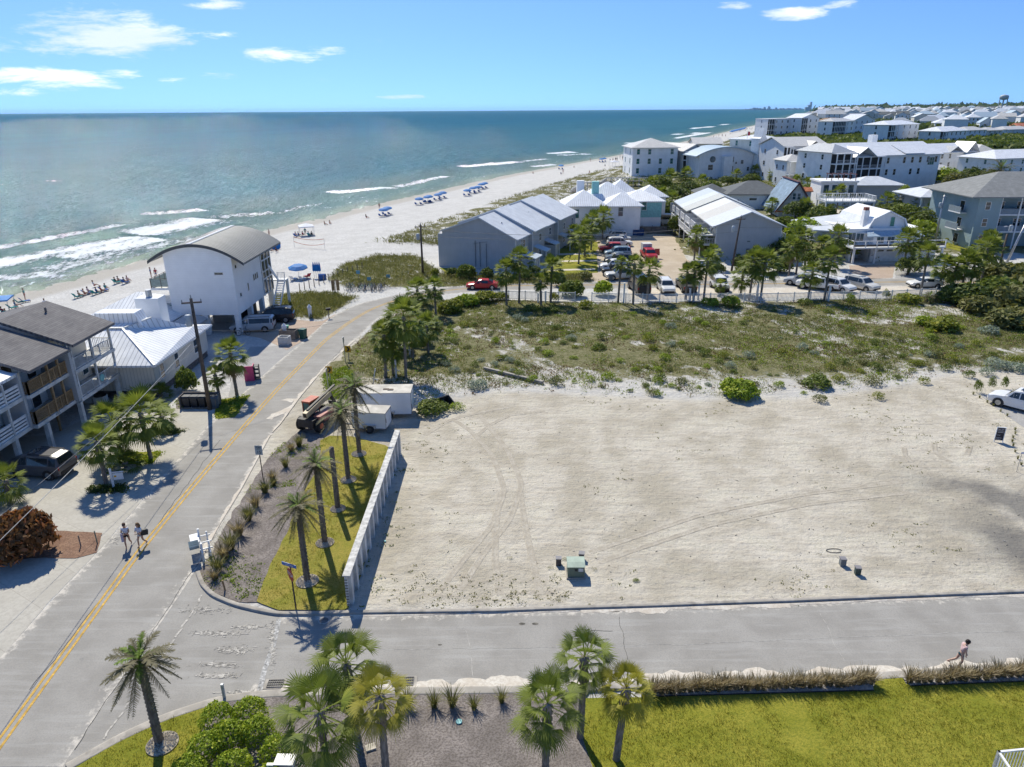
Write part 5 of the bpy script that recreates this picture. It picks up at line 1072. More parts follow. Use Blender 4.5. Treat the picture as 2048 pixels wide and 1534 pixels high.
villa('porch_villa',(1568,374),(1608,373),322,8,2,'hip',stucco_g,cream_metal,2.4,'smaller villa with tan hip roof and white porches below the broad villa',3,glass_d,(0,.6,2.2,stucco_g),win_w=.9)
villa('cube_villa',(1600,375),(1628,374),322,8,3,'flat',stucco,wht,0,'bright white narrow cube villa with teal windows',2,glass_t,skip=((0,0),(2,1)),win_w=1.0,win_h=1.7)
villa('seaside_villa',(1619,372),(1668,373),300,12,3,'hip',stucco_g,cream_metal,2.6,'white villa with a pale ribbed hip roof left of the screened gallery villa',4,glass_b,(.1,.9,2.0,stucco_g),win_w=.9)
villa('gallery_villa',(1652,388),(1694,386),306,15,4,'hip',stucco,grey_metal,3.0,'four storey villa with stacked screened galleries under a grey hip roof',3,glass_d,(0,1,2.4,dark),win_w=.9)
T,w,h=villa('great_white_villa',(1692,384),(1868,376),313,17,3,'gx',stucco,white_metal,4.6,'largest white villa, long white metal roof and columned balconies at its left end',11,glass_d,(0,.34,1.8,dark),skip=((0,5),(0,7),(0,9),(1,6),(1,9),(2,5),(0,10),(1,10),(0,6),(0,8)),win_w=.9,win_h=1.7)
win(T,w*.90,0,h*.70,'F',2.4,2.2,glass_t,1,2);mb=MB().mat(white_metal);gable(mb,-.5,w*.2,-2.2,8,h-.1,2.8,'y',.5);mb.build('roof',None,T);mb=MB().mat(white_metal);mb.extr([(-.6,h+.5),(6,h+2.8),(6,h+2.6),(-.6,h+.3)],'x',w*.58,w*.8);mb.build('roof_dormer',None,T)
MB().mat(stucco).box(w*.55,w*.55+2,13,15,h,h+5.5).build('chimney',None,T)
villa('shingle_annex',(1862,372),(1893,370),340,7,2,'gx',stucco_g,cream_metal,1.6,'low grey annex at the right end of the largest white villa',2,glass_d)
T,w,h=villa('dormer_villa',(1868,356),(1944,352),306,13,3,'gx',stucco,white_metal,3.8,'white villa with a steep white roof, grey dormer and blue window awning',5,glass_d,skip=((0,1),(0,2),(0,3),(0,4),(1,2),(2,2)),win_w=1.0,win_h=1.5)
mb=MB().mat(grey_metal);gable(mb,w*.25,w*.6,-.3,4,h,2.2,'y',.3);mb.build('roof',None,T);mb=MB().mat(white_metal);gable(mb,w*.66,w*.98,-1,6,h,3.6,'y',.3);mb.build('roof',None,T);mb=MB().mat(tealroof);mb.extr([(-1.2,h-.9),(0,h-.1),(0,h-.5),(-1.2,h-1.1)],'x',w*.64,w*.97);mb.build('awning',None,T)
villa('ridge_villa',(1940,352),(1985,352),305,14,3,'hip',stucco,cream_metal,3.4,'white villa with tan hip roof directly behind the tall date palm',4,glass_d,skip=((0,2),(1,1)))
villa('corner_villa',(1980,368),(2110,362),318,14,3,'hip',stucco,white_metal,3.2,'white villa at the right edge behind the tall date palm, teal windows',6,glass_t,skip=((0,1),(1,3),(0,3),(2,3)))
# second line of villas along the shore and behind the scrub ridge
LINE2=[('terrace_villa',(1533,272),(1589,271),238,20,3,'flat',stucco_g,wht,0,'flat roofed white villa with stacked terraces, first on the far shore',5,(0,.25,2.5,dark)),
 ('gable_villa',(1600,272),(1634,271),236,18,3,'gy',stucco,white_metal,5,'tall narrow white gabled villa right of the flat roofed terrace villa',3,(0,.35,2.2,dark)),
 ('low_villa',(1640,266),(1664,265),254,12,2,'hip',stucco,tealroof,3,'low pale blue roofed villa behind the narrow gabled villa',3,None),
 ('balcony_villa',(1662,275),(1704,273),243,14,3,'hip',stucco,cream_metal,3.5,'white villa with columned balconies and tan roof above the scrub ridge',5,(0,.6,2.2,dark)),
 ('stepped_gable_villa',(1704,272),(1745,270),240,14,3,'gy',stucco_g,white_metal,6.5,'large white villa with a tall stepped gable, tallest of the far line',4,None),
 ('small_villa',(1745,267),(1766,266),250,12,2,'hip',stucco,grey_metal,2.5,'small grey roofed villa right of the tall stepped gable',2,None),
 ('sloping_roof_villa',(1772,288),(1832,284),250,18,3,'hip',stucco,white_metal,3.5,'white villa with bright sloping roofs standing in front of the far line',5,(0,.22,2.2,dark)),
 ('screened_villa',(1834,283),(1872,284),262,15,2,'hip',stucco_b,cream_metal,3.5,'beige villa with two floors of screened porches left of the ridge trees',4,(0,.8,2.0,dark)),
 ('blue_white_villa',(1877,288),(1930,285),263,15,2,'hip',stucco,white_metal,4,'pale blue white villa with a white hip tip and teal windows on the ridge',6,(0,.2,2.0,dark)),
 ('grey_villa',(1932,280),(1970,278),261,15,2,'hip',stucco_g,cream_metal,3.4,'grey roofed villa right of the pale blue white villa on the ridge',4,None),
 ('ridge_end_villa',(1972,277),(2002,276),261,14,2,'hip',stucco_b,cream_metal,3.0,'tan roofed villa, fourth along the ridge',3,None),
 ('porch_end_villa',(2008,273),(2060,271),259,14,2,'hip',stucco,cream_metal,3.2,'porched villa at the right end of the ridge row',5,(0,1,2.0,stucco_g)),
 ('steep_gable_villa',(1850,254),(1893,253),240,22,2,'gx',stucco_g,white_metal,8,'big steep roofed house with two end chimneys behind the ridge row',4,None),
 ('orange_villa',(1655,250),(1684,249),240,16,2,'hip',M('ochre_stucco',(.50,.27,.13),.8,.1),M('tan_tile',(.42,.27,.17),.9,.2),4,'ochre orange villa far back among the white roofs',4,None),
 ('yellow_barn',(1976,231),(2008,230),226,30,1,'gx',M('yellow_wall',(.62,.55,.05),.8,.1),white_metal,7,'long white roofed hall with a yellow gable below the water tower',3,None),
 ('red_roof_villa',(2034,262),(2070,261),254,16,2,'hip',stucco,M('orange_tile',(.52,.17,.09),.9,.2),5,'villa with an orange red hip roof at the far right edge',3,None)]
for(nm,pl,pr,ey,dp,fl,rf,wm,rm,rh,lab,cols,porch)in LINE2:
    villa(nm,pl,pr,ey,dp,fl,rf,wm,rm,rh,lab,cols,glass_d,porch,sidewin=1,win_w=1.3,win_h=2.2,ov=.8)
# far town: parametrised houses on a street grid, each its own object with wall, roof and windows
FWM={}
def far_house(x,y,w,d,h,rf,wm,rm,rh,rz,label,group,nwin=True):
    z=float(0);T=empty('town_house',(x,y,z),rz,label,'house',group);k=(round(w),round(d),round(h),rf,wm.name)
    if k not in FWM:
        FWM[k]=MB().mat(wm).box(-w/2,w/2,-d/2,d/2,-1,h).mesh('wall')
    mobj('wall',FWM[k],T);k2=(round(w),round(d),round(h),rf,rm.name,round(rh))
    if k2 not in FWM:
        mb=MB().mat(rm)
        if rf=='hip':hip(mb,-w/2,w/2,-d/2,d/2,h,rh,.6)
        elif rf=='gx':gable(mb,-w/2,w/2,-d/2,d/2,h,rh,'x',.5)
        else:gable(mb,-w/2,w/2,-d/2,d/2,h,rh,'y',.5)
        if rf!='hip':mb.mat(wm);gwall(mb,-w/2+.05,w/2-.05,-d/2+.05,d/2-.05,h-.3,h,rh*.9,rf[1])
        FWM[k2]=mb.mesh('roof')
    mobj('roof',FWM[k2],T)
    if nwin:
        k3=('w',round(w),round(h));
        if k3 not in FWM:FWM[k3]=MB().mat(glass_d).box(-.7,.7,-.08,0,0,2.0).mesh('window')
        nf=max(1,int(h/3.2))
        for f in range(nf):
            for i in range(3):mobj('window',FWM[k3],T,(w*(i-1)*.3,-d/2,f*h/nf+.9))
WT=[stucco,stucco,stucco_g,stucco,stucco_b];RT=[white_metal,white_metal,cream_metal,grey_metal,tealroof,cream_metal,shingle3]
RN={'white_metal_roof':'white','cream_metal_roof':'tan','grey_metal_roof':'grey','pale_blue_roof':'pale blue','dark_shingle':'dark'}
random.seed(5);cnt=0;gdir=rad(-21)
rows=[(262,12),(256,14),(250,18),(245,22),(241,26),(237,30),(234,32),(231,34),(228.5,34),(226.5,30)]
for ri,(py,n)in enumerate(rows):
    for i in range(n):
        px0=1545+(256-min(py,256))*1.1+(10 if py>250 else 0);px=px0+(2060-px0)*(i+.5+random.uniform(-.35,.35))/n;p=at(px,py+random.uniform(-1.2,1.2));
        if py>248 and(px<1760 or random.random()<.3):continue
        s_,e_=shore_e(np.array([p.x]),np.array([p.y]));
        if e_[0]>-70:continue
        sc=1+p.length/2600;w,d=random.choice([(14,10),(12,16),(18,12),(10,12)]);rm=random.choice(RT);rf=random.choice(['hip','hip','gx','gy']);h=random.choice([6,7,9,9]);wm=random.choice(WT)
        far_house(p.x,p.y,w*sc,d*sc,h*sc,rf,wm,rm,random.choice([3,4])*sc,gdir+random.choice([0,PI/2])+random.uniform(-.08,.08),'distant pale house with a %s roof in the packed town toward the horizon'%RN[rm.name],'far houses with %s roofs'%RN[rm.name],py>236)
# water tower
p=at(2001,228);D0=2600;v=Vector((p.x,p.y,0)).normalized()*D0;T=empty('water_tower',(v.x,v.y,12),0,'pale grey water tower on tall legs rising above the distant trees','water tower');wtm=M('tower_paint',(.40,.46,.48),.6,.1)
mb=MB().mat(wtm);mb.tube([(0,0,30),(0,0,31.5),(0,0,34),(0,0,40),(0,0,43),(0,0,45)],[2,8,11.5,11.5,9,2],20);mb.build('tank',None,T,True)
for k in range(6):a=k*PI/3;MB().mat(wtm).bar((13*math.cos(a),13*math.sin(a),-12),(10.5*math.cos(a),10.5*math.sin(a),36),1.5).build('leg',None,T)
MB().mat(wtm).tube([(0,0,0),(0,0,31)],2,12).build('riser',None,T)
# skyline of hotels along the shore far away
hz_m=M('hazy_tower',(.50,.60,.70),.9,.1)  # distance haze is painted into this pale blue tower colour
def skyline(px,h,w,lab):
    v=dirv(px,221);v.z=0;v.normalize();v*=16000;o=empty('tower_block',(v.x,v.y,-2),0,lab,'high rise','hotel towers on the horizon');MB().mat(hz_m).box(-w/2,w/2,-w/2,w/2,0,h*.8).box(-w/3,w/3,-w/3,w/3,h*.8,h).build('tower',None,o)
random.seed(9)
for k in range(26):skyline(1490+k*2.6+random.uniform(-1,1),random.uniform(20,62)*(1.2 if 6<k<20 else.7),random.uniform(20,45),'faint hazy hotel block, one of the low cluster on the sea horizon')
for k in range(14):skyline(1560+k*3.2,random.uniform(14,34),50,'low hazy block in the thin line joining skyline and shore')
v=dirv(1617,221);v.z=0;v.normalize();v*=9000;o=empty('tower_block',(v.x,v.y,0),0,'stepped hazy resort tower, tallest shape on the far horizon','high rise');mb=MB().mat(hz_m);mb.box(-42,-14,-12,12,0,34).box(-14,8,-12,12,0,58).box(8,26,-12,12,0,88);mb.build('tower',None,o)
# far woods (uncountable) between and behind the town
def woods(name,n,fn,size,label,seed,kind='oak',squash=.5):
    r=np.random.default_rng(seed);P=fn(r,n);n=len(P);k=14;q=np.repeat(np.arange(n),k);sc=size*(.6+.8*r.random(n));d=unit(r.normal(size=(n*k,3)));d[:,2]=np.abs(d[:,2])
    C=np.c_[P[q],np.zeros(n*k)]+d*np.c_[sc[q],sc[q],sc[q]*squash]*(.7+.3*r.random(n*k))[:,None];nr=unit(d+r.normal(size=(n*k,3))*.5);a=unit(np.cross(nr,r.normal(size=(n*k,3))));bb=np.cross(nr,a);s=sc[q]*.34*(.6+.8*r.random(n*k));V,F=quads(C,a*s[:,None],bb*(s*.6)[:,None])
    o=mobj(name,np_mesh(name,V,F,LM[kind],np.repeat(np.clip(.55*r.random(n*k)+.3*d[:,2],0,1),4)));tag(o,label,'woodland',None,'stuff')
def region(pxlo,pxhi,pylo,pyhi,mask=None):
    def f(r,n):
        out=[]
        px=r.uniform(pxlo,pxhi,n);py=pylo+(pyhi-pylo)*r.random(n)
        for a,b_ in zip(px,py):p=at(a,b_);out.append((p.x,p.y))
        out=np.array(out);s,e=shore_e(out[:,0],out[:,1]);out=out[e<-75]
        return out if mask is None else out[mask(out)]
    return f
woods('ridge_scrub',2600,lambda r,n:(lambda P:P[vnoise(P[:,0]*.02,P[:,1]*.02,3)>.2])(np.array([tuple(at(a,b_)[:2])for a,b_ in zip(r.uniform(1580,2100,n),r.uniform(271,297,n))])),5,'low wind clipped green scrub covering the ridge before the far villas',3,'mid',.45)
woods('town_trees',2600,region(1640,2080,229,262),9,'dark trees filling the gaps of the distant town',4,'dark',.6)
woods('horizon_woods',1500,region(1640,2090,218.6,222.5),75,'distant dark belt of woods, the last line before the sky',15,'dark',.30)
woods('horizon_woods',1500,region(1600,2090,222.2,226.5),34,'dark belt of woods along the land horizon',5,'dark',.32)
def band_(r,n):
    S=260+r.random(n)**1.2*1500;D=-52-r.random(n)*26;x,y=SW(S,D);P=np.c_[x,y];return P[(vnoise(S*.02,D*.1,4)>.3)]
woods('dune_scrub',1500,band_,3.2,'green scrub on the dune slope below the far shore villas',6,'mid',.35)
# ================================================================ vehicles
rubber=M('tyre_rubber',(.025,.025,.027),.85,.2);rimm=M('alloy_rim',(.42,.43,.44),.35,.15,metal=.7);rimb=M('dark_rim',(.05,.05,.055),.4,.1)
redl=M('tail_light_red',(.40,.02,.015),.25,.1,spec=.7);headl=M('head_light_glass',(.60,.64,.68),.12,.1,spec=.8);chrome=M('chrome_trim',(.5,.5,.5),.25,.1,metal=.8);plastic=M('black_plastic',(.03,.03,.033),.6,.1)
def paint(name,c):return M(name,c,.28,.03,1,spec=.6)
P_white=paint('car_paint_white',(.72,.72,.71));P_pearl=paint('car_paint_pearl',(.62,.60,.55));P_silver=paint('car_paint_silver',(.44,.46,.48));P_grey=paint('car_paint_grey',(.10,.095,.10));P_black=paint('car_paint_black',(.018,.02,.026));P_red=paint('car_paint_red',(.42,.018,.025));P_blue=paint('car_paint_pale_blue',(.26,.36,.44));P_steel=paint('car_paint_steel',(.10,.14,.18))
# stations: x, lower z, belt z, top z, half width, half width at top
KINDS=dict(
 suv=[(-2.4,.55,.95,1.0,.80,.76),(-2.3,.36,1.02,1.12,.93,.80),(-2.12,.32,1.03,1.62,.96,.68),(-1.6,.30,1.03,1.73,.97,.72),(.1,.28,1.02,1.74,.97,.74),(.55,.28,1.02,1.66,.97,.73),(1.2,.29,1.02,1.06,.97,.88),(2.0,.31,.92,.97,.95,.85),(2.35,.36,.78,.84,.88,.76),(2.45,.46,.66,.70,.76,.66)],
 jeep=[(-2.2,.6,1.05,1.1,.85,.82),(-2.15,.5,1.1,1.75,.88,.78),(-1.9,.5,1.12,1.84,.9,.78),(.35,.5,1.12,1.84,.9,.78),(.55,.5,1.12,1.8,.9,.77),(.9,.5,1.12,1.16,.9,.8),(1.9,.52,1.08,1.12,.80,.74),(2.05,.58,1.0,1.05,.78,.72)],
 sedan=[(-2.3,.5,.86,.92,.76,.7),(-2.15,.34,.92,.98,.88,.78),(-1.55,.28,.92,1.02,.91,.78),(-.85,.26,.90,1.36,.92,.62),(.1,.25,.89,1.42,.92,.64),(.5,.25,.88,1.34,.92,.63),(1.15,.26,.86,.93,.91,.8),(2.0,.3,.74,.80,.87,.76),(2.3,.4,.60,.64,.74,.64)],
 van=[(-2.5,.5,1.0,1.05,.8,.76),(-2.42,.35,1.02,1.6,.92,.74),(-2.2,.3,1.02,1.72,.97,.76),(.3,.28,1.0,1.76,.99,.78),(.8,.28,.98,1.62,.99,.76),(1.7,.3,.95,1.0,.97,.86),(2.3,.36,.76,.82,.88,.76),(2.5,.5,.62,.66,.74,.64)],
 bigvan=[(-2.9,.5,1.2,1.3,.9,.86),(-2.85,.4,1.2,2.3,.98,.84),(-2.6,.4,1.2,2.45,1.,.86),(1.3,.4,1.2,2.45,1.,.86),(1.7,.4,1.15,2.1,1.,.84),(2.2,.42,1.1,1.25,.98,.88),(2.8,.45,.9,.95,.9,.8)],
 pickup=[(-2.9,.6,.98,1.0,.86,.84),(-2.85,.5,1.0,1.02,.96,.9),(-1.15,.42,1.04,1.06,.98,.9),(-.95,.42,1.08,1.78,.98,.74),(.55,.42,1.08,1.8,.98,.75),(.95,.42,1.08,1.7,.98,.74),(1.5,.42,1.1,1.16,.97,.86),(2.55,.45,1.04,1.09,.95,.84),(2.85,.5,.9,.95,.88,.8)])
AXL=dict(suv=(-1.45,1.5,.37),jeep=(-1.4,1.45,.42),sedan=(-1.4,1.4,.33),van=(-1.5,1.6,.35),bigvan=(-1.8,1.9,.38),pickup=(-1.8,1.85,.40));CARM={}
def car(kind,pm,px,py,rz,label,group='parked cars',rim=None,world=None,rackk=False,flatdark=None,sc=1.0):
    st=KINDS[kind];p=Vector((*world,0))if world else at(px,py);p.z=.015;T=empty('parked_car' if 'moving' not in label else 'moving_car',p,rz,label,'pickup' if kind=='pickup' else('van' if 'van' in kind else 'car'),group,sc);k=(kind,pm.name)
    if k not in CARM:
        def ring(s):x,zl,zb,zt,w,wt=s;return[(x,-w*.94,zl),(x,-w,(zl+zb)*.5),(x,-w*.97,zb),(x,-wt,zt-.04),(x,-wt*.8,zt),(x,wt*.8,zt),(x,wt,zt-.04),(x,w*.97,zb),(x,w,(zl+zb)*.5),(x,w*.94,zl)]
        mb=MB().mat(pm);R_=[ring(s)for s in st]
        for r in R_:mb.v+=r
        for i in range(len(R_)-1):
            for j in range(10):j2=(j+1)%10;mb.f.append((i*10+j,(i+1)*10+j,(i+1)*10+j2,i*10+j2));mb.mi.append(0)
        mb.f.append(tuple(range(10)));mb.f.append(tuple(len(R_)*10-1-q for q in range(10)));mb.mi+=[0,0]
        a,b_,rr=AXL[kind]
        body=mb.mesh('body',False);bmx=bmesh.new();bmx.from_mesh(body);bmesh.ops.recalc_face_normals(bmx,faces=bmx.faces);bmx.to_mesh(body);bmx.free()
        cab=[s for s in st if s[3]-s[2]>.3];i0=st.index(cab[0]);i1=st.index(cab[-1]);side=[]
        def lerp(a,b_,t):return tuple(x+(y-x)*t for x,y in zip(a,b_))
        for sg in(-1,1):
            g=MB().mat(glass_d);segs=[]
            ends=[st[i0-1]]+cab+[st[i1+1]]
            pts_b=[];pts_t=[]
            for s in cab:x,zl,zb,zt,w,wt=s;pts_b.append((x,sg*(w*.97+(wt-w*.97)*.08+.012),zb+(zt-.04-zb)*.10));pts_t.append((x,sg*(w*.97+(wt-w*.97)*.85+.012),zb+(zt-.04-zb)*.85))
            s=st[i1+1];fr=(s[0]-.35 if kind!='jeep' else s[0]-.15,pts_b[-1][1],pts_b[-1][2])
            n=len(cab)
            for i in range(n-1):
                t0,t1=.04,.96;g.face([lerp(pts_b[i],pts_b[i+1],t0),lerp(pts_b[i],pts_b[i+1],t1),lerp(pts_t[i],pts_t[i+1],t1),lerp(pts_t[i],pts_t[i+1],t0)])
            g.face([pts_b[-1],fr,lerp(pts_t[-1],fr,.08)]);g.face([pts_b[-1],lerp(pts_t[-1],fr,.08),pts_t[-1]]);side.append(g.mesh('side_window'))
        def ws(sa,sb,ins=.06):
            g=MB().mat(glass_d);d=.02 if sb[0]>sa[0]else-.02;A=[(sa[0]+d,-sa[5]*.88,sa[3]-.03),(sa[0]+d,sa[5]*.88,sa[3]-.03)];B=[(sb[0]+d,sb[5]*.92,sb[3]+.0),(sb[0]+d,-sb[5]*.92,sb[3]+.0)]
            up2=Vector((d*.9,0,.022));A=[Vector(q)+up2 for q in A];B=[Vector(q)+up2 for q in B];a0=A[0].lerp(B[1],.1);a1=A[1].lerp(B[0],.1);g.face([a0,a1,A[1].lerp(B[0],.9),A[0].lerp(B[1],.9)]);return g.mesh('windscreen')
        front=ws(cab[-1],st[i1+1]);back=ws(cab[0],st[i0-1])
        ty=MB().mat(rubber);ty.tube([(0,-.115,0),(0,-.1,0),(0,.1,0),(0,.115,0)],[rr*.88,rr,rr,rr*.88],18);ri=MB().mat(rim or rimm);ri.tube([(0,-.12,0),(0,.12,0)],rr*.62,10)
        s=st[-2];hl=MB().mat(headl).box(-.12,.03,-.17,.17,-.06,.07).mesh('headlight');s2=st[1];tl=MB().mat(redl).box(-.03,.06,-.09,.09,-.14,.14).mesh('tail_light');mi=MB().mat(pm).box(-.08,.08,-.12,.12,-.07,.08).mesh('mirror');bp=MB().mat(plastic).box(st[-1][0]-.25,st[-1][0]+.02,-.7,.7,st[-1][1]-.1,st[-1][1]+.08).box(st[0][0]-.03,st[0][0]+.15,-.8,.8,st[0][1]-.12,st[0][1]+.1).mesh('bumper')
        bed=MB().mat(plastic).box(-2.7,-1.25,-.72,.72,1.035,1.075).mesh('cargo_bed')if kind=='pickup' else None
        arch=MB().mat(plastic);arch.tube([(a,-st[4][4]-.012,rr),(a,st[4][4]+.012,rr)],rr*1.16,16).tube([(b_,-st[4][4]-.012,rr),(b_,st[4][4]+.012,rr)],rr*1.16,16);arch=arch.mesh('wheel_arch')
        rf=MB().mat(plastic);x0,x1=cab[0][0]+.3,cab[-1][0]-.5;zt=cab[1][3];rf.bar((x0,-cab[1][5]*.86,zt+.05),(x1,-cab[1][5]*.86,zt+.05),.04).bar((x0,cab[1][5]*.86,zt+.05),(x1,cab[1][5]*.86,zt+.05),.04)
        sr=MB().mat(glass_d).box(-.3,.25,-.4,.4,zt+.0,zt+.025).mesh('sunroof')
        CARM[k]=(body,side,front,back,ty.mesh('tyre',True),ri.mesh('rim'),hl,tl,mi,bp,bed,arch,rf.mesh('roof_rail'),sr)
    body,side,front,back,ty,ri,hl,tl,mi,bp,bed,arch,rf,sr=CARM[k];a,b_,rr=AXL[kind];w=st[4][4]
    mobj('body',body,T);mobj('wheel_arch',arch,T)
    for s in side:mobj('side_window',s,T)
    mobj('windscreen',front,T);mobj('rear_window',back,T);mobj('bumper',bp,T)
    for x in(a,b_):
        for sg in(-1,1):wv_=mobj('wheel',ty,T,(x,sg*(w-.1),rr));mobj('rim',ri,wv_)
    for sg in(-1,1):
        mobj('headlight',hl,T,(st[-2][0],sg*st[-2][4]*.78,st[-2][2]-.04));mobj('tail_light',tl,T,(st[1][0]-.02,sg*st[1][4]*.88,st[1][2]-.12));mobj('mirror',mi,T,(st[-4][0]-.25,sg*(w+.08),st[4][2]+.06))
    if bed:mobj('cargo_bed',bed,T)
    if kind in('suv','van'):mobj('roof_rail',rf,T)
    if rackk:mobj('sunroof',sr,T)
    return T
H=PI
car('suv',P_grey,82,946,rad(172),'dark grey SUV with a black glass roof parked under the townhouse',None,rackk=True)
car('van',P_silver,507,661,rad(188),'silver minivan parked at the stilt house beside the dark SUV',None);car('suv',P_black,548,643,rad(190),'black SUV parked beyond the silver minivan at the stilt house',None,rackk=True,sc=1.05)
for(k,pm,x,y,rz,lab)in(('suv',P_white,1229,478,H,'white SUV with reddish roof stripe, furthest of the parked row'),('sedan',P_silver,1238,484,H,'silver car parked second from the far end of the row'),('suv',P_white,1239,492,0,'white SUV parked the other way round, its nose toward the red truck'),
    ('pickup',P_red,1228,504,H+.05,'dark red pickup parked in the row, nose to the lawn'),('suv',P_blue,1235,512,H,'pale blue SUV parked just in front of the dark red pickup'),('sedan',P_steel,1236,520,H,'steel blue car between the pale blue SUV and the black one'),('suv',P_black,1237,528,H,'black SUV between the steel blue car and a white SUV'),
    ('suv',P_white,1228,539,H,'white SUV parked right behind the black jeep'),('jeep',P_black,1229,550,H,'black off-road jeep with dark wheels, near end of the parked row'),('pickup',P_pearl,1246,558,H+.1,'cream white pickup, nearest vehicle of the parked row')):car(k,pm,x,y,rz,lab,'cars parked in the gravel lot',sc=.97)
T=car('pickup',P_red,1297,517,-PI/2+.05,'bright red truck with a white ladder box and an open door facing the camera',None)
MB().mat(wht_old).box(-2.8,-1.2,-.8,.8,1.1,2.3).build('cargo_box',None,T);mb=MB().mat(P_red);mb.box(-.05,.0,.98,1.9,.5,1.15).box(-.05,0,1.0,1.85,1.15,1.65);mb.build('open_door',None,T)
car('bigvan',P_black,1277,583,PI/2+.1,'tall dark van parked nose away beside the white fence',None);car('suv',P_white,1331,582,-PI/2,'white SUV facing the camera behind the picket fence',None);car('pickup',P_black,1371,579,PI/2,'black pickup parked nose away between white cars',None);car('jeep',P_white,1438,579,-PI/2,'boxy white jeep facing the camera, right of the black pickup',None)
car('pickup',P_white,1634,578,rad(150),'white pickup with a dark open bed parked by the road',None);T=car('suv',P_white,1675,580,rad(-62),'white SUV with its rear hatch raised',None);mb=MB().mat(P_white);mb.bar((-2.1,0,1.7),(-2.9,0,2.1),1.3,.06);mb.build('open_hatch',None,T)
car('suv',P_pearl,1721,578,rad(-62),'cream SUV with a black glass roof parked right of the raised hatch',None,rackk=True,sc=1.03);car('sedan',P_white,1848,574,rad(178),'white sedan driving along the back road behind the palms',None);car('suv',P_silver,1603,570,rad(150),'silver car half hidden behind a palm, left of the white pickup',None)
T=car('sedan',P_red,965,577,rad(180),'low red sports coupe moving along the back road',None)
car('suv',P_black,1300,457,H,'dark SUV parked behind the timber fence',None);car('bigvan',P_silver,1322,450,H,'long grey van parked behind the dark SUV and fence',None)
car('suv',P_white,0,0,rad(128),'white SUV parked on the path at the right edge',None,world=tuple(at(2042,818)[:2]),rackk=True)
# ---- telehandler
T=empty('telehandler',at(643,848),rad(70),'orange and tan telescopic handler with big black tyres parked on the verge','forklift',None,.9);T.location.z=.02;orange=M('machine_orange',(.50,.11,.05),.5,.15,3);tan=M('boom_cream',(.55,.42,.24),.5,.15,3);mach=M('machine_black',(.04,.035,.035),.6,.2)
mb=MB().mat(mach);mb.box(-2.2,1.9,-.55,.55,.55,1.05).box(-2.3,-1.5,-.8,.8,.6,1.35).box(1.2,1.9,-.8,.8,.45,.9);mb.build('chassis',None,T)
mb=MB().mat(orange);mb.box(-1.0,.5,.32,1.1,.75,.95).box(-1.05,.45,.28,1.12,2.35,2.5)
for x in(-1.0,.38):
    for y in(.32,1.04):mb.box(x,x+.08,y,y+.07,.95,2.35)
cb=mb.build('cab',None,T);MB().mat(glass_t).box(-.95,.4,.36,1.06,1.2,2.3).build('cab_glass',None,cb)
mb=MB().mat(M('faded_red',(.42,.15,.12),.5,.2));mb.box(-1.6,.6,-1.1,-.42,.85,1.5);mb.build('engine_cover',None,T)
mb=MB().mat(tan);mb.bar((-2.3,-.05,1.75),(1.6,-.05,2.45),.42,.5);mb.mat(mach);mb.bar((-2.32,-.05,1.75),(-2.2,-.05,1.77),.3,.36);mb.bar((-1.9,-.05,2.1),(2.5,-.05,2.9),.2,.16);mb.build('boom',None,T)
MB().mat(mach).bar((1.6,-.05,2.45),(2.3,-.05,1.2),.25,.2).bar((2.3,-.6,1.1),(2.3,.6,1.1),.12,.5).bar((2.3,-.4,.85),(3.2,-.4,.8),.1).bar((2.3,.4,.85),(3.2,.4,.8),.1).build('fork_carriage',None,T)
for x in(-1.55,1.45):
    for y in(-.95,.95):w_=MB().mat(rubber).tube([(0,-.2,0),(0,-.17,0),(0,.17,0),(0,.2,0)],[.52,.62,.62,.52],20).build('wheel',None,T,True);w_.location=(x,y,.62);MB().mat(orange).tube([(0,-.205,0),(0,.205,0)],.27,12).build('rim',None,w_)
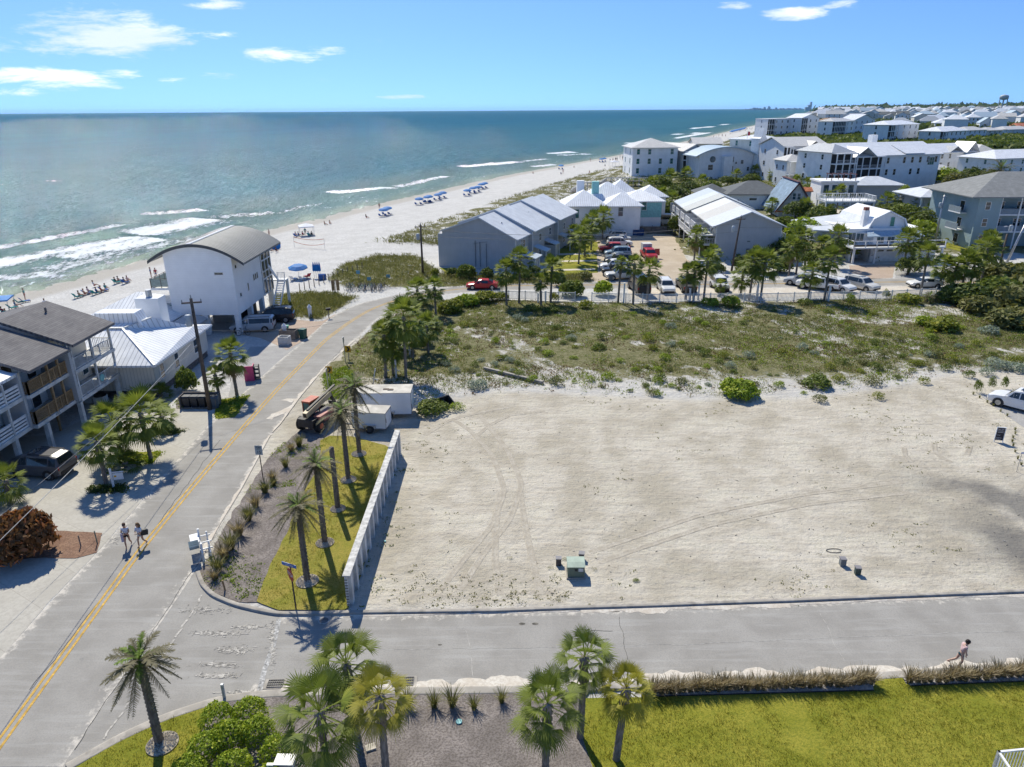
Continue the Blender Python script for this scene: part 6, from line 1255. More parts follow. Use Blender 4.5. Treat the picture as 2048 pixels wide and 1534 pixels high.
# ---- cargo trailers
def trailer(loc,rz,L,W,Hh,label,nose,rimc,hatch):
    T=empty('cargo_trailer',loc,rz,label,'trailer','white cargo trailers');panel=stripe_mat('trailer_panel',(.66,.67,.68),1.2,.93,.01,.5,axis='x',var=.06)if 'trailer_panel' not in MATS else MATS['trailer_panel']
    mb=MB().mat(panel);mb.prism([(0,0),(L,0),(L,W),(0,W)]+([(-nose,W/2)]if nose else[]),.42,Hh);mb.build('body',None,T)
    mb=MB().mat(M('trailer_roof',(.60,.56,.49),.8,.15,1));mb.prism([(-.03,-.03),(L+.03,-.03),(L+.03,W+.03),(-.03,W+.03)]+([(-nose-.05,W/2)]if nose else[]),Hh,Hh+.05);mb.build('roof',None,T)
    mb=MB().mat(M('frame_grey',(.20,.20,.21),.6,.2));mb.box(.02,L,-.02,.04,.36,.43).box(.02,L,W-.04,W+.02,.36,.43).box(-1.3,0,W/2-.05,W/2+.05,.3,.42);mb.build('frame',None,T)
    mb=MB().mat(M('trailer_trim',(.30,.28,.27),.6,.2));mb.box(L+.002,L+.03,.0,.05,.42,Hh).box(L+.002,L+.03,W-.05,W,.42,Hh).box(L+.004,L+.05,.1,.16,.9,1.25).box(L,L+.03,0,W,Hh-.06,Hh-.002);mb.build('door_frame',None,T)
    MB().mat(M('door_white',(.68,.68,.67),.5,.05)).box(L,L+.018,.06,W-.06,.48,Hh-.08).build('rear_door',None,T)
    for y in(-.04,W+.04):w_=MB().mat(rubber).tube([(0,-.1,0),(0,.1,0)],.33,18).build('wheel',None,T,True);w_.location=(L*.52,y,.33);MB().mat(rimc).tube([(0,-.105,0),(0,.105,0)],.2,12).build('rim',None,w_)
    mb=MB().mat(M('fender',(.5,.5,.5),.5,.1));mb.box(L*.52-.5,L*.52+.5,-.18,.0,.69,.74).box(L*.52-.5,L*.52-.44,-.18,0,.45,.7).box(L*.52+.44,L*.52+.5,-.18,0,.45,.7);mb.build('fender',None,T)
    if hatch:MB().mat(M('hatch_brown',(.16,.12,.09),.8,.2)).box(L*.40,L*.52,W*.35,W*.5,Hh+.05,Hh+.09).box(L*.50,L*.62,W*.28,W*.42,Hh+.05,Hh+.11).build('roof_vent',None,T)
rusty=M('rusty_rim',(.34,.17,.07),.8,.3,6)
p=at(824,836);trailer((p.x-3.9,p.y-.2,.01),rad(1),3.9,1.95,2.28,'larger white box trailer with a stained roof and rusty wheel',1.0,rusty,True)
p=at(773,868);trailer((p.x-2.75,p.y+.35,.01),rad(-7),2.75,1.6,1.72,'smaller white box trailer standing in front of the larger one',0,rimb,False)
# ================================================================ street things
metalp=M('sign_post_brown',(.07,.05,.045),.7,.2,4);galv=MATS['galvanised']
def post(par,h,mat=metalp,w=.06,nm='post',x=0,y=0,z=0):return MB().mat(mat).box(x-w/2,x+w/2,y-w/2,y+w/2,z,h).build(nm,None,par)
T=empty('stop_sign',at(592,1217,.06),rad(-50),'red octagonal stop sign under a blue street name blade on a dark post','road sign');post(T,2.62);ap_=[(.38*math.cos(rad(22.5+45*k)),2.12+.38*math.sin(rad(22.5+45*k)))for k in range(8)]
pl_=MB().mat(M('sign_red',(.36,.012,.02),.4,.1)).extr(ap_,'y',-.05,-.035).build('sign_plate',None,T);text('STOP',.27,M('sign_white',(.72,.70,.70),.5,.05),pl_,(0,-.053,2.12),(PI/2,0,0),.002)
b2=MB().mat(M('sign_blue',(.02,.12,.42),.4,.1)).box(-.52,.40,-.012,.012,2.56,2.74).build('name_blade',None,T);b2.rotation_euler=(0,0,rad(25));text('BEA LANE',.12,MATS['sign_white'],b2,(-.05,-.016,2.65),(PI/2,0,0),.002)
T=empty('speed_limit_sign',at(527,962,0),rad(-5),'speed limit 15 sign seen on a thin dark post by the main road','road sign');post(T,2.75,w=.05);pl_=MB().mat(M('sign_grey',(.34,.40,.42),.5,.1)).box(-.26,.26,-.05,-.035,2.05,2.75).build('sign_plate',None,T);text('SPEED',.13,black,pl_,(0,-.053,2.63),(PI/2,0,0),.002);text('LIMIT',.13,black,pl_,(0,-.053,2.49),(PI/2,0,0),.002);text('15',.32,black,pl_,(0,-.053,2.24),(PI/2,0,0),.002)
for(b_,lab)in(((661,765),'yellow arrow sign pointing right on the bend, the nearer one'),((698,722),'yellow arrow sign pointing right on the bend, the farther one')):
    T=empty('arrow_sign',at(*b_),rad(-8),lab,'road sign','bend arrow signs');post(T,1.55,galv);pl_=MB().mat(M('sign_yellow',(.62,.36,.02),.5,.1)).box(-.32,.32,-.05,-.035,.95,1.65).build('sign_plate',None,T);MB().mat(black).extr([(-.16,1.05),(.02,1.3),(-.16,1.55),(.04,1.55),(.22,1.3),(.04,1.05)],'y',-.056,-.051).build('arrow',None,pl_)
for(b_,ty,lab)in(((657,780),737,'thin grey roadside post left of the nearer arrow sign'),((691,725),674,'grey roadside post topped by a small sign seen edge on')):
    h=top_height(b_,ty);T=empty('road_post',at(*b_),0,lab,'post');post(T,h,galv,.07);MB().mat(galv).box(-.03,.03,-.2,.2,h-.55,h).build('sign_plate',None,T)
def util_pole(b_,ty,lab,xf=1,arm=1,lean=(0,0),mat=None,lamp=False,xfs=1.):
    h=top_height(b_,ty);T=empty('utility_pole',at(*b_),0,lab,'utility pole');mt_=mat or M('pole_wood',(.15,.115,.09),.95,.3,2,fine=(6,.75));tp=Vector((lean[0],lean[1],h))
    MB().mat(mt_).tube([(0,0,0),tp],[.19,.12],10).build('pole',None,T,True)
    if arm:a=tp-Vector((0,0,.35));MB().mat(mt_).bar(a-Vector((.75,.2,0)),a+Vector((.75,.2,0)),.1,.12).build('crossarm',None,T);mb=MB().mat(M('insulator',(.25,.28,.3),.4,.1));[mb.tube([a+Vector((x,x*.27,.05)),a+Vector((x,x*.27,.28))],[.06,.04],8)for x in(-.7,.7)];mb.tube([tp,tp+Vector((0,0,.3))],[.06,.04],8);mb.build('insulator',None,T)
    if xf:q=Vector((-.45,-.1,h-2.3));MB().mat(M('transformer_grey',(.42,.46,.48),.5,.1)).tube([q,q+Vector((0,0,.1)),q+Vector((0,0,.85)),q+Vector((0,0,.95))],[.22,.26,.26,.2],14).build('transformer',None,T,True)
    if lamp:MB().mat(galv).bar((0,0,h-1.8),(-1.3,-.3,h-1.5),.06).bar((-1.3,-.3,h-1.5),(-1.75,-.4,h-1.55),.2,.12).build('lamp_arm',None,T)
    return T
UP=util_pole((420,819),597,'tall brown utility pole with grey transformer beside the bin corral')
T=util_pole((846,551),449,'grey utility pole with transformer standing left of the townhouse row');T=util_pole((1463,542),434,'leaning utility pole with transformer against the grey gabled block',lean=(.6,0));util_pole((1869,488),390,'slim utility pole with transformer between the gambrel and blue buildings',mat=galv);util_pole((1992,562),468,'thin wooden pole standing in front of the blue apartment building',0,0);util_pole((2006,541),432,'pale pole with a street lamp arm before the blue apartments',1,1,(2.0,0),galv,True)
util_pole((1513,600),562,'short white post with a slanted top at the middle of the picket fence',0,0,mat=wht)
cable=M('cable_grey',(.20,.20,.20),.6,.1);cable_l=M('cable_pale',(.42,.42,.41),.6,.1)
def wire(a,b_,sag,r,lab,mat=cable):
    a=Vector(a);b_=Vector(b_);pts=[a.lerp(b_,i/24)-Vector((0,0,sag*4*(i/24)*(1-i/24)))for i in range(25)];o=MB().mat(mat).tube(pts,r,5).build('cable',None,None,True);return tag(o,lab,'cable')
pb=at(420,819);wire((pb.x,pb.y,6.6),at(-260,1330,6.0),.35,.018,'pale overhead cable crossing the driveway from the tall brown pole',cable_l);wire((pb.x,pb.y,5.9),at(-160,1160,4.2),.3,.012,'thinner cable hanging just below the pale one');wire((pb.x,pb.y,7.2),tuple(at(700,640,5.5)),.5,.012,'thin cable running from the tall brown pole along the road')
p2=at(846,551);wire((p2.x,p2.y,7.2),(at(1463,542).x+.5,at(1463,542).y,7.5),1.4,.03,'long sagging cable in front of the grey townhouse row');wire((p2.x,p2.y,6.2),(at(1463,542).x+.4,at(1463,542).y,6.2),1.0,.025,'lower sagging cable in front of the grey townhouse row');p3=at(1869,488);wire((at(1463,542).x+.5,at(1463,542).y,6.8),(p3.x,p3.y,7.),1.2,.025,'cable sagging from the leaning pole toward the slim grey pole')
mb=MB().mat(M('guy_yellow',(.5,.33,.06),.6,.1));a=at(812,557);mb.bar((a.x,a.y,0),(a.x+1.6,a.y+.1,2.4),.07);tag(mb.build('guy_guard'),'yellow guy wire guard slanting up to the pole left of the townhouses','guy guard')
# white timber wall beside the corner lawn
T=empty('retaining_wall',(0,0,0),0,'long white timber wall with evenly spaced ribs between lawn and sand lot','wall');A=Vector((-8.55,30.25,0));B=Vector((-8.55,47.8,0));mb=MB().mat(wht_old);mb.box(-8.62,-8.5,30.25,47.8,0,1.9);mb.build('wall',None,T)
MB().mat(M('wall_cap',(.60,.59,.56),.85,.2,3)).box(-8.70,-8.30,30.2,47.85,1.9,1.96).build('cap',None,T)
for k in range(15):y=30.45+k*1.22;MB().mat(wht_old).box(-8.5,-8.33,y,y+.34,0,1.9).build('rib',None,T)
mb=MB().mat(greyw);[mb.box(-8.63,-8.47,30.225,30.245,.12+k*.17,.17+k*.17)for k in range(10)];mb.build('end_slots',None,T)
# picket fence
T=empty('picket_fence',(0,0,0),0,'long white metal picket fence along the far side of the scrub field','fence');line=resample(PXP([(985,599),(1290,606),(1500,605),(1765,600),(1870,594)]),28);fm=M('fence_white',(.68,.68,.67),.5,.08)
for i in range(28):q=line[i];MB().mat(fm).box(q[0]-.06,q[0]+.06,q[1]-.06,q[1]+.06,0,1.35).build('post',None,T)
for i in range(27):
    if i in(5,):continue
    mb=MB().mat(fm);a,b_=Vector((*line[i],0)),Vector((*line[i+1],0));Z_=Vector((0,0,1));mb.bar(a+Z_*1.18,b_+Z_*1.18,.08);mb.bar(a+Z_*.2,b_+Z_*.2,.05);[mb.bar(a.lerp(b_,j/13)+Z_*.2,a.lerp(b_,j/13)+Z_*1.18,.05)for j in range(1,13)];mb.build('panel',None,T)
for(x,y,ty,lab)in((1076,606,587,'short white gate post left in the picket fence gap'),(1091,607,583,'taller white gate post right of the fence gap'),(1247,607,567,'tall white post with a bracket before the cream pickup'),(1379,601,578,'white fence post beside the black pickup'),(1396,600,565,'taller white post right of the black pickup'),(1656,604,573,'white post standing before the white pickup')):h=top_height((x,y),ty);T=empty('gate_post',at(x,y),0,lab,'post','white gate posts');post(T,h,wht,.2);MB().mat(wht).box(-.14,.14,-.14,.14,h,h+.08).build('cap',None,T)
# fence remnants among the palms
for(x,y,ty,ln,lab)in((745,776,737,.4,'leaning white fence board left behind the larger trailer'),(768,757,718,.35,'tilted white fence board between two palm trunks'),(793,758,719,0,'upright white fence post by the palm cluster'),(820,712,688,0,'short white post deep in the palm cluster')):h=top_height((x,y),ty);T=empty('fence_remnant',at(x,y),0,lab,'post');MB().mat(wht_old).bar((0,0,0),(ln,0,h),.16,.08).build('board',None,T);MB().mat(wht_old).bar((ln*.5-.2,.05,h*.5),(ln*.5+.35,.05,h*.4),.05,.1).build('broken_rail',None,T)
# electric boxes in the lot
grn=M('box_green',(.15,.19,.14),.6,.12,2);grnl=M('box_green_top',(.36,.44,.36),.6,.1,2);p=at(1152,1158)
T=empty('transformer_box',p,rad(-1),'green pad mounted transformer box with a sloping lid in the sand lot','electric box');MB().mat(kerb_m).box(-.52,.52,-.05,.95,0,.1).build('pad',None,T);mb=MB().mat(grn);mb.box(-.46,.46,0,.85,.1,.78);cb=mb.build('cabinet',None,T);mb=MB().mat(grnl);mb.extr([(-.04,.78),(.35,.86),(.88,.86),(.88,.78)],'x',-.49,.49);mb.build('lid',None,T);MB().mat(wht_old).box(.12,.38,-.01,.0,.48,.68).build('label_plate',None,cb);MB().mat(black).box(-.08,.07,-.03,.0,.52,.64).build('lock',None,cb)
for(x,y,s,c_,lab)in((1117,1129,.3,M('pedestal_brown',(.10,.085,.085),.7,.1),'small brown utility pedestal left of the green transformer box'),(1163,1119,.3,MATS['pedestal_brown'],'small brown utility pedestal behind the green transformer box'),(1684,1130,.3,M('pedestal_grey',(.20,.22,.23),.6,.1),'grey utility pedestal lying askew, right part of the lot'),(1714,1148,.28,M('pedestal_green',(.05,.08,.07),.5,.1),'dark green utility pedestal with a white label')):
    T=empty('utility_pedestal',at(x,y),random.uniform(-.3,.3),lab,'utility box','utility pedestals');MB().mat(c_).prism([(-s/2,-s/2),(s/2,-s/2),(s/2*.9,s/2),(-s/2*.9,s/2)],0,.42).build('housing',None,T);MB().mat(M(c_.name+'_lid',tuple(min(1,q*1.9)for q in c_.node_tree.nodes['Principled BSDF'].inputs['Base Color'].default_value[:3])if False else(.24,.23,.24),.6,.1)).box(-s/2-.02,s/2+.02,-s/2-.02,s/2+.02,.42,.47).build('lid',None,T)
mb=MB().mat(black);prev=None
for i in range(15):a=i/14*5.6;q=at(1668,1102)+Vector((.45*math.cos(a),.2*math.sin(a),.03));prev is not None and mb.bar(prev,q,.025);prev=q
tag(mb.build('cable_loop'),'loop of black cable lying on the sand','cable')
T=empty('lot_sale_sign',at(1996,884),rad(-14),'dark real estate board in a white frame standing on the sand lot','sign');MB().mat(wht).box(-.32,-.27,-.03,.03,0,1.25).box(.27,.32,-.03,.03,0,1.25).box(-.27,.27,-.028,.028,1.2,1.25).build('frame',None,T);pl_=MB().mat(M('board_dark',(.03,.025,.035),.6,.1)).box(-.27,.27,-.015,.015,.16,1.2).build('board',None,T)
swm=MATS['sign_white'];text('For Sale',.13,swm,pl_,(0,-.02,1.06),(PI/2,0,0),.002)
for k,w_ in enumerate((.38,.40,.0,.22,.0,.36,.30)):
    if w_:MB().mat(swm).box(-.2,-.2+w_,-.02,-.016,.92-k*.115,.945-k*.115).build('text_line',None,pl_)
T=empty('thin_marker',at(2033,944),0,'thin slanted marker stake at the right edge of the lot','stake');MB().mat(galv).bar((0,0,0),(.1,.1,1.5),.03).build('stake',None,T);MB().mat(MATS['sign_blue']).box(.0,.35,.05,.07,1.42,1.5).build('flag',None,T)
# drains, caps, stake, slab
def grate(px,py,w,d,lab):
    T=empty('storm_drain',at(px,py,.02),rad(2),lab,'drain grate','storm drain grates');MB().mat(kerb_m).box(-w/2-.15,w/2+.15,-d/2-.08,d/2+.08,-.01,.02).build('surround',None,T);MB().mat(black).box(-w/2,w/2,-d/2,d/2,.02,.024).build('pit',None,T);mb=MB().mat(M('cast_iron',(.16,.15,.145),.7,.2))  # flat black plate under the bars paints in the darkness of the drain
    n=int(w/.09);[mb.box(-w/2+w*i/n-.012,-w/2+w*i/n+.012,-d/2,d/2,.03,.05)for i in range(n+1)];[mb.box(-w/2,w/2,-d/2+d*i/3-.02,-d/2+d*i/3+.02,.028,.055)for i in range(4)];mb.build('grate',None,T)
grate(551,1368,.68,.42,'left storm drain grate at the kerb of the side road');grate(806,1364,.95,.50,'right storm drain grate half covered by palm fronds')
o=MB().mat(turq).tube([(0,0,0),(0,0,.05)],.13,18).build('valve_cover');o.location=at(918,1444,.11);tag(o,'turquoise round valve cover in the mulch bed','valve cover');o=MB().mat(turq).tube([(0,0,0),(0,0,.06)],.07,12).build('sprinkler_cap');o.location=at(770,1083,.02);tag(o,'tiny turquoise cap beside the white wall','valve cover')
o=MB().mat(M('slab',(.58,.52,.42),.8,.2,5)).box(-.2,.2,-.14,.14,0,.08).build('stepping_slab');o.location=at(741,1496,.12);o.rotation_euler=(.1,0,.4);tag(o,'loose pale stone slab lying on the mulch','stone slab')
T=empty('marker_post',at(449,1396,.1),0,'pale grey marker post standing at the kerb by the round green shrub','post');post(T,.75,M('marker_grey',(.42,.47,.47),.6,.1),.1);MB().mat(wht).box(-.055,.055,-.055,.055,.75,.78).build('cap',None,T)
T=empty('timber_stake',at(450,1180,.05),0,'rough timber stake in the weeds at the road corner','stake');MB().mat(ply).bar((0,0,0),(-.05,0,.62),.07).build('stake',None,T)
T=empty('utility_cabinet',at(566,1580,.1),rad(-2),'white utility cabinet with a grey electric meter among the palms','cabinet');mb=MB().mat(wht_old);mb.box(-.1,.5,.1,.15,.2,1.3).box(-.42,-.36,-.05,.02,0,1.25).box(.5,.56,-.05,.2,0,1.3);mb.build('frame',None,T);MB().mat(M('cab_top',(.78,.76,.72),.5,.05)).box(-.2,.55,-.05,.45,1.3,1.34).box(-.45,-.2,-.05,.06,1.25,1.31).build('top',None,T);MB().mat(M('meter_grey',(.38,.42,.44),.5,.1)).box(-.38,-.12,-.12,.05,.55,1.1).build('meter_box',None,T)
MB().mat(galv).tube([(-.25,-.16,.85),(-.25,-.12,.85)],.08,14).build('meter_dial',None,T);MB().mat(M('beige_panel',(.42,.36,.30),.7,.1)).box(-.08,.48,.05,.1,.2,1.25).build('back_panel',None,T)
T=empty('bollard_cap',at(620,1560,.1),0,'pale ground plate beside the utility cabinet','plate');MB().mat(M('plate_pale',(.62,.56,.46),.8,.1)).box(-.35,.35,-.25,.3,0,.06).build('plate',None,T)
T=empty('deck_railing',at(2000,1560,0),rad(3),'white railing corner poking in at the lower right edge','railing');mb=MB().mat(wht);rail(mb,(-.1,.3),(2.6,.45),.0,1.1,.13,.03,1.3,.08);rail(mb,(-.1,.3),(-.35,-1.6),0,1.1,.13,.03,1.3,.08);mb.build('railing',None,T)
# mailboxes
T=empty('mailbox_stand',at(405,1108),rad(28),'white timber stand carrying three grey mailboxes by the main road','mailbox stand');mb=MB().mat(wht);mb.bar((0,-.9,.55),(0,.9,.55),.09,.14).bar((.42,-.9,.5),(.42,.9,.5),.07,.1).box(-.05,.06,-.8,-.7,0,1.15).box(-.05,.06,.75,.85,0,1.25).box(.38,.46,-.6,-.52,0,1.1).box(.38,.46,.5,.58,0,1.1);[mb.bar((-.1,y,.75),(.6,y,.75),.06)for y in(-.75,0,.75)];mb.box(-.5,-.02,-.05,.95,.85,.9);mb.build('frame',None,T)
for k in range(3):MB().mat(M('mailbox_grey',(.27,.33,.33),.5,.1)).extr([(-.75+k*.24,.88),(-.57+k*.24,.88),(-.57+k*.24,1.05),(-.66+k*.24,1.12),(-.75+k*.24,1.05)],'x',-.62,-.1).build('mailbox',None,T)
T=empty('roadside_mailbox',at(658,636),rad(20),'lone black mailbox on a post at the dune edge','mailbox');post(T,1.0,greyw,.1);MB().mat(black).box(-.28,.28,-.12,.12,1.0,1.28).build('box',None,T)
for(x,y,h,lab)in((621,636,1.75,'white pointed pillar at the far side of the paved drive'),(571,676,1.75,'white pointed pillar behind the timber planter bin')):T=empty('pillar',at(x,y),.3,lab,'pillar','white pointed pillars');MB().mat(wht).box(-.22,.22,-.22,.22,0,h-.35).build('shaft',None,T);mb=MB().mat(wht);hip(mb,-.22,.22,-.22,.22,h-.35,.4,.04);mb.build('pyramid_cap',None,T)
def bin_(loc,rz,mat,lab,group=None,s=1.0):
    T=empty('wheelie_bin',loc,rz,lab,'bin',group,s);mb=MB().mat(mat);mb.v+=[(-.24,-.25,0),(.24,-.25,0),(.24,.25,0),(-.24,.25,0),(-.3,-.32,.95),(.3,-.32,.95),(.3,.32,.95),(-.3,.32,.95)];mb.f+=[(0,3,2,1),(4,5,6,7),(0,1,5,4),(1,2,6,5),(2,3,7,6),(3,0,4,7)];mb.mi+=[0]*6;mb.build('tub',None,T);mb=MB().mat(mat);mb.extr([(-.36,.95),(.36,.95),(.30,1.04),(-.30,1.06)],'x',-.32,.32);mb.build('lid',None,T);MB().mat(rubber).tube([(-.3,.24,.1),(.3,.24,.1)],.1,10).build('wheels',None,T)
bk=M('bin_black',(.04,.045,.055),.5,.15);T=empty('bin_corral',(at(360,818).x,at(360,818).y,0),rad(0),'low grey timber corral sheltering a row of black bins','bin corral');mb=MB().mat(greyw);mb.box(0,3.1,1.0,1.08,0,1.1).box(0,.08,0,1.0,0,1.1).box(3.1,3.18,0,1.08,0,1.1).box(-.05,3.2,1.0,1.12,1.1,1.16).box(0,3.18,-.06,0,0,.14);mb.build('boards',None,T)
for k,lab in enumerate(('black bin at the left end of the timber corral','black bin second from the left in the corral','black bin third from the left in the corral','black bin at the right end of the timber corral')):bin_((at(360,818).x+.5+k*.68,at(360,818).y+.5,0),0,bk,lab,'bins in the corral')
bin_(at(432,815),.3,M('bin_greyblue',(.09,.12,.15),.5,.1),'grey blue bin standing outside the corral by the utility pole');bin_(at(607,677),-.4,M('bin_green',(.015,.10,.075),.5,.1),'dark green bin standing alone on the drive edge',s=1.1)
bin_(at(1221,562),0,MATS['bin_greyblue'],'blue grey bin by the road in front of the cream pickup');o=bin_((at(574,672).x,at(574,672).y,.2),.2,M('lid_green',(.05,.28,.2),.5,.1),'green lidded bin inside the timber planter box')
for(x,y,w,d,h,mm,lab)in((566,692,1.15,.9,.95,wht_old,'whitewashed open planter box beside the road'),(575,680,1.9,1.0,1.05,greyw,'brown timber bin box behind the whitewashed planter')):
    q=at(x,y);T=empty('planter_box',(q.x,q.y+.1,0),rad(-8),lab,'planter');mb=MB().mat(mm);mb.box(-w/2,w/2,0,.08,0,h).box(-w/2,w/2,d-.08,d,0,h).box(-w/2,-w/2+.08,.08,d-.08,0,h).box(w/2-.08,w/2,.08,d-.08,0,h);mb.build('sides',None,T);MB().mat(MATS['mulch']).box(-w/2+.08,w/2-.08,.08,d-.08,0,h*.55).build('soil',None,T)
T=empty('pink_stand',at(501,760),rad(12),'bright pink open backed stand with dark shelves at the pad edge','stand');pk=M('pink_paint',(.62,.07,.20),.5,.1);mb=MB().mat(pk);mb.box(-.45,.42,-.35,-.28,0,1.5).box(.35,.42,-.28,.55,0,1.5);mb.build('panel',None,T);mb=MB().mat(bk);[mb.box(.44,.9,-.2,.5,z,z+.05)for z in(.2,.6,1.0,1.35)];mb.box(.44,.48,-.2,.5,.1,1.4).box(.86,.9,-.2,.5,.1,1.4);mb.build('shelf',None,T)
T=empty('house_sign',at(228,976),rad(12),'white hanging sign on a post under the palm by the driveway','sign');post(T,1.5,wht,.12);MB().mat(wht).box(.06,.8,-.03,.03,1.15,1.22).box(.1,.74,-.02,.02,.62,1.1).build('board',None,T);MB().mat(MATS['sign_yellow']).box(.16,.32,-.024,-.021,.82,.95).build('logo',None,T)
T=empty('paper_stand',at(612,590),0,'x','x');bpy.data.objects.remove(T)
T=empty('access_board',at(672,588),rad(10),'pair of brown paddle racks on the sand at the beach access','rack');[MB().mat(ply).box(x-.22,x+.22,-.03,.03,.5,2.0).build('board',None,T)for x in(-.3,.35)];post(T,2.1,greyw,.08);T=empty('beach_sign_post',at(675,586),0,'tall thin sign post at the beach access left of the bicycles','post');post(T,top_height((675,586),556),galv,.06)
for(x,y,h,lab)in((718,566,1.9,'light blue notice sign among the dune grass'),(739,570,1.2,'small blue sign behind the parked bicycles'),(777,562,1.0,'small grey notice sign at the dune edge')):T=empty('notice_sign',at(x,y),0,lab,'sign');post(T,h,greyw,.06);MB().mat(M('notice_blue',(.14,.36,.50),.5,.1)).box(-.28,.28,-.05,-.03,h-.5,h).build('plate',None,T)
T=empty('dumpster',at(1275,471),0,'blue steel dumpster at the back of the gravel lot','dumpster');MB().mat(M('dumpster_blue',(.02,.07,.22),.5,.15)).extr([(-.7,.1),(.8,.1),(.9,1.2),(-.9,1.2)],'x',-1.1,1.1).build('tub',None,T);MB().mat(M('dumpster_lid',(.03,.05,.12),.5,.1)).box(-1.12,1.12,-.92,.92,1.2,1.26).build('lid',None,T)
T=empty('plastic_tub',at(880,815),rad(40),'large black plastic tub tipped on its side at the scrub edge','tub');mb=MB().mat(bk);mb.box(-1.0,1.0,-.5,.5,0,.08).box(-1.0,1.0,.42,.5,.08,.8).box(-1,-.92,-.5,.42,.08,.8).box(.92,1.,-.5,.42,.08,.8).box(-.5,-.42,-.5,.4,.08,.6).box(.3,.38,-.5,.4,.08,.6);o=mb.build('shell',None,T);o.rotation_euler=(rad(28),0,0)
a=at(968,741);b_=at(1086,769);o=MB().mat(M('bleached_timber',(.36,.33,.29),.9,.2,4)).bar((a.x,a.y,.25),(b_.x,b_.y,.2),.28,.28).build('timber_beam');tag(o,'long bleached timber beam lying in the scrub','timber beam')
# bicycles
tyre_mesh=None
def bike(loc,rz,c,lab):
    global tyre_mesh
    T=empty('bicycle',loc,rz,lab,'bicycle','bicycles parked at the beach access');
    if tyre_mesh is None:
        mb=MB().mat(rubber);mb.tube([(.32*math.cos(a),0,.32*math.sin(a))for a in np.linspace(0,2*PI,15)],.025,4,False);mb.mat(chrome);[mb.bar((0,0,0),(.31*math.cos(a),0,.31*math.sin(a)),.008)for a in np.linspace(0,2*PI,9)[:-1]];tyre_mesh=mb.mesh('wheel')
    for x in(-.52,.52):mobj('wheel',tyre_mesh,T,(x,0,.33))
    k='bf'+c.name
    if k not in CARM:mb=MB().mat(c);[mb.bar(*q,.035)for q in(((-.52,0,.33),(-.1,0,.3)),((-.1,0,.3),(-.22,0,.85)),((-.2,0,.75),(.35,0,.8)),((-.1,0,.3),(.35,0,.75)),((.35,0,.95),(.52,0,.33)),((-.52,0,.33),(-.2,0,.75)))];CARM[k]=mb.mesh('frame');CARM['hb']=MB().mat(black).bar((.33,-.3,1.0),(.33,.3,1.0),.03).bar((.35,0,.9),(.33,0,1.0),.03).mesh('handlebar');CARM['sd']=MB().mat(black).extr([(-.08,.86),(.08,.86),(.03,.92),(-.03,.92)],'x',-.36,-.1).mesh('saddle')
    mobj('frame',CARM[k],T);mobj('handlebar',CARM['hb'],T);mobj('saddle',CARM['sd'],T)
bcs=[M('bike_blue',(.05,.12,.25),.4,.1),M('bike_dark',(.03,.03,.035),.4,.1),M('bike_teal',(.1,.3,.3),.4,.1),M('bike_white',(.5,.5,.5),.4,.1)]
random.seed(3)
for gi,(gx,n,nm)in enumerate(((703,4,'first group from the left'),(728,5,'second group from the left'),(747,4,'third group from the left'),(764,3,'rightmost group'))):
    for k in range(n):c=bcs[(k+gi)%4];bike(at(gx+(k-n/2)*3.6,579+(k%2)*3),rad(70+random.uniform(-25,25)),c,'%s bicycle in the %s at the beach access'%(c.name.split('_')[1],nm)+(', nearer the road' if k%2 else ''))
bike(at(487,671),.2,bcs[1],'dark bicycle leaning under the stilt house')
# rock rings round the palms
def stone_ring(px,py,r,lab,z=.06):
    p=at(px,py,z);T=empty('stone_ring',p,0,lab,'stone ring','stone rings under the date palms');MB().mat(M('ring_bed',(.40,.35,.28),.9,.3,6,fine=(11,.45))).tube([(0,0,-.02),(0,0,.05)],r,28).build('edging',None,T)
    k='stones'
    if k not in CARM:
        rr=random.Random(4);mb=MB().mat(M('river_stone',(.62,.56,.47),.8,.2,9,fine=(5,.8)))
        for i in range(230):a=rr.random()*6.28;q=math.sqrt(rr.random())*.9;s=rr.uniform(.05,.10);x,y=q*math.cos(a),q*math.sin(a);n0=len(mb.v);w_=rr.uniform(.6,1.2);b0=rr.random()*6.28;mb.v+=[(x+s*math.cos(b0+t*1.257)*(1 if t%2 else w_),y+s*math.sin(b0+t*1.257),.03)for t in range(5)]+[(x,y,.05+s*.7)];mb.f+=[(n0+t,n0+(t+1)%5,n0+5)for t in range(5)];mb.mi+=[0]*5
        CARM[k]=mb.mesh('stones')
    mobj('stones',CARM[k],T,(0,0,.02),random.random()*6,(r,r,1))
RINGS=((615,1163,.62,'stone ring around the palm nearest the stop sign'),(650,1086,.55,'stone ring around the second date palm of the lawn'),(676,1018,.50,'stone ring around the crownless black trunk'),(697,960,.56,'stone ring around the fourth trunk, beside the white wall'),(718,908,.56,'stone ring around the farthest palm of the corner lawn'))
for r_ in RINGS:stone_ring(*r_)
stone_ring(325,1488,.62,'stone ring around the foreground date palm',.11)
ordw=lambda n:str(n)+('th' if 10<n%100<14 else{1:'st',2:'nd',3:'rd'}.get(n%10,'th'))
# ================================================================ placed plants
random.seed(31)
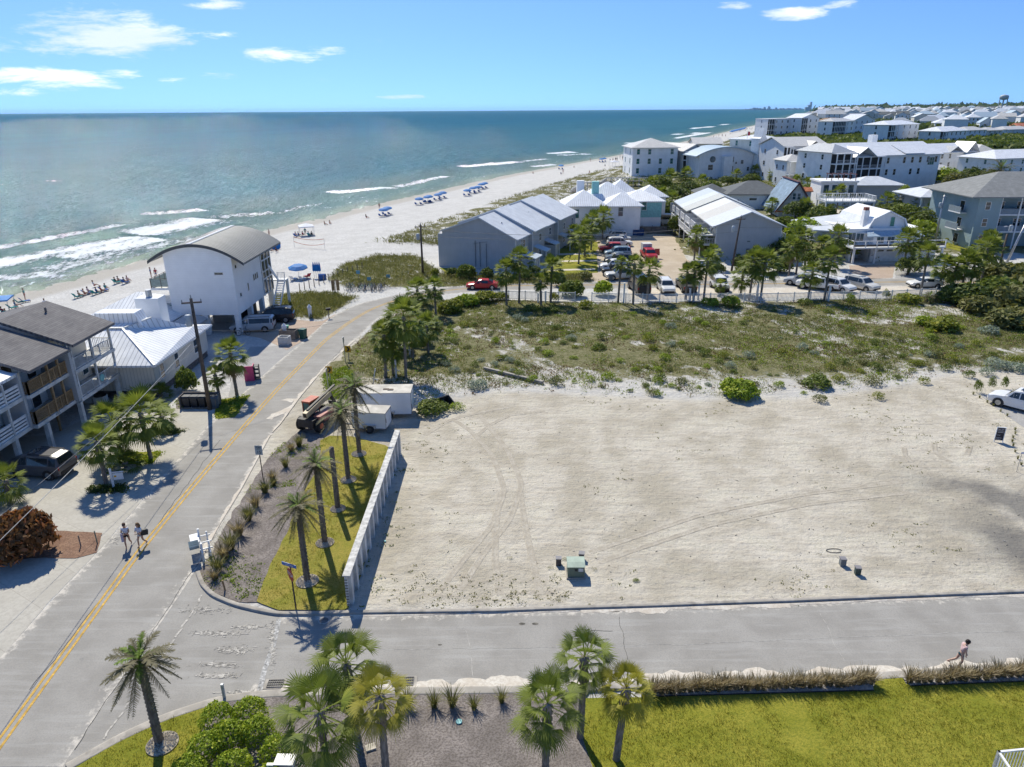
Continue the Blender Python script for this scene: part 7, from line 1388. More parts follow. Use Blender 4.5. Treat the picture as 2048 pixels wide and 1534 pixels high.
# foreground
date_palm((320,1488),1315,1.75,'large date palm in a stone ring at the lower left corner',nf=32,tr=.17)
date_palm((615,1163),1008,1.75,'date palm right behind the stop sign',tr=.16);date_palm((650,1086),925,1.75,'second date palm from the road junction on the corner lawn',tr=.15);date_palm((676,1018),893,1,'black bare trunk without a crown on the corner lawn',crown=False,name='palm_trunk',tr=.16);date_palm((697,960),818,2.0,'tall brown date palm in front of the smaller trailer',tr=.17,greenf=6);date_palm((719,908),768,2.1,'farthest tall date palm of the corner lawn, in front of the large trailer',tr=.17,greenf=6)
for a in(((660,1575),1418,1.35,'palm','large drooping cabbage palm left of the round valve cover'),((716,1482),1322,1.15,'palm','cabbage palm overlapping the side road edge, behind the yellow one'),((776,1590),1390,.95,'palmy','small yellowing cabbage palm in the front mulch bed'),((1090,1560),1405,1.15,'palm','drooping cabbage palm at the left end of the front lawn'),((1160,1478),1312,.95,'palm','taller cabbage palm just behind the drooping one by the lawn'),((1232,1522),1366,.92,'palmy','cabbage palm standing on the front lawn edge, right of its two neighbours')):
    palm(a[0],a[1],a[2],a[3],a[4],'cabbage palms in the foreground bed',nf=32,nl=24,tr=.15,wid=.62)
tuft(1,1,.01)if False else None
# left properties
for a in(((213,968),882,1.25,'cabbage palm beside the white hanging sign'),((245,915),838,1.35,'cabbage palm between two others in front of the townhouse'),((302,918),822,1.7,'broad cabbage palm in the driveway island'),((474,790),704,1.35,'shaggy cabbage palm right of the utility pole'),((440,800),748,.8,'small cabbage palm at the foot of the utility pole'),((330,862),830,1.0,'short cabbage palm behind the broad one, its dead fronds hanging')):
    palm(a[0],a[1],a[2],'palm',a[3],'cabbage palms by the driveways',nf=38,nl=18,dead=a[0][0]in(330,474))
palm((22,1010),960,1.1,'palm','cabbage palm cut by the left edge','cabbage palms by the driveways');
for(x,y,lab)in((285,790,'low fan palm at the corner of the cream cottage'),(322,797,'low fan palm right of its twin by the cottage'),(252,935,'low dark fan palm in the driveway island')):palm((x,y),y-12,1.1,'date' if x<300 and y<795 else 'palm',lab,'low fan palms',nf=26,h=.45,low=-.1)
# cluster at the bend
for a in(((772,757),668,1.35,'leftmost palm of the cluster at the bend'),((787,752),690,1.2,'second palm of the bend cluster, crown behind the first'),((812,757),632,1.75,'tallest palm of the bend cluster'),((826,720),665,1.2,'shorter palm right of the tallest in the bend cluster'),((857,708),650,1.4,'rightmost palm of the bend cluster'),((843,690),668,1.1,'small palm at the back of the bend cluster'),((800,700),655,1.1,'half hidden palm in the middle of the bend cluster'),((837,612),578,1.55,'broad palm at the head of the road bend'),((872,632),573,1.25,'slimmer palm right of the broad one at the road bend')):
    palm(a[0],a[1],a[2],'palm',a[3],'palms at the road bend',nf=42,nl=14,wid=1.3)
# fence line palms, left to right
FP=[(1013,612,537,1.5),(1038,608,517,1.55),(1082,612,560,1.0),(1101,606,532,1.45),(1236,606,523,.85),(1266,610,525,1.15),(1294,600,537,1.55),(1371,599,543,1.15),(1387,602,540,1.25),(1407,600,520,1.45),(1440,590,568,.8),(1481,590,548,1.45),(1498,602,520,1.55),(1520,604,524,1.8),(1616,598,543,1.45),(1648,604,515,1.45),(1840,592,505,1.5),(1878,576,528,1.5),(1902,580,534,1.6),(1921,584,522,1.6),(1937,584,530,1.3),(1960,573,495,1.9)]
ORD=['first','second','third','fourth','fifth','sixth','seventh','eighth','ninth','tenth','eleventh','twelfth','thirteenth','fourteenth','fifteenth','sixteenth','seventeenth','eighteenth','nineteenth','twentieth','twenty-first','twenty-second']
for k,(x,y,c_,R)in enumerate(FP):palm((x,y),c_,R,'palm','%s palm from the left along the white picket fence'%ORD[k],'palms along the picket fence',nf=40,nl=12,tr=.15,wid=1.5)
MP=[((1157,528),472,1.6,'palm on the lawn by the parked cars, nearest the road'),((1169,515),458,1.7,'middle palm of the lawn beside the parked cars'),((1182,500),442,1.7,'farthest palm of the lawn beside the parked cars'),((1205,480),432,1.9,'palm in front of the white hip roof house'),((1148,500),462,1.3,'palm against the far end of the townhouse row'),((1401,512),474,1.5,'shaggy palm before the galleries, its dead skirt long'),((1388,520),470,1.5,'shaggy palm left of its twin by the galleries'),((1577,555),492,1.5,'shaggy palm with a dead skirt right of the gabled block'),((1592,548),472,1.7,'taller palm behind the shaggy one right of the gabled block'),((1425,538),505,1.3,'palm at the corner of the grey gabled block'),((1508,545),512,1.4,'palm against the wall of the grey gabled block'),((1668,535),470,1.6,'shaggy palm left of the gambrel house deck'),((1642,520),488,1.6,'palm left of the gambrel house among bushes'),((1806,542),478,1.8,'palm growing before the garage doors'),((1834,541),470,1.7,'palm right of the garage doors'),((1672,426),383,1.7,'slim palm by the pale courtyard'),((1703,392),368,1.6,'shaggy palm in front of the gallery villa'),((1770,428),402,2.0,'palm left of the raised hip roof house'),((1798,432),390,1.9,'palm before the raised hip roof house porch'),((1836,440),408,2.2,'broad palm before the raised hip roof house'),((1875,440),398,2.0,'palm touching the slim utility pole'),((1893,432),393,1.8,'palm left of the blue apartment building'),((1858,452),420,1.8,'low palm behind the palms of the drive'),((1288,452),420,2.0,'palm at the right corner of the white hip roof house'),((1321,412),388,2.2,'palm right of the white hip roof house'),((1343,420),399,2.2,'darker palm above the grey galleries'),((1340,372),356,2.8,'palm below the plain white beachfront house'),((1371,372),348,2.4,'brown palm in front of the narrow beige house'),((1302,385),368,2.4,'palm between the hip roof house and the beachfront house'),((1402,380),364,2.3,'palm below the round window house'),((1476,398),384,1.8,'palm in front of the low grey cottage'),((1508,358),341,1.9,'orange tinged palm left of the tower villa'),((1545,362),346,1.9,'palm before the broad grey white villa'),((1560,360),347,1.8,'second palm before the broad grey white villa'),((1470,368),350,1.8,'dark palm right of the round window house'),((1590,380),362,1.9,'first palm of the thicket behind the blue A-frame'),((1612,384),366,1.9,'second palm of the thicket behind the blue A-frame'),((1632,386),366,1.9,'third palm of the thicket behind the blue A-frame'),((1650,430),398,1.8,'palm right of the rusty dormer'),((1605,440),412,1.8,'palm overlapping the A-frame roof'),((1542,430),408,1.6,'palm at the foot of the A-frame gable'),((1560,425),408,1.5,'second palm at the foot of the A-frame gable'),((1740,385),372,1.8,'palm in front of the largest white villa'),((1725,388),374,1.8,'palm left of the pergola house'),((1975,510),478,1.7,'palm in front of the blue apartment building')]
for(b_,c_,R,lab)in MP:palm(b_,c_,R,'palm',lab,'palms among the houses',nf=36,nl=11,wid=1.7,dead='shaggy' in lab or 'dead' in lab)
date_palm((1983,388),335,4.6,'tall solitary date palm on the skyline at the right',None,nf=34,tr=.3,greenf=8,h=12).location=(at(2002,338,12).x,at(2002,338,12).y,0);date_palm((1856,605),588,1.9,'low yellowing date palm at the right end of the picket fence',None,nf=26,tr=.2,h=.8)
# shrubs with a place of their own: px, py(base), width m, height m, kind, label
SH=[(1475,793,4.1,1.55,'bright','bright green domed shrub alone at the lot edge',2600,.09),(1170,617,2.2,1.1,'yellow','round green bush at the foot of the picket fence',900,.1),(1631,773,3.4,1.1,'mid','loose green brown shrub at the scrub edge',900,.1),(1755,797,1.6,.6,'yellow','small yellow tipped shrub by the pale sand patch',500,.08),(1638,803,1.8,.7,'oak','dull brown green shrub right of the bright dome',500,.08),(1745,768,2.6,.7,'oak','flat brown green shrub below the scrub slope',500,.08),
 (378,782,2.7,2.3,'mid','dark round shrub between the cottage and the utility pole',2400,.09),(45,1116,4.7,2.9,'red','big red leaved hedge shrub at the left edge',4500,.085),(-60,1108,4.2,2.6,'red','second red leaved shrub cut by the left edge',1800,.085),(866,825,3.6,1.1,'mid','sprawling dark shrub right of the large trailer',1200,.09),(915,820,1.8,.7,'bright','green shrub at the edge of the scrub by the black tub',500,.08),
 (900,625,4.0,1.7,'yellow','first yellow green bush of the hedge by the road bend',1300,.12),(935,612,3.8,1.5,'bright','second bush of the hedge by the road bend',1300,.12),(968,604,4.2,1.4,'yellow','third bush of the hedge by the road bend',1200,.12),(1000,600,3.0,1.0,'yellow','low end bush of the hedge by the picket fence',800,.12),(865,660,3.6,1.4,'mid','bush under the slimmer palm at the bend',900,.12),(1108,603,1.8,1.3,'yellow','yellow green bush beside the fourth fence palm',700,.1),(1142,592,4.2,2.2,'mid','big bush in front of the townhouse lawn',1600,.12),(1120,572,3.0,1.9,'dark','dark bush at the corner of the lawn',1000,.12),(1205,590,3.2,1.9,'bright','leafy bush between the fence palms and the cream pickup',1200,.12),
 (935,557,3.8,2.2,'mid','tall bush against the end wall of the townhouse row',1300,.12),(905,552,2.2,1.4,'dark','dark hedge clump left of the tall bush by the end wall',700,.12),(975,556,3.0,1.6,'dark','dark hedge clump right of the tall bush by the end wall',800,.12),(870,552,2.0,1.3,'yellow','yellow green bush beside the left utility pole',600,.12),(1048,560,3.0,1.5,'mid','bush behind the second fence palm',700,.12),(1070,548,2.6,1.4,'dark','dark shrub at the porch of the townhouse row',700,.12),(1172,560,2.6,1.4,'oak','brownish bush by the white lawn table',700,.12),
 (1105,625,2.6,.9,'mid','low bush beneath the fourth fence palm',600,.1),(1065,622,3.0,.9,'mid','low bush beneath the second fence palm',600,.1),(1420,612,3.0,1.1,'bright','bush at the fence right of the tenth palm',700,.11),(1462,612,3.4,1.3,'bright','bush at the fence below the boxy white jeep',800,.11),(1610,610,2.4,.9,'mid','low bush at the fence below the fifteenth palm',500,.11),(1700,606,1.5,1.3,'bright','small upright bush before the raised hatch car',500,.1),(1772,598,1.4,1.4,'yellow','orange tinged upright bush at the fence end',500,.1),(1815,606,4.2,1.3,'yellow','wide yellow green bush near the fence end',900,.12),
 (1880,660,4.6,1.5,'yellow','saw palmetto patch in the right part of the scrub',1000,.13),(1845,650,3.2,1.2,'bright','left clump of the palmetto patch in the right scrub',700,.12),(1975,668,3.0,1.0,'grey','grey green shrub near the right edge of the scrub',600,.1),(1990,735,3.2,.9,'grey','silvery shrub above the right driveway',700,.09),(2030,742,2.6,.8,'grey','silvery shrub at the right edge above the driveway',600,.09),(955,778,2.4,.8,'grey','silvery grey shrub near the timber beam',800,.08),(910,745,1.6,.7,'grey','silvery grey shrub left of the timber beam',500,.08),
 (1930,610,7.0,2.6,'dark','dark thicket under the right fence palms',1900,.15),(1985,600,7,2.8,'mid','tall thicket right of the fence palms',2200,.15),(2035,620,8,3.2,'oak','big oak scrub mass at the right edge of the field',3000,.15),(2030,655,7,2.2,'oak','lower oak scrub at the right edge',2000,.14),(1960,625,6,2.0,'oak','oak scrub in front of the tall thicket',1600,.14),(1900,605,5,1.7,'mid','low thicket behind the low date palm',1200,.14),(1995,560,7,2.6,'oak','thicket in front of the paved side drive',1500,.16),(2060,590,9,4,'oak','tallest oak scrub cut by the right edge',2000,.16)]
for(x,y,w,h,kd,lab,n,ls)in SH:bush(x,y,w,h,kd,lab,None,n,ls)
for k,(x,y)in enumerate(((462,1500),(415,1520),(520,1490),(470,1560),(560,1530),(380,1560),(500,1445),(440,1455))):
    if k<1:
        lob=[];base=at(470,1560)
        for(a,b_)in((462,1500),(415,1525),(520,1490),(470,1560),(560,1530),(385,1570),(505,1450),(440,1462),(540,1590),(460,1640)):q=at(a,b_)-base;lob.append((q.x,q.y,.5,.75,.7,.75))
        V,F,Tn=foliage(15000,lob,.062,5,.8,.62,.5);V[:,2]=np.maximum(V[:,2],.02);o=mobj('shrub',np_mesh('foliage',V,F,LM['bright'],Tn),None,(base.x,base.y,.1));tag(o,'large glossy green shrub mass in the lower left foreground','shrub')
random.seed(12)
for k,(x,y,w,h)in enumerate(((1955,785,1.0,1.3),(1982,780,.9,1.3),(2008,778,.9,1.3))):bush(x,y,w,h,'mid','%s upright green shrub of the three left of the white SUV'%('left','middle','right')[k],'upright shrubs by the right driveway',450,.09)
for k,(x,y)in enumerate(((1946,789),(1959,796),(1974,805),(1986,812),(2001,823),(2014,832),(2030,860),(2030,868),(2026,876),(2024,884),(2026,892),(2030,904),(2035,918),(2042,930))):tuft(x,y,.42,'olive','small planted tuft edging the right driveway, number %d counting toward the camera'%(k+1)if False else 'small planted tuft in the border line of the right driveway','tufts edging the right driveway',n=60)
# trees and bushes among the houses
TB=[(1600,500,9,5.2,'bright'),(1630,470,9,4.6,'dark'),(1590,440,9,4.2,'dark'),(1570,470,6,3.4,'mid'),(1560,520,6,3.5,'dark'),(1640,445,8,3.4,'mid'),(1610,535,5,2.6,'mid'),(1690,520,5,3,'mid'),(1860,470,10,4.5,'dark'),(1840,480,7,3.5,'bright'),(1885,455,8,4,'dark'),(1810,445,9,3.6,'mid'),(1785,440,8,3.4,'dark'),(1815,550,4.5,2.6,'dark'),(1245,446,6,3.6,'mid'),(1225,455,5,2.6,'dark'),(1165,468,5,3,'dark'),(1330,440,7,4,'dark'),(1350,405,9,4,'dark'),(1320,380,10,4,'mid'),(1380,392,9,3.6,'dark'),(1420,385,9,3.4,'mid'),(1500,372,8,3.4,'dark'),(1455,372,7,2.8,'dark'),(1580,392,9,3.4,'yellow'),(1620,396,10,3.6,'mid'),(1660,400,9,3.0,'mid'),(1690,398,9,3.2,'mid'),(1735,395,8,3,'mid'),
      (1890,372,12,5,'bright'),(1915,385,12,5.5,'oak'),(1945,380,13,6,'dark'),(1965,395,11,5,'oak'),(1935,400,12,4.4,'mid'),(2005,385,12,5,'oak'),(1900,398,10,4,'dark'),(1985,372,11,4.5,'dark'),(1960,415,8,3.6,'bright'),(2035,400,9,3.6,'dark'),(1540,490,5,3.2,'mid'),(1480,540,4,2.0,'dark'),(1430,550,4,1.8,'dark'),(1350,470,4,3.6,'dark'),(1292,400,8,3,'mid'),(1510,402,6,2.4,'mid'),(1270,372,8,2.2,'mid'),(1530,388,6,2.4,'mid'),(1700,412,7,3,'dark'),(1655,480,5,3,'mid'),(1560,545,5,2,'mid')]
WHERE=lambda x,y:'under the far villas' if y<376 else('below the villas' if y<420 else('among the middle houses' if y<480 else 'near the back road'))
SZ={'bright':'bright green','dark':'dark evergreen','mid':'mid green','oak':'olive brown','yellow':'yellow green'}
NEAR=[(1305,'the plain white beachfront house'),(1240,'the white hip roof house'),(1430,'the curved roof house'),(1480,'the grey cottage'),(1570,'the blue A-frame'),(1460,'the gabled apartment block'),(1740,'the gambrel house'),(1690,'the gallery villa'),(1870,'the raised hip roof house'),(1960,'the tall date palm'),(1990,'the blue apartment building')]
seen={}
for(x,y,w,h,kd)in TB:
    nn=min(NEAR,key=lambda q:abs(q[0]-x))[1];side='left' if x<min(NEAR,key=lambda q:abs(q[0]-x))[0]else 'right';base='%s %s %s, %s of %s'%(SZ[kd],'tree' if h>3.3 else 'bush',WHERE(x,y),side,nn);seen[base]=seen.get(base,0)+1
    p=at(x,y);T=empty('evergreen_tree' if h>3.3 else 'garden_bush',p,random.uniform(0,6),base+('' if seen[base]==1 else ', %s one'%('farther','lower','smaller','paler')[min(3,seen[base]-2)]),'tree' if h>3.3 else 'bush','trees and bushes among the houses');mobj('crown',bush_mesh(kd,random.randrange(4),1600,.085),T,(0,0,h*.12),0,(w/2.1,w/2.1,h/1.1));MB().mat(wood_m).tube([(0,0,0),(.1,0,h*.3),(.25,.1,h*.55)],[.22,.16,.08],7).build('trunk',None,T)
# small scrub shrubs as individuals in the field
r_=random.Random(8);k=0
PX=[(930,700),(990,690),(1015,655),(1060,668),(1030,700),(1085,690),(1105,678),(1040,640),(1120,660),(955,650),(985,640),(1005,720),(960,720),(1090,708),(905,690),(880,700),(1125,690),(1165,660),(1060,640),(1210,700),(1110,770),(1060,765),(1180,762),(1215,758),(1150,765),(1235,765),(1260,785),(1290,770),(1320,760),(1340,775),(1360,765),(1395,780),(1410,735),(1330,722),(1505,742),(1540,752),(1580,735),(1600,700),(1560,705),(1475,715),(1435,725),(1660,740),(1690,732),(1720,742),(1650,690),(1735,705),(1780,735),(1800,720),(1830,742),(1860,715),(1900,725),(1915,700),(1500,640),(1590,668),(1645,660),(1705,655),(1770,670),(1390,655),(1300,668),(1240,655),(925,655),(900,665),(890,730),(945,745),(1000,750),(1240,728),(1290,735),(1380,705),(1610,770),(1560,775),(1510,775),(1355,640),(1430,632),(1550,625),(1660,625),(1740,628),(1190,640),(1270,632),(1340,800),(985,785),(1115,812),(1680,765),(1950,690),(2000,705),(1960,720),(1870,680)]
SHN={}
PX+=[(r_.uniform(880,2045),r_.uniform(632,796))for _ in range(130)];PX=[q for q in PX if q[1]<790-max(0,(q[0]-1650))*.1-(12 if 900<q[0]<1200 else 0)]
def shl(x,y,kd):
    z_='far third' if y<675 else('middle' if y<728 else 'near edge');k=(z_,kd);SHN[k]=SHN.get(k,0)+1;return '%s %s cushion shrub from the left in the %s of the scrub field'%(ordw(SHN[k]),{'bright':'fresh green','mid':'dull green','yellow':'yellow green','oak':'olive brown','grey':'silver grey'}[kd],z_)
for(x,y)in sorted(PX):
    kd=r_.choice(['bright','mid','mid','yellow','oak','bright','grey']if x<1400 else['mid','yellow','oak','mid','bright','grey']);w=r_.uniform(.7,1.9);bush(x+r_.uniform(-5,5),y+r_.uniform(-3,3),w,w*r_.uniform(.35,.5),kd,shl(x,y,kd),'small %s shrubs of the scrub field'%kd,420,.09)
# ornamental grass clumps
random.seed(2)
row=resample(PXP([(1300,1386),(1420,1382),(1560,1376),(1740,1368)],.1),40)
for k,q in enumerate(row):tuft(0,0,random.uniform(.8,1.08),'straw','%s straw coloured grass clump from the left in the long row'%ordw(k+1),'grass clumps of the long row',world=(q[0]+random.uniform(-.05,.05),q[1]+random.uniform(-.08,.08)),n=120,z=.1)
row=resample(PXP([(1820,1366),(1900,1362),(2060,1350)],.1),19)
for k,q in enumerate(row):tuft(0,0,random.uniform(.8,1.08),'straw','%s straw coloured grass clump from the left in the right hand row'%ordw(k+1),'grass clumps of the right row',world=(q[0]+random.uniform(-.05,.05),q[1]+random.uniform(-.08,.08)),n=120,z=.1)
for k,(x,y,s)in enumerate(((815,1412,.9),(868,1414,.8),(905,1412,.95),(948,1418,.7),(1003,1405,.7))):tuft(x,y,s*1.25,'olive','%s grass clump from the left behind the yellow palm'%ORD[k],'grass clumps of the mulch bed',z=.1)
for k,(x,y,s)in enumerate(((598,893,.95),(583,903,.8),(572,935,.8),(546,962,.85),(531,986,.95),(512,1015,.95),(497,1042,1.0),(478,1072,1.1),(462,1100,1.15),(449,1118,1.0),(436,1142,.9),(430,1160,.7),(548,972,.6))):tuft(x,y,s*1.35,('olive','straw')[k%2],'%s brownish grass clump counting from the machine to the junction'%ORD[k],'grass clumps of the roadside bed',n=150)
bedge=M('bed_edging',(.035,.035,.04),.7,.1);sandbed=gm('pale_mulch',(.40,.37,.34),(.50,.47,.43),(.24,.21,.19),1.2,12,.8)
for pl_,lab in(([(1290,1375),(1742,1357),(1748,1381),(1292,1394)],'a'),([(1806,1356),(2120,1338),(2120,1360),(1822,1372)],'b')):sheet('planting_strip',PXP(pl_,.12),.125,sandbed,.03);strip('bed_edge',np.array(resample(PXP(pl_[2:],.12),20))+np.array([0,-.03]),np.array(resample(PXP(pl_[2:],.12),20))+np.array([0,.03]),.15,bedge,2)
# lawn edge bed, twigs by the wall
for k,(x,y,s,kd)in enumerate(((752,950,.9,'oak'),(762,985,.8,'oak'),(738,1155,1.0,'oak'),(745,1080,.7,'mid'))):bush(x-25,y,s,.9*s,kd,'%s twiggy shrub from the far end along the white wall'%ORD[k],'twiggy shrubs along the white wall',260,.06)
for k,(x,y)in enumerate(((1100,1136),(1130,1120),(1188,1140),(1272,1162),(1020,1118))):bush(x,y,.5,.16,('oak','mid')[k%2],('weed clump left of the green transformer box','weed clump behind the green transformer box','weed clump right of the green transformer box','bright weed tuft alone in the lot','small weed tuft left of the electric boxes')[k],'weed clumps by the electric boxes',260,.11)
for pl_,lab in((PXP([(175,975),(250,968),(252,985),(180,988)]),'a'),(PXP([(230,905),(325,903),(305,928),(240,930)]),'b'),(PXP([(315,855),(372,862),(340,872),(315,868)]),'c'),(PXP([(440,800),(500,790),(470,835),(432,838),(430,815)]),'d'),(PXP([(350,800),(430,780),(432,800),(355,818)]),'e')):
    sheet('planting_bed',pl_,.03,lawn_m if lab in 'bd' else MATS['mulch'],.15);Pd=scatter(pl_,260,seed=ord(lab));cover('bed_groundcover',Pd,'bright' if lab in 'bde' else 'dark',9,.25,.14,.07,{'a':'dark ground cover around the hanging sign','b':'ground cover in the driveway island','c':'ground cover under the short palm','d':'green weeds right of the bin corral','e':'weeds behind the bin corral'}[lab],False,4)
sheet('planting_bed',PXP([(-60,1150),(-60,1070),(110,1062),(205,1066),(195,1105),(150,1118),(60,1116)]),.03,gm('red_mulch',(.22,.13,.09),(.30,.19,.13),(.13,.08,.06),1,10,.8),.1)
for(x,y,h,lab)in((162,1093,.75,'short dark stake beside the red leaved hedge'),(195,1088,.9,'thin green stake at the driveway corner')):T=empty('garden_stake',at(x,y),0,lab,'stake');post(T,h,greyw if x<180 else MATS['box_green'],.05)
# ================================================================ people and beach things
skin_m=M('skin_tan',(.42,.23,.15),.6,.06,3);skin_l=M('skin_fair',(.52,.33,.25),.6,.06,3);hair_b=M('hair_brown',(.09,.04,.02),.7,.2,8);hair_g=M('hair_golden',(.22,.12,.05),.7,.2,8);hair_d=M('hair_dark',(.03,.018,.015),.7,.2,8)
def skinned(name,V,E,R,mat,par,root=0,sub=1):
    me=bpy.data.meshes.new('tmp');me.from_pydata([tuple(v)for v in V],E,[]);o=bpy.data.objects.new('tmp',me);COL.objects.link(o);md=o.modifiers.new('s','SKIN');
    for i,r in enumerate(R):sv=me.skin_vertices[0].data[i];sv.radius=(r,r)if not isinstance(r,tuple)else r
    me.skin_vertices[0].data[root].use_root=True;md.use_smooth_shade=True
    if sub:o.modifiers.new('u','SUBSURF').levels=sub;o.modifiers['u'].render_levels=sub
    dg=bpy.context.evaluated_depsgraph_get();m2=bpy.data.meshes.new_from_object(o.evaluated_get(dg));bpy.data.objects.remove(o);m2.name=name;m2.materials.clear();m2.materials.append(mat);return m2
def limb(a,b_,t):return tuple(x+(y-x)*t for x,y in zip(a,b_))
POSE={
 'stand':dict(pel=(0,0,.93),ch=(0,.0,1.32),nk=(0,.0,1.47),hd=(0,-.02,1.60),shl=(-.19,0,1.40),shr=(.19,0,1.40),ell=(-.27,.03,1.12),elr=(.27,.03,1.12),hal=(-.27,-.06,.87),har=(.27,-.06,.87),hpl=(-.1,0,.9),hpr=(.1,0,.9),knl=(-.11,-.02,.49),knr=(.11,-.02,.49),fol=(-.12,.02,.07),for_=(.12,.02,.07)),
 'walk':dict(pel=(0,0,.92),ch=(0,-.03,1.31),nk=(0,-.04,1.46),hd=(0,-.08,1.59),shl=(-.18,-.03,1.39),shr=(.18,-.03,1.39),ell=(-.22,-.12,1.13),elr=(.22,-.1,1.13),hal=(-.05,-.28,1.16),har=(.06,-.26,1.08),hpl=(-.09,0,.89),hpr=(.09,0,.89),knl=(-.1,-.16,.50),knr=(.1,.06,.47),fol=(-.1,-.16,.07),for_=(.1,.34,.14)),
 'stride':dict(pel=(0,0,.90),ch=(0,-.05,1.30),nk=(0,-.08,1.45),hd=(0,-.17,1.54),shl=(-.18,-.06,1.37),shr=(.18,-.06,1.37),ell=(-.22,-.08,1.09),elr=(.2,-.12,1.1),hal=(-.14,-.16,.84),har=(.12,-.24,.86),hpl=(-.09,0,.87),hpr=(.09,0,.87),knl=(-.1,-.08,.46),knr=(.1,.12,.46),fol=(-.1,.08,.07),for_=(.1,.52,.24)),
 'sit':dict(pel=(0,0,.28),ch=(0,.12,.66),nk=(0,.14,.80),hd=(0,.11,.93),shl=(-.18,.12,.73),shr=(.18,.12,.73),ell=(-.25,0,.5),elr=(.25,0,.5),hal=(-.15,-.25,.42),har=(.15,-.25,.42),hpl=(-.1,0,.26),hpr=(.1,0,.26),knl=(-.12,-.42,.42),knr=(.12,-.42,.42),fol=(-.12,-.78,.08),for_=(.12,-.78,.08))}
PM={}
def person(loc,rz,pose,label,top,bottom,skin=None,hair=None,s=1.0,bag=None,group=None,long_=False,z=None,fingers=False,skirt=False):
    skin=skin or skin_m;hair=hair or hair_b;P=POSE[pose];T=empty('person',loc,rz,label,'person',group,s);k=(pose,skin.name,fingers)
    if k not in PM:
        V=[P['pel'],limb(P['pel'],P['ch'],.5),P['ch'],P['nk'],P['hd'],limb(P['hd'],(P['hd'][0],P['hd'][1],P['hd'][2]+.1),1.0)];E=[(0,1),(1,2),(2,3),(3,4),(4,5)];R=[(.15,.11),(.125,.095),(.145,.10),.055,.088,.075]
        for a,b_,c,d,e in(('shl','ell','hal',2,-1),('shr','elr','har',2,1)):
            n=len(V);V+=[P[a],P[b_],P[c]];E+=[(d,n),(n,n+1),(n+1,n+2)];R+=[.055,.042,.028]
            hd_=Vector(P[c]);dv=(hd_-Vector(P[b_])).normalized();pal=hd_+dv*.07;V.append(tuple(pal));E.append((n+2,n+3));R.append((.035,.018))
        for a,b_,c in(('hpl','knl','fol'),('hpr','knr','for_')):
            n=len(V);V+=[P[a],limb(P[a],P[b_],.4),P[b_],limb(P[b_],P[c],.35),P[c],(P[c][0],P[c][1]-.16,max(.035,P[c][2]-.05))];E+=[(0,n),(n,n+1),(n+1,n+2),(n+2,n+3),(n+3,n+4),(n+4,n+5)];R+=[.085,.078,.052,.055,.035,.032]
        me=skinned('body',V,E,R,skin,None)
        bmx=bmesh.new();bmx.from_mesh(me)
        hc=Vector(P['hd'])+Vector((0,0,.045));r0=bmesh.ops.create_icosphere(bmx,subdivisions=2,radius=1.0,matrix=Matrix.Translation(hc)@Matrix.Diagonal((.077,.098,.118,1)));bmesh.ops.create_cone(bmx,segments=6,radius1=.016,radius2=.006,depth=.05,matrix=Matrix.Translation(hc+Vector((0,-.105,-.015)))@Matrix.Rotation(rad(70),4,'X'))
        for sx in(-1,1):bmesh.ops.create_icosphere(bmx,subdivisions=1,radius=.014,matrix=Matrix.Translation(hc+Vector((sx*.032,-.088,.012))));bmesh.ops.create_icosphere(bmx,subdivisions=1,radius=.02,matrix=Matrix.Translation(hc+Vector((sx*.078,0,-.005)))@Matrix.Diagonal((.5,1,1.4,1)))
        bmesh.ops.create_icosphere(bmx,subdivisions=1,radius=.02,matrix=Matrix.Translation(hc+Vector((0,-.09,-.055)))@Matrix.Diagonal((1.2,.5,.4,1)))
        bmx.to_mesh(me);bmx.free()
        if fingers:
            mb=MB()
            for a,b_,sg in(('ell','hal',-1),('elr','har',1)):
                h=Vector(P[b_]);dv=(h-Vector(P[a])).normalized();sd_=dv.cross(Vector((0,0,1)));sd_=sd_.normalized()if sd_.length>.1 else Vector((1,0,0));nn=dv.cross(sd_);pal=h+dv*.085
                for i,ln in enumerate((.062,.075,.08,.072)):r0_=pal+sd_*(i-1.5)*.019;mb.tube([r0_,r0_+dv*ln*.5-nn*.006,r0_+dv*ln-nn*.024],[.009,.008,.006],6)
                t0=h+dv*.03+sd_*-.03;mb.tube([t0,t0+dv*.03-sd_*.022,t0+dv*.055-sd_*.03-nn*.012],[.011,.009,.007],6)
            m3=mb.mesh('f');bmx=bmesh.new();bmx.from_mesh(me);bmx.from_mesh(m3);bmx.to_mesh(me);bmx.free()
        me.polygons.foreach_set('use_smooth',[True]*len(me.polygons));PM[k]=me
    mobj('body',PM[k],T)
    if top:
        k=(pose,'top',top.name,long_)
        if k not in PM:
            lo=limb(P['pel'],P['ch'],-.05 if long_ else.25);V=[lo,limb(P['pel'],P['ch'],.5),P['ch'],limb(P['ch'],P['nk'],.7)];E=[(0,1),(1,2),(2,3)];R=[(.175,.135),(.155,.122),(.17,.125),.085]
            for a,b_ in(('shl','ell'),('shr','elr')):n=len(V);V+=[P[a],limb(P[a],P[b_],.9 if long_ else.45)];E+=[(2,n),(n,n+1)];R+=[.075,.066]
            PM[k]=skinned('shirt',V,E,R,top,None)
        mobj('shirt',PM[k],T)
    if bottom:
        k=(pose,'bot',bottom.name)
        if k not in PM:
            V=[limb(P['pel'],P['ch'],.22),P['pel']];E=[(0,1)];R=[(.15,.12),(.178,.14)]
            for a,b_ in(('hpl','knl'),('hpr','knr')):n=len(V);V+=[P[a],limb(P[a],P[b_],.45)];E+=[(1,n),(n,n+1)];R+=[.105,.098]
            PM[k]=skinned('shorts',V,E,R,bottom,None,1)
        mobj('shorts',PM[k],T)
    k=(pose,'hair',hair.name,long_)
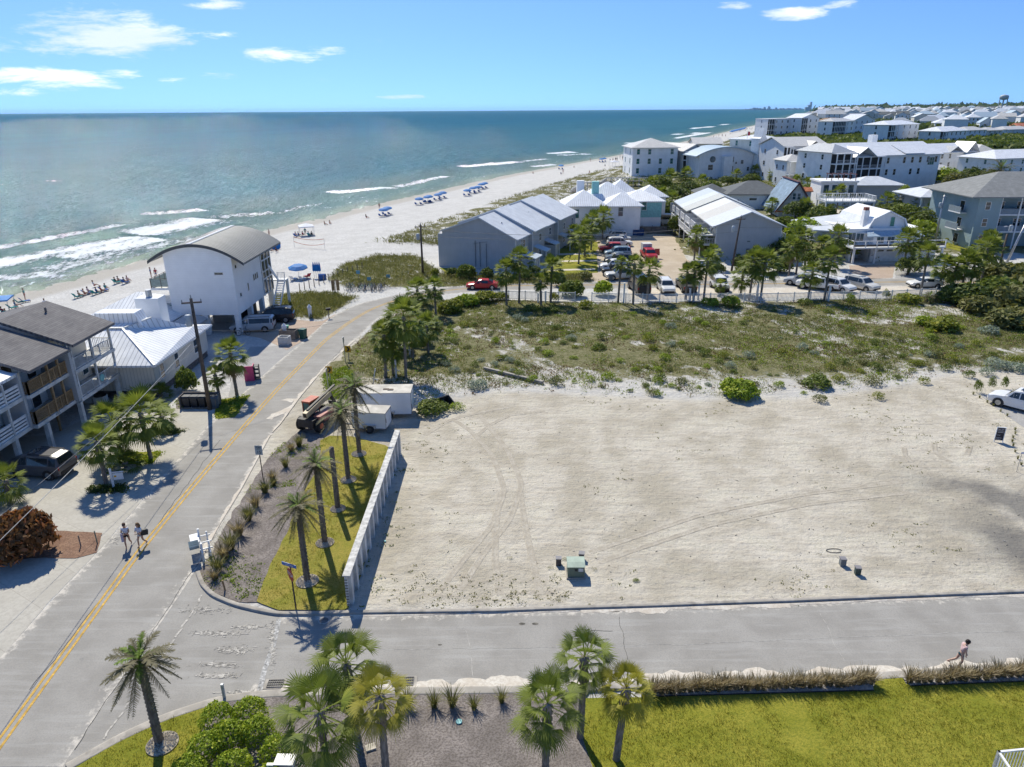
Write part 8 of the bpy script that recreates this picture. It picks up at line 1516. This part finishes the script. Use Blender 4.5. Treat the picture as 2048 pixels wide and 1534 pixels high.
    if k not in PM:
        hc=Vector(P['hd'])+Vector((0,.018,.065));bmx=bmesh.new();bmesh.ops.create_icosphere(bmx,subdivisions=3,radius=1.0,matrix=Matrix.Translation(hc)@Matrix.Diagonal((.098,.115,.118,1)))
        if long_:bmesh.ops.create_icosphere(bmx,subdivisions=3,radius=1.,matrix=Matrix.Translation(hc+Vector((.02,.06,-.12)))@Matrix.Diagonal((.125,.09,.17,1)))
        for v in bmx.verts:v.co+=(v.co-hc).normalized()*(.018*math.sin(v.co.x*90)*math.sin(v.co.z*80)+.008*math.sin(v.co.y*140))
        me=bpy.data.meshes.new('hair');bmx.to_mesh(me);bmx.free();me.materials.append(hair);me.polygons.foreach_set('use_smooth',[True]*len(me.polygons));PM[k]=me
    mobj('hair',PM[k],T,(0,.02,.012))
    return T
c_white=M('cloth_white',(.66,.66,.70),.9,.08,6);c_black=M('cloth_black',(.018,.02,.028),.9,.1,6);c_blue=M('cloth_blue',(.03,.10,.30),.9,.1,6);c_red=M('cloth_red',(.38,.04,.06),.9,.1,6);c_teal=M('cloth_teal',(.03,.25,.25),.9,.1,6);c_shorts=M('cloth_navy_teal',(.035,.075,.09),.9,.15,6);c_pink=M('cloth_pale_pink',(.60,.42,.42),.9,.08,5)
T=person(at(258,1094),rad(14),'walk','woman in a white shirt and black shorts walking on the road, left of the pair',c_white,c_black,skin_m,hair_b,.94,fingers=True,long_=False)
MB().mat(M('towel_lilac',(.42,.38,.46),.9,.1)).box(-.22,-.1,-.36,-.22,.62,1.18).build('towel',None,T);MB().mat(black).box(-.075,.075,-.175,-.165,1.635,1.665).build('sunglasses',None,T)
T2=person(at(285,1092),rad(-18),'walk','woman with long golden hair and a black bag walking on the road beside her friend',c_white,M('cloth_print',(.45,.48,.50),.9,.4,12),skin_m,hair_g,.91,fingers=True,long_=True)
o=tag(mobj('shoulder_bag',MB().mat(black).extr([(-.18,.0),(.18,.0),(.22,.26),(.1,.36),(-.1,.36),(-.22,.26)],'y',-.07,.07).mesh('bag'),None,at(285,1092)+Vector((.26,.05,.76)),.4),'black shoulder bag carried by the golden haired woman','bag')
person(at(1917,1336)+Vector((0,.05,0)),rad(78),'stride','person in a pale top and dark shorts striding along the side road, head bent',c_pink,c_shorts,skin_l,hair_d,.92,fingers=True)
bm_=M('umbrella_blue',(.004,.16,.46),.7,.08,2);bt=M('umbrella_turquoise',(.03,.42,.50),.7,.1);bw_=M('canopy_white',(.68,.69,.74),.7,.05);woodc=M('chair_wood',(.34,.26,.17),.8,.2);cb_=M('chair_blue',(.02,.10,.34),.8,.1)
BZ=lambda x,y:ground_z(x,y)
def atg(px,py):
    p=at(px,py,-1.)
    for _ in range(4):p=at(px,py,ground_z(p.x,p.y))
    return p
def umbrella(px,py,lab,R=1.25,h=2.15,mat=None,group='blue beach umbrellas',tilt=(.1,-.08),open_=True):
    p=atg(px,py);T=empty('beach_umbrella',p,random.uniform(0,1),lab,'umbrella',group);mat=mat or bm_;k=('umb',mat.name,open_)
    if k not in PM:
        mb=MB().mat(mat)
        if open_:
            for i in range(8):a0,a1=i*PI/4,(i+1)*PI/4;A=lambda r,z,a:(r*math.cos(a),r*math.sin(a),z);mb.face([A(.6,-.10,a0),A(.6,-.10,a1),(0,0,0)]);mb.face([A(1,-.32,a0),A(1,-.32,a1),A(.6,-.10,a1),A(.6,-.10,a0)]);mb.face([A(1,-.40,a0),A(1,-.40,a1),A(1,-.32,a1),A(1,-.32,a0)])
        else:mb.tube([(0,0,0),(0,0,-.5),(0,0,-1.3),(0,0,-1.45)],[.03,.15,.2,.12],8)
        PM[k]=mb.mesh('canopy')
    c=mobj('canopy',PM[k],T,(0,0,h),0,R if open_ else 1);c.rotation_euler=(tilt[0],tilt[1],0);MB().mat(woodc).tube([(0,0,-.2),(0,0,h)],.025,6).build('pole',None,T);return T
def lounger(px,py,rz,lab,mat=None,group='beach chairs',off=(0,0)):
    p=atg(px,py)+Vector((*off,0));T=empty('beach_chair',p,rz,lab,'beach chair',group);mat=mat or cb_;k=('lg',mat.name)
    if k not in PM:PM[k]=(MB().mat(mat).bar((0,-.5,.3),(0,.45,.28),.6,.06).mesh('seat'),MB().mat(mat).bar((0,.42,.28),(0,.85,.85),.6,.06).mesh('backrest'),MB().mat(woodc).box(-.33,-.28,-.5,.5,.22,.27).box(.28,.33,-.5,.5,.22,.27).box(-.33,-.28,-.45,-.4,0,.25).box(.28,.33,-.45,-.4,0,.25).box(-.33,-.28,.4,.45,0,.25).box(.28,.33,.4,.45,0,.25).mesh('frame'))
    for n_,m_ in zip(('seat','backrest','frame'),PM[k]):mobj(n_,m_,T)
random.seed(6);SEA=rad(157)
umbrella(598,557,'single open blue umbrella nearest the road, over white chairs',1.5,2.2)
for dx,lab in((-.7,'white beach chair left under the nearest blue umbrella'),(.7,'white beach chair right under the nearest blue umbrella')):lounger(600,559,SEA,lab,c_white,'white chairs',(dx,-.6))
lounger(614,556,SEA+1.2,'dark striped lounge chair beside the white chairs',c_red,None)
for k in range(4):T=umbrella(629+k*4,556,'%s of the four folded blue umbrellas'%('leftmost','second from left','third from left','rightmost')[k],1,2.5,None,'folded blue umbrellas',(0,0),False)
o=MB().mat(c_blue).tube([(-.5,0,.5),(.5,0,.5)],.5,16).build('beach_cart');o.location=atg(640,558)+Vector((.6,-.8,0));tag(o,'blue and red rolled beach gear at the foot of the folded umbrellas','beach gear')
UL=[(768,433,'nearer of the two umbrellas right of the volleyball net'),(775,430,'farther of the two umbrellas right of the volleyball net'),(839,410,'first umbrella of the shoreline row'),(855,406,'second umbrella of the shoreline row'),(858,405,'third umbrella of the shoreline row'),(876,401,'fourth umbrella of the shoreline row'),(886,397,'fifth umbrella of the shoreline row'),(935,392,'sixth umbrella of the shoreline row'),(946,387,'seventh umbrella of the shoreline row'),(955,385,'eighth umbrella of the shoreline row'),(963,379,'ninth umbrella of the shoreline row'),(969,377,'tenth umbrella of the shoreline row'),(1122,339,'lone blue umbrella beyond the shoreline row'),(1203,325,'left umbrella of the pair far up the beach'),(1208,324,'right umbrella of the pair far up the beach'),(1250,314,'umbrella just left of the plain white beachfront house')]
for x,y,lab in UL:
    umbrella(x,y,'blue beach umbrella, '+lab,1.35)
    for dx in(-.75,.75):lounger(x,y,SEA,'blue beach chair on the %s under the umbrella, %s'%('left' if dx<0 else 'right',lab.replace(' umbrella',''))if False else 'blue chair %s under the %s'%('left' if dx<0 else 'right',lab.split(' of the ')[0]if 'row' in lab else lab),None,'blue chairs under umbrellas',(dx,-.2))
for k in range(16):umbrella(1462+(k%8)*3.6+(k//8)*3,267-(k%8)*.9-(k//8)*2,'blue umbrella in the dense rental block far up the beach',2.2,2.6,None,'rental umbrellas far up the beach')
for k,(x,y)in enumerate(((1322,305),(1340,301),(1356,297),(1352,300),(1362,300),(1345,296))):umbrella(x,y,'blue umbrella on the beach behind the white beachfront house',1.8,2.4,None,'umbrellas behind the beachfront house')
def canopy(px,py,w,h,mat,lab,flat=False,name='beach_canopy'):
    p=atg(px,py);T=empty(name,p,rad(20),lab,'canopy');mb=MB().mat(mat);(hip(mb,-w/2,w/2,-w/2,w/2,h,.15 if flat else.55,.05,w/2,.18));mb.build('canopy',None,T)
    for a in(-1,1):
        for b_ in(-1,1):MB().mat(galv).box(a*w/2-.03,a*w/2+.03,b_*w/2-.03,b_*w/2+.03,-.1,h).build('pole',None,T)
canopy(614,471,3.0,2.1,bw_,'white pop up canopy shading a group of people on the beach');canopy(1228,333,3.4,2.2,bw_,'white canopy far up the beach');canopy(0,625,3.2,2.0,bm_,'blue beach canopy cut by the left edge',True)
for k,(x,y,m_,lab)in enumerate(((541,500,bt,'turquoise umbrella tipped on its side by the stilt house roof'),(549,499,bm_,'blue umbrella tipped on its side next to the turquoise one'))):T=umbrella(x,y,lab,1.3,1.0,m_,None,(1.1,.4))
T=empty('volleyball_net',(0,0,0),0,'sagging red banded volleyball net on thin poles','volleyball net');A=atg(589,494);B=atg(650,499);red_n=M('net_red',(.50,.16,.10),.8,.1);mb=MB().mat(red_n)
for zz,sg in((2.0,.35),(1.1,.5)):pts=[A.lerp(B,i/12)+Vector((0,0,zz-sg*4*(i/12)*(1-i/12)))for i in range(13)];mb.tube(pts,.05,5)
mb.build('net',None,T);[MB().mat(galv).tube([q,q+Vector((0,0,2.1))],.03,6).build('pole',None,T)for q in(A,B)]
tops=[c_blue,c_red,c_teal,c_white,c_black,None,None,c_pink];bots=[c_black,c_blue,c_red,c_teal,c_shorts];skins=[skin_m,skin_m,skin_l]
PL=[(303,556,'stand','standing on the sand left of the stilt house, hands low'),(313,557,'stand','standing beside the other left of the stilt house'),(51,600,'stand','standing at the waterline near the blue canopy'),(93,622,'walk','walking on the sand behind the townhouse roof'),(138,509,'stand','wading in the surf off the left beach'),(539,474,'stand','standing at the waterline by the tip of the barrel roof'),(759,418,'stand','standing at the water edge above the pair of umbrellas'),(1126,347,'stand','standing below the lone blue umbrella'),(1122,349,'sit','small child sitting below the lone umbrella'),(1181,323,'stand','standing by the water beside the far pair of umbrellas'),(1198,322,'stand','standing left of the far pair of umbrellas'),(1206,319,'walk','walking behind the far pair of umbrellas'),
 (733,437,'sit','lying low on a red towel on the open sand'),(650,451,'sit','sitting on a towel right of the white canopy'),(660,449,'sit','sitting at the right end of the towel by the white canopy'),(592,473,'sit','sitting at the left end of the group under the canopy'),(598,473,'sit','second in the group under the canopy'),(606,472,'sit','third in the group under the canopy'),(611,471,'stand','standing in the group under the canopy'),(618,472,'sit','fifth in the group under the canopy'),(624,472,'sit','sitting at the right end of the group under the canopy'),(160,595,'sit','first of the sunbathers left of the bungalow roof'),(170,591,'sit','second of the sunbathers left of the bungalow roof'),(178,587,'sit','third of the sunbathers left of the bungalow roof'),(195,588,'sit','fourth of the sunbathers left of the bungalow roof'),(204,585,'sit','fifth of the sunbathers left of the bungalow roof'),(212,580,'sit','sixth of the sunbathers left of the bungalow roof'),(189,574,'sit','sitting closest to the water left of the bungalow roof'),(232,567,'sit','first of the four sunbathers in line with the stilt house'),(238,565,'sit','second of the four sunbathers in line with the stilt house'),(250,567,'sit','third of the four sunbathers in line with the stilt house'),(256,564,'sit','fourth of the four sunbathers in line with the stilt house'),(33,615,'sit','sitting beside the blue canopy at the left edge'),(6,628,'sit','sitting in front of the blue canopy'),(14,632,'sit','sitting nearest the townhouse roof by the blue canopy'),(543,504,'sit','sitting under the tipped turquoise umbrella'),(553,505,'sit','sitting under the tipped blue umbrella'),(1179,346,'sit','sitting by a blue disc on the open sand'),(1148,336,'sit','lying on a purple towel far up the beach'),(1066,348,'sit','sitting at the water edge below the breakers'),(1220,321,'sit','sitting right of the far pair of umbrellas'),(1226,320,'sit','second sitting right of the far pair of umbrellas'),(1210,333,'sit','sitting left of the far white canopy')]
for i,(x,y,po,lab)in enumerate(PL):
    c=tops[i%8];person(atg(x,y),random.uniform(0,6.28)if po!='sit' else SEA+random.uniform(-.4,.4),po,'beachgoer '+lab,c,bots[i%5],skins[i%3],(hair_b,hair_g,hair_d)[i%3],1.0,None,'people on the beach')
for i,(x,y)in enumerate(((158,596),(176,589),(193,589),(210,583),(236,567),(252,567),(43,607),(53,605),(18,630),(6,633),(28,618),(594,474),(621,473))):lounger(x,y,SEA+random.uniform(-.3,.3),'%s low beach chair from the left between the townhouse and the canopy'%ORD[i]if i<11 else '%s folding chair under the white canopy'%('left','right')[i-11],(c_teal,cb_)[i%2],'low chairs on the near beach')
r_=random.Random(14)
for i in range(70):
    px=r_.uniform(1225,1545);py=np.interp(px,[1225,1265,1350,1420,1480,1545],[318,311,294,277,261,247])+r_.uniform(0,5.5)*np.interp(px,[1225,1545],[1.6,.6]);person(atg(px,py),r_.uniform(0,6),'stand','tiny figure among the distant crowd along the shore',tops[i%5],bots[i%5],skin_m,hair_d,1.25,None,'distant people on the beach')
for i,(x,y,ty)in enumerate(((1486,354,262),)):T=empty('flagpole',at(x,y),0,'slender flagpole with a red flag before the beige tower villa','flagpole');h=top_height((x,y),ty);MB().mat(wht).tube([(0,0,0),(0,0,h)],[.12,.08],8).build('pole',None,T);MB().mat(c_red).box(0,.9,-.03,.03,h-1.6,h-.2).build('flag',None,T)
for i in range(30):
    q=at(*((600+i*9.6,583-i*3.35)if i<14 else(1010+(i-14)*14,400-(i-14)*4.2)));q.z=ground_z(q.x,q.y);o=MB().mat(greyw).box(-.05,.05,-.05,.05,-.1,1.2).build('dune_post');o.location=q;tag(o,'%s weathered dune post, counting from the beach access'%(ORD[i]if i<22 else str(i+1)+'th'),'post','posts of the dune line')
# scuffed old paint at the junction
r_=random.Random(3);V=[];F=[]
for(cx,cy,sx,sy,n)in((440,1268,55,5,130),(470,1300,40,7,90),(440,1330,40,5,80),(430,1352,45,5,110),(500,1255,35,4,60),(410,1220,60,10,70),(545,1290,5,45,120),(230,1080,9,7,30),(490,1385,60,5,60)):
    for i in range(n):
        p=at(cx+r_.gauss(0,sx*.5),cy+r_.gauss(0,sy*.5));a=r_.uniform(-.3,.3)+(0 if r_.random()<.7 else 1.5);l,w=r_.uniform(.04,.20),r_.uniform(.01,.035);c,s_=math.cos(a),math.sin(a);n0=len(V);zq=.0225+n0*2e-6;V+=[(p.x-c*l,p.y-s_*l,zq),(p.x+s_*w,p.y-c*w,zq),(p.x+c*l,p.y+s_*l,zq),(p.x-s_*w,p.y+c*w,zq)];F.append((n0,n0+1,n0+2,n0+3))
tag(mobj('road_scuffs',np_mesh('road_scuffs',V,F,MATS['seam_sand'])),kind='structure')
# loose litter on the lot: stones, twigs
r_=random.Random(23);mb=MB().mat(M('debris_dark',(.12,.11,.10),.9,.3,5)).mat(M('debris_pale',(.45,.43,.40),.9,.3,5))
for i in range(240):
    p=at(r_.uniform(820,2046),r_.uniform(830,1200));s=r_.uniform(.015,.05);mb.mat(MATS['debris_dark']if r_.random()<.7 else MATS['debris_pale'])
    if r_.random()<.5:a=r_.random()*3.14;mb.bar((p.x,p.y,.015),(p.x+math.cos(a)*s*4,p.y+math.sin(a)*s*4,.03),.02)
    else:mb.tube([(p.x,p.y,0),(p.x,p.y,s*.7)],[s,s*.5],5)
tag(mb.build('lot_debris'),'scattered twigs and pebbles on the bare lot','debris',None,'stuff')
# repairs, stains and cracks of the old asphalt
stain=M('asphalt_stain',(.17,.155,.13),.9,.3,4);patchm=gm('asphalt_patch',(.22,.215,.205),(.27,.262,.25),(.17,.167,.16),1.,14,.2)
for(x,y,rx,ry,mm)in((1044,1248,.16,.09,stain),(1070,1248,.17,.09,stain),(640,1233+8,.0,.0,None),(1230,1224,.25,.05,stain),(880,1290,.10,.05,stain)):
    if mm:p=at(x,y);sheet('road_stain',[(p.x+rx*math.cos(a),p.y+ry*math.sin(a))for a in np.linspace(0,2*PI,12)[:-1]],.0215,mm,.04,.06)
crk=M('crack_dark',(.09,.088,.085),.95,.2,4);crl=M('crack_pale',(.44,.42,.385),.95,.2,4);r_=random.Random(44)
def crack(pts,w,mm,amp=.12):
    L_=resample(PXP(pts),70);L_=L_+np.stack([vnoise(L_[:,0]*1.5,L_[:,1]*1.5,3,4)-.5,vnoise(L_[:,0]*1.5,L_[:,1]*1.5,9,4)-.5],1)*amp*2;strip('road_crack',offset(L_,-w),offset(L_,w),.0218,mm,2)
for pts,w,mm in(([(700,1300),(1000,1297),(1400,1288),(1800,1270),(2050,1262)],.012,crl),([(930,1262),(940,1300),(945,1370)],.012,crl),([(1240,1235),(1248,1290),(1260,1355)],.01,crk),([(150,1500),(260,1330),(420,1090)],.012,crk),([(60,1380),(170,1240),(330,1030),(440,880)],.014,crk),([(1640,1225),(1660,1270),(1690,1330)],.01,crl),([(560,850),(620,770),(690,690)],.012,crk),([(1135,1277),(1220,1279)],.02,crk),([(1150,1260),(1225,1262)],.015,crk)):crack(pts,w,mm)
p=at(648,1241,.024);T=empty('manhole',p,0,'pale round manhole cover in the palm shadow on the side road','manhole cover');MB().mat(crl).tube([(0,0,0),(0,0,.012)],.3,24).build('ring',None,T);MB().mat(MATS['cast_iron']).tube([(0,0,.012),(0,0,.02)],.22,24).build('cover',None,T)
# ---- thin sea haze: one closed box of air
hz=MB().box(-30000,30000,-900,42000,-9,130).build('haze');mt=bpy.data.materials.new('haze_air');mt.use_nodes=True;t=mt.node_tree;t.nodes.remove(t.nodes['Principled BSDF']);pv=N(t,'ShaderNodeVolumePrincipled');pv.inputs['Color'].default_value=(.50,.80,1,1);pv.inputs['Density'].default_value=.000018;pv.inputs['Anisotropy'].default_value=.1
t.links.new(pv.outputs[0],t.nodes['Material Output'].inputs['Volume']);hz.data.materials.clear();hz.data.materials.append(mt);tag(hz,'thin bluish haze over the whole coast','haze',None,'stuff')
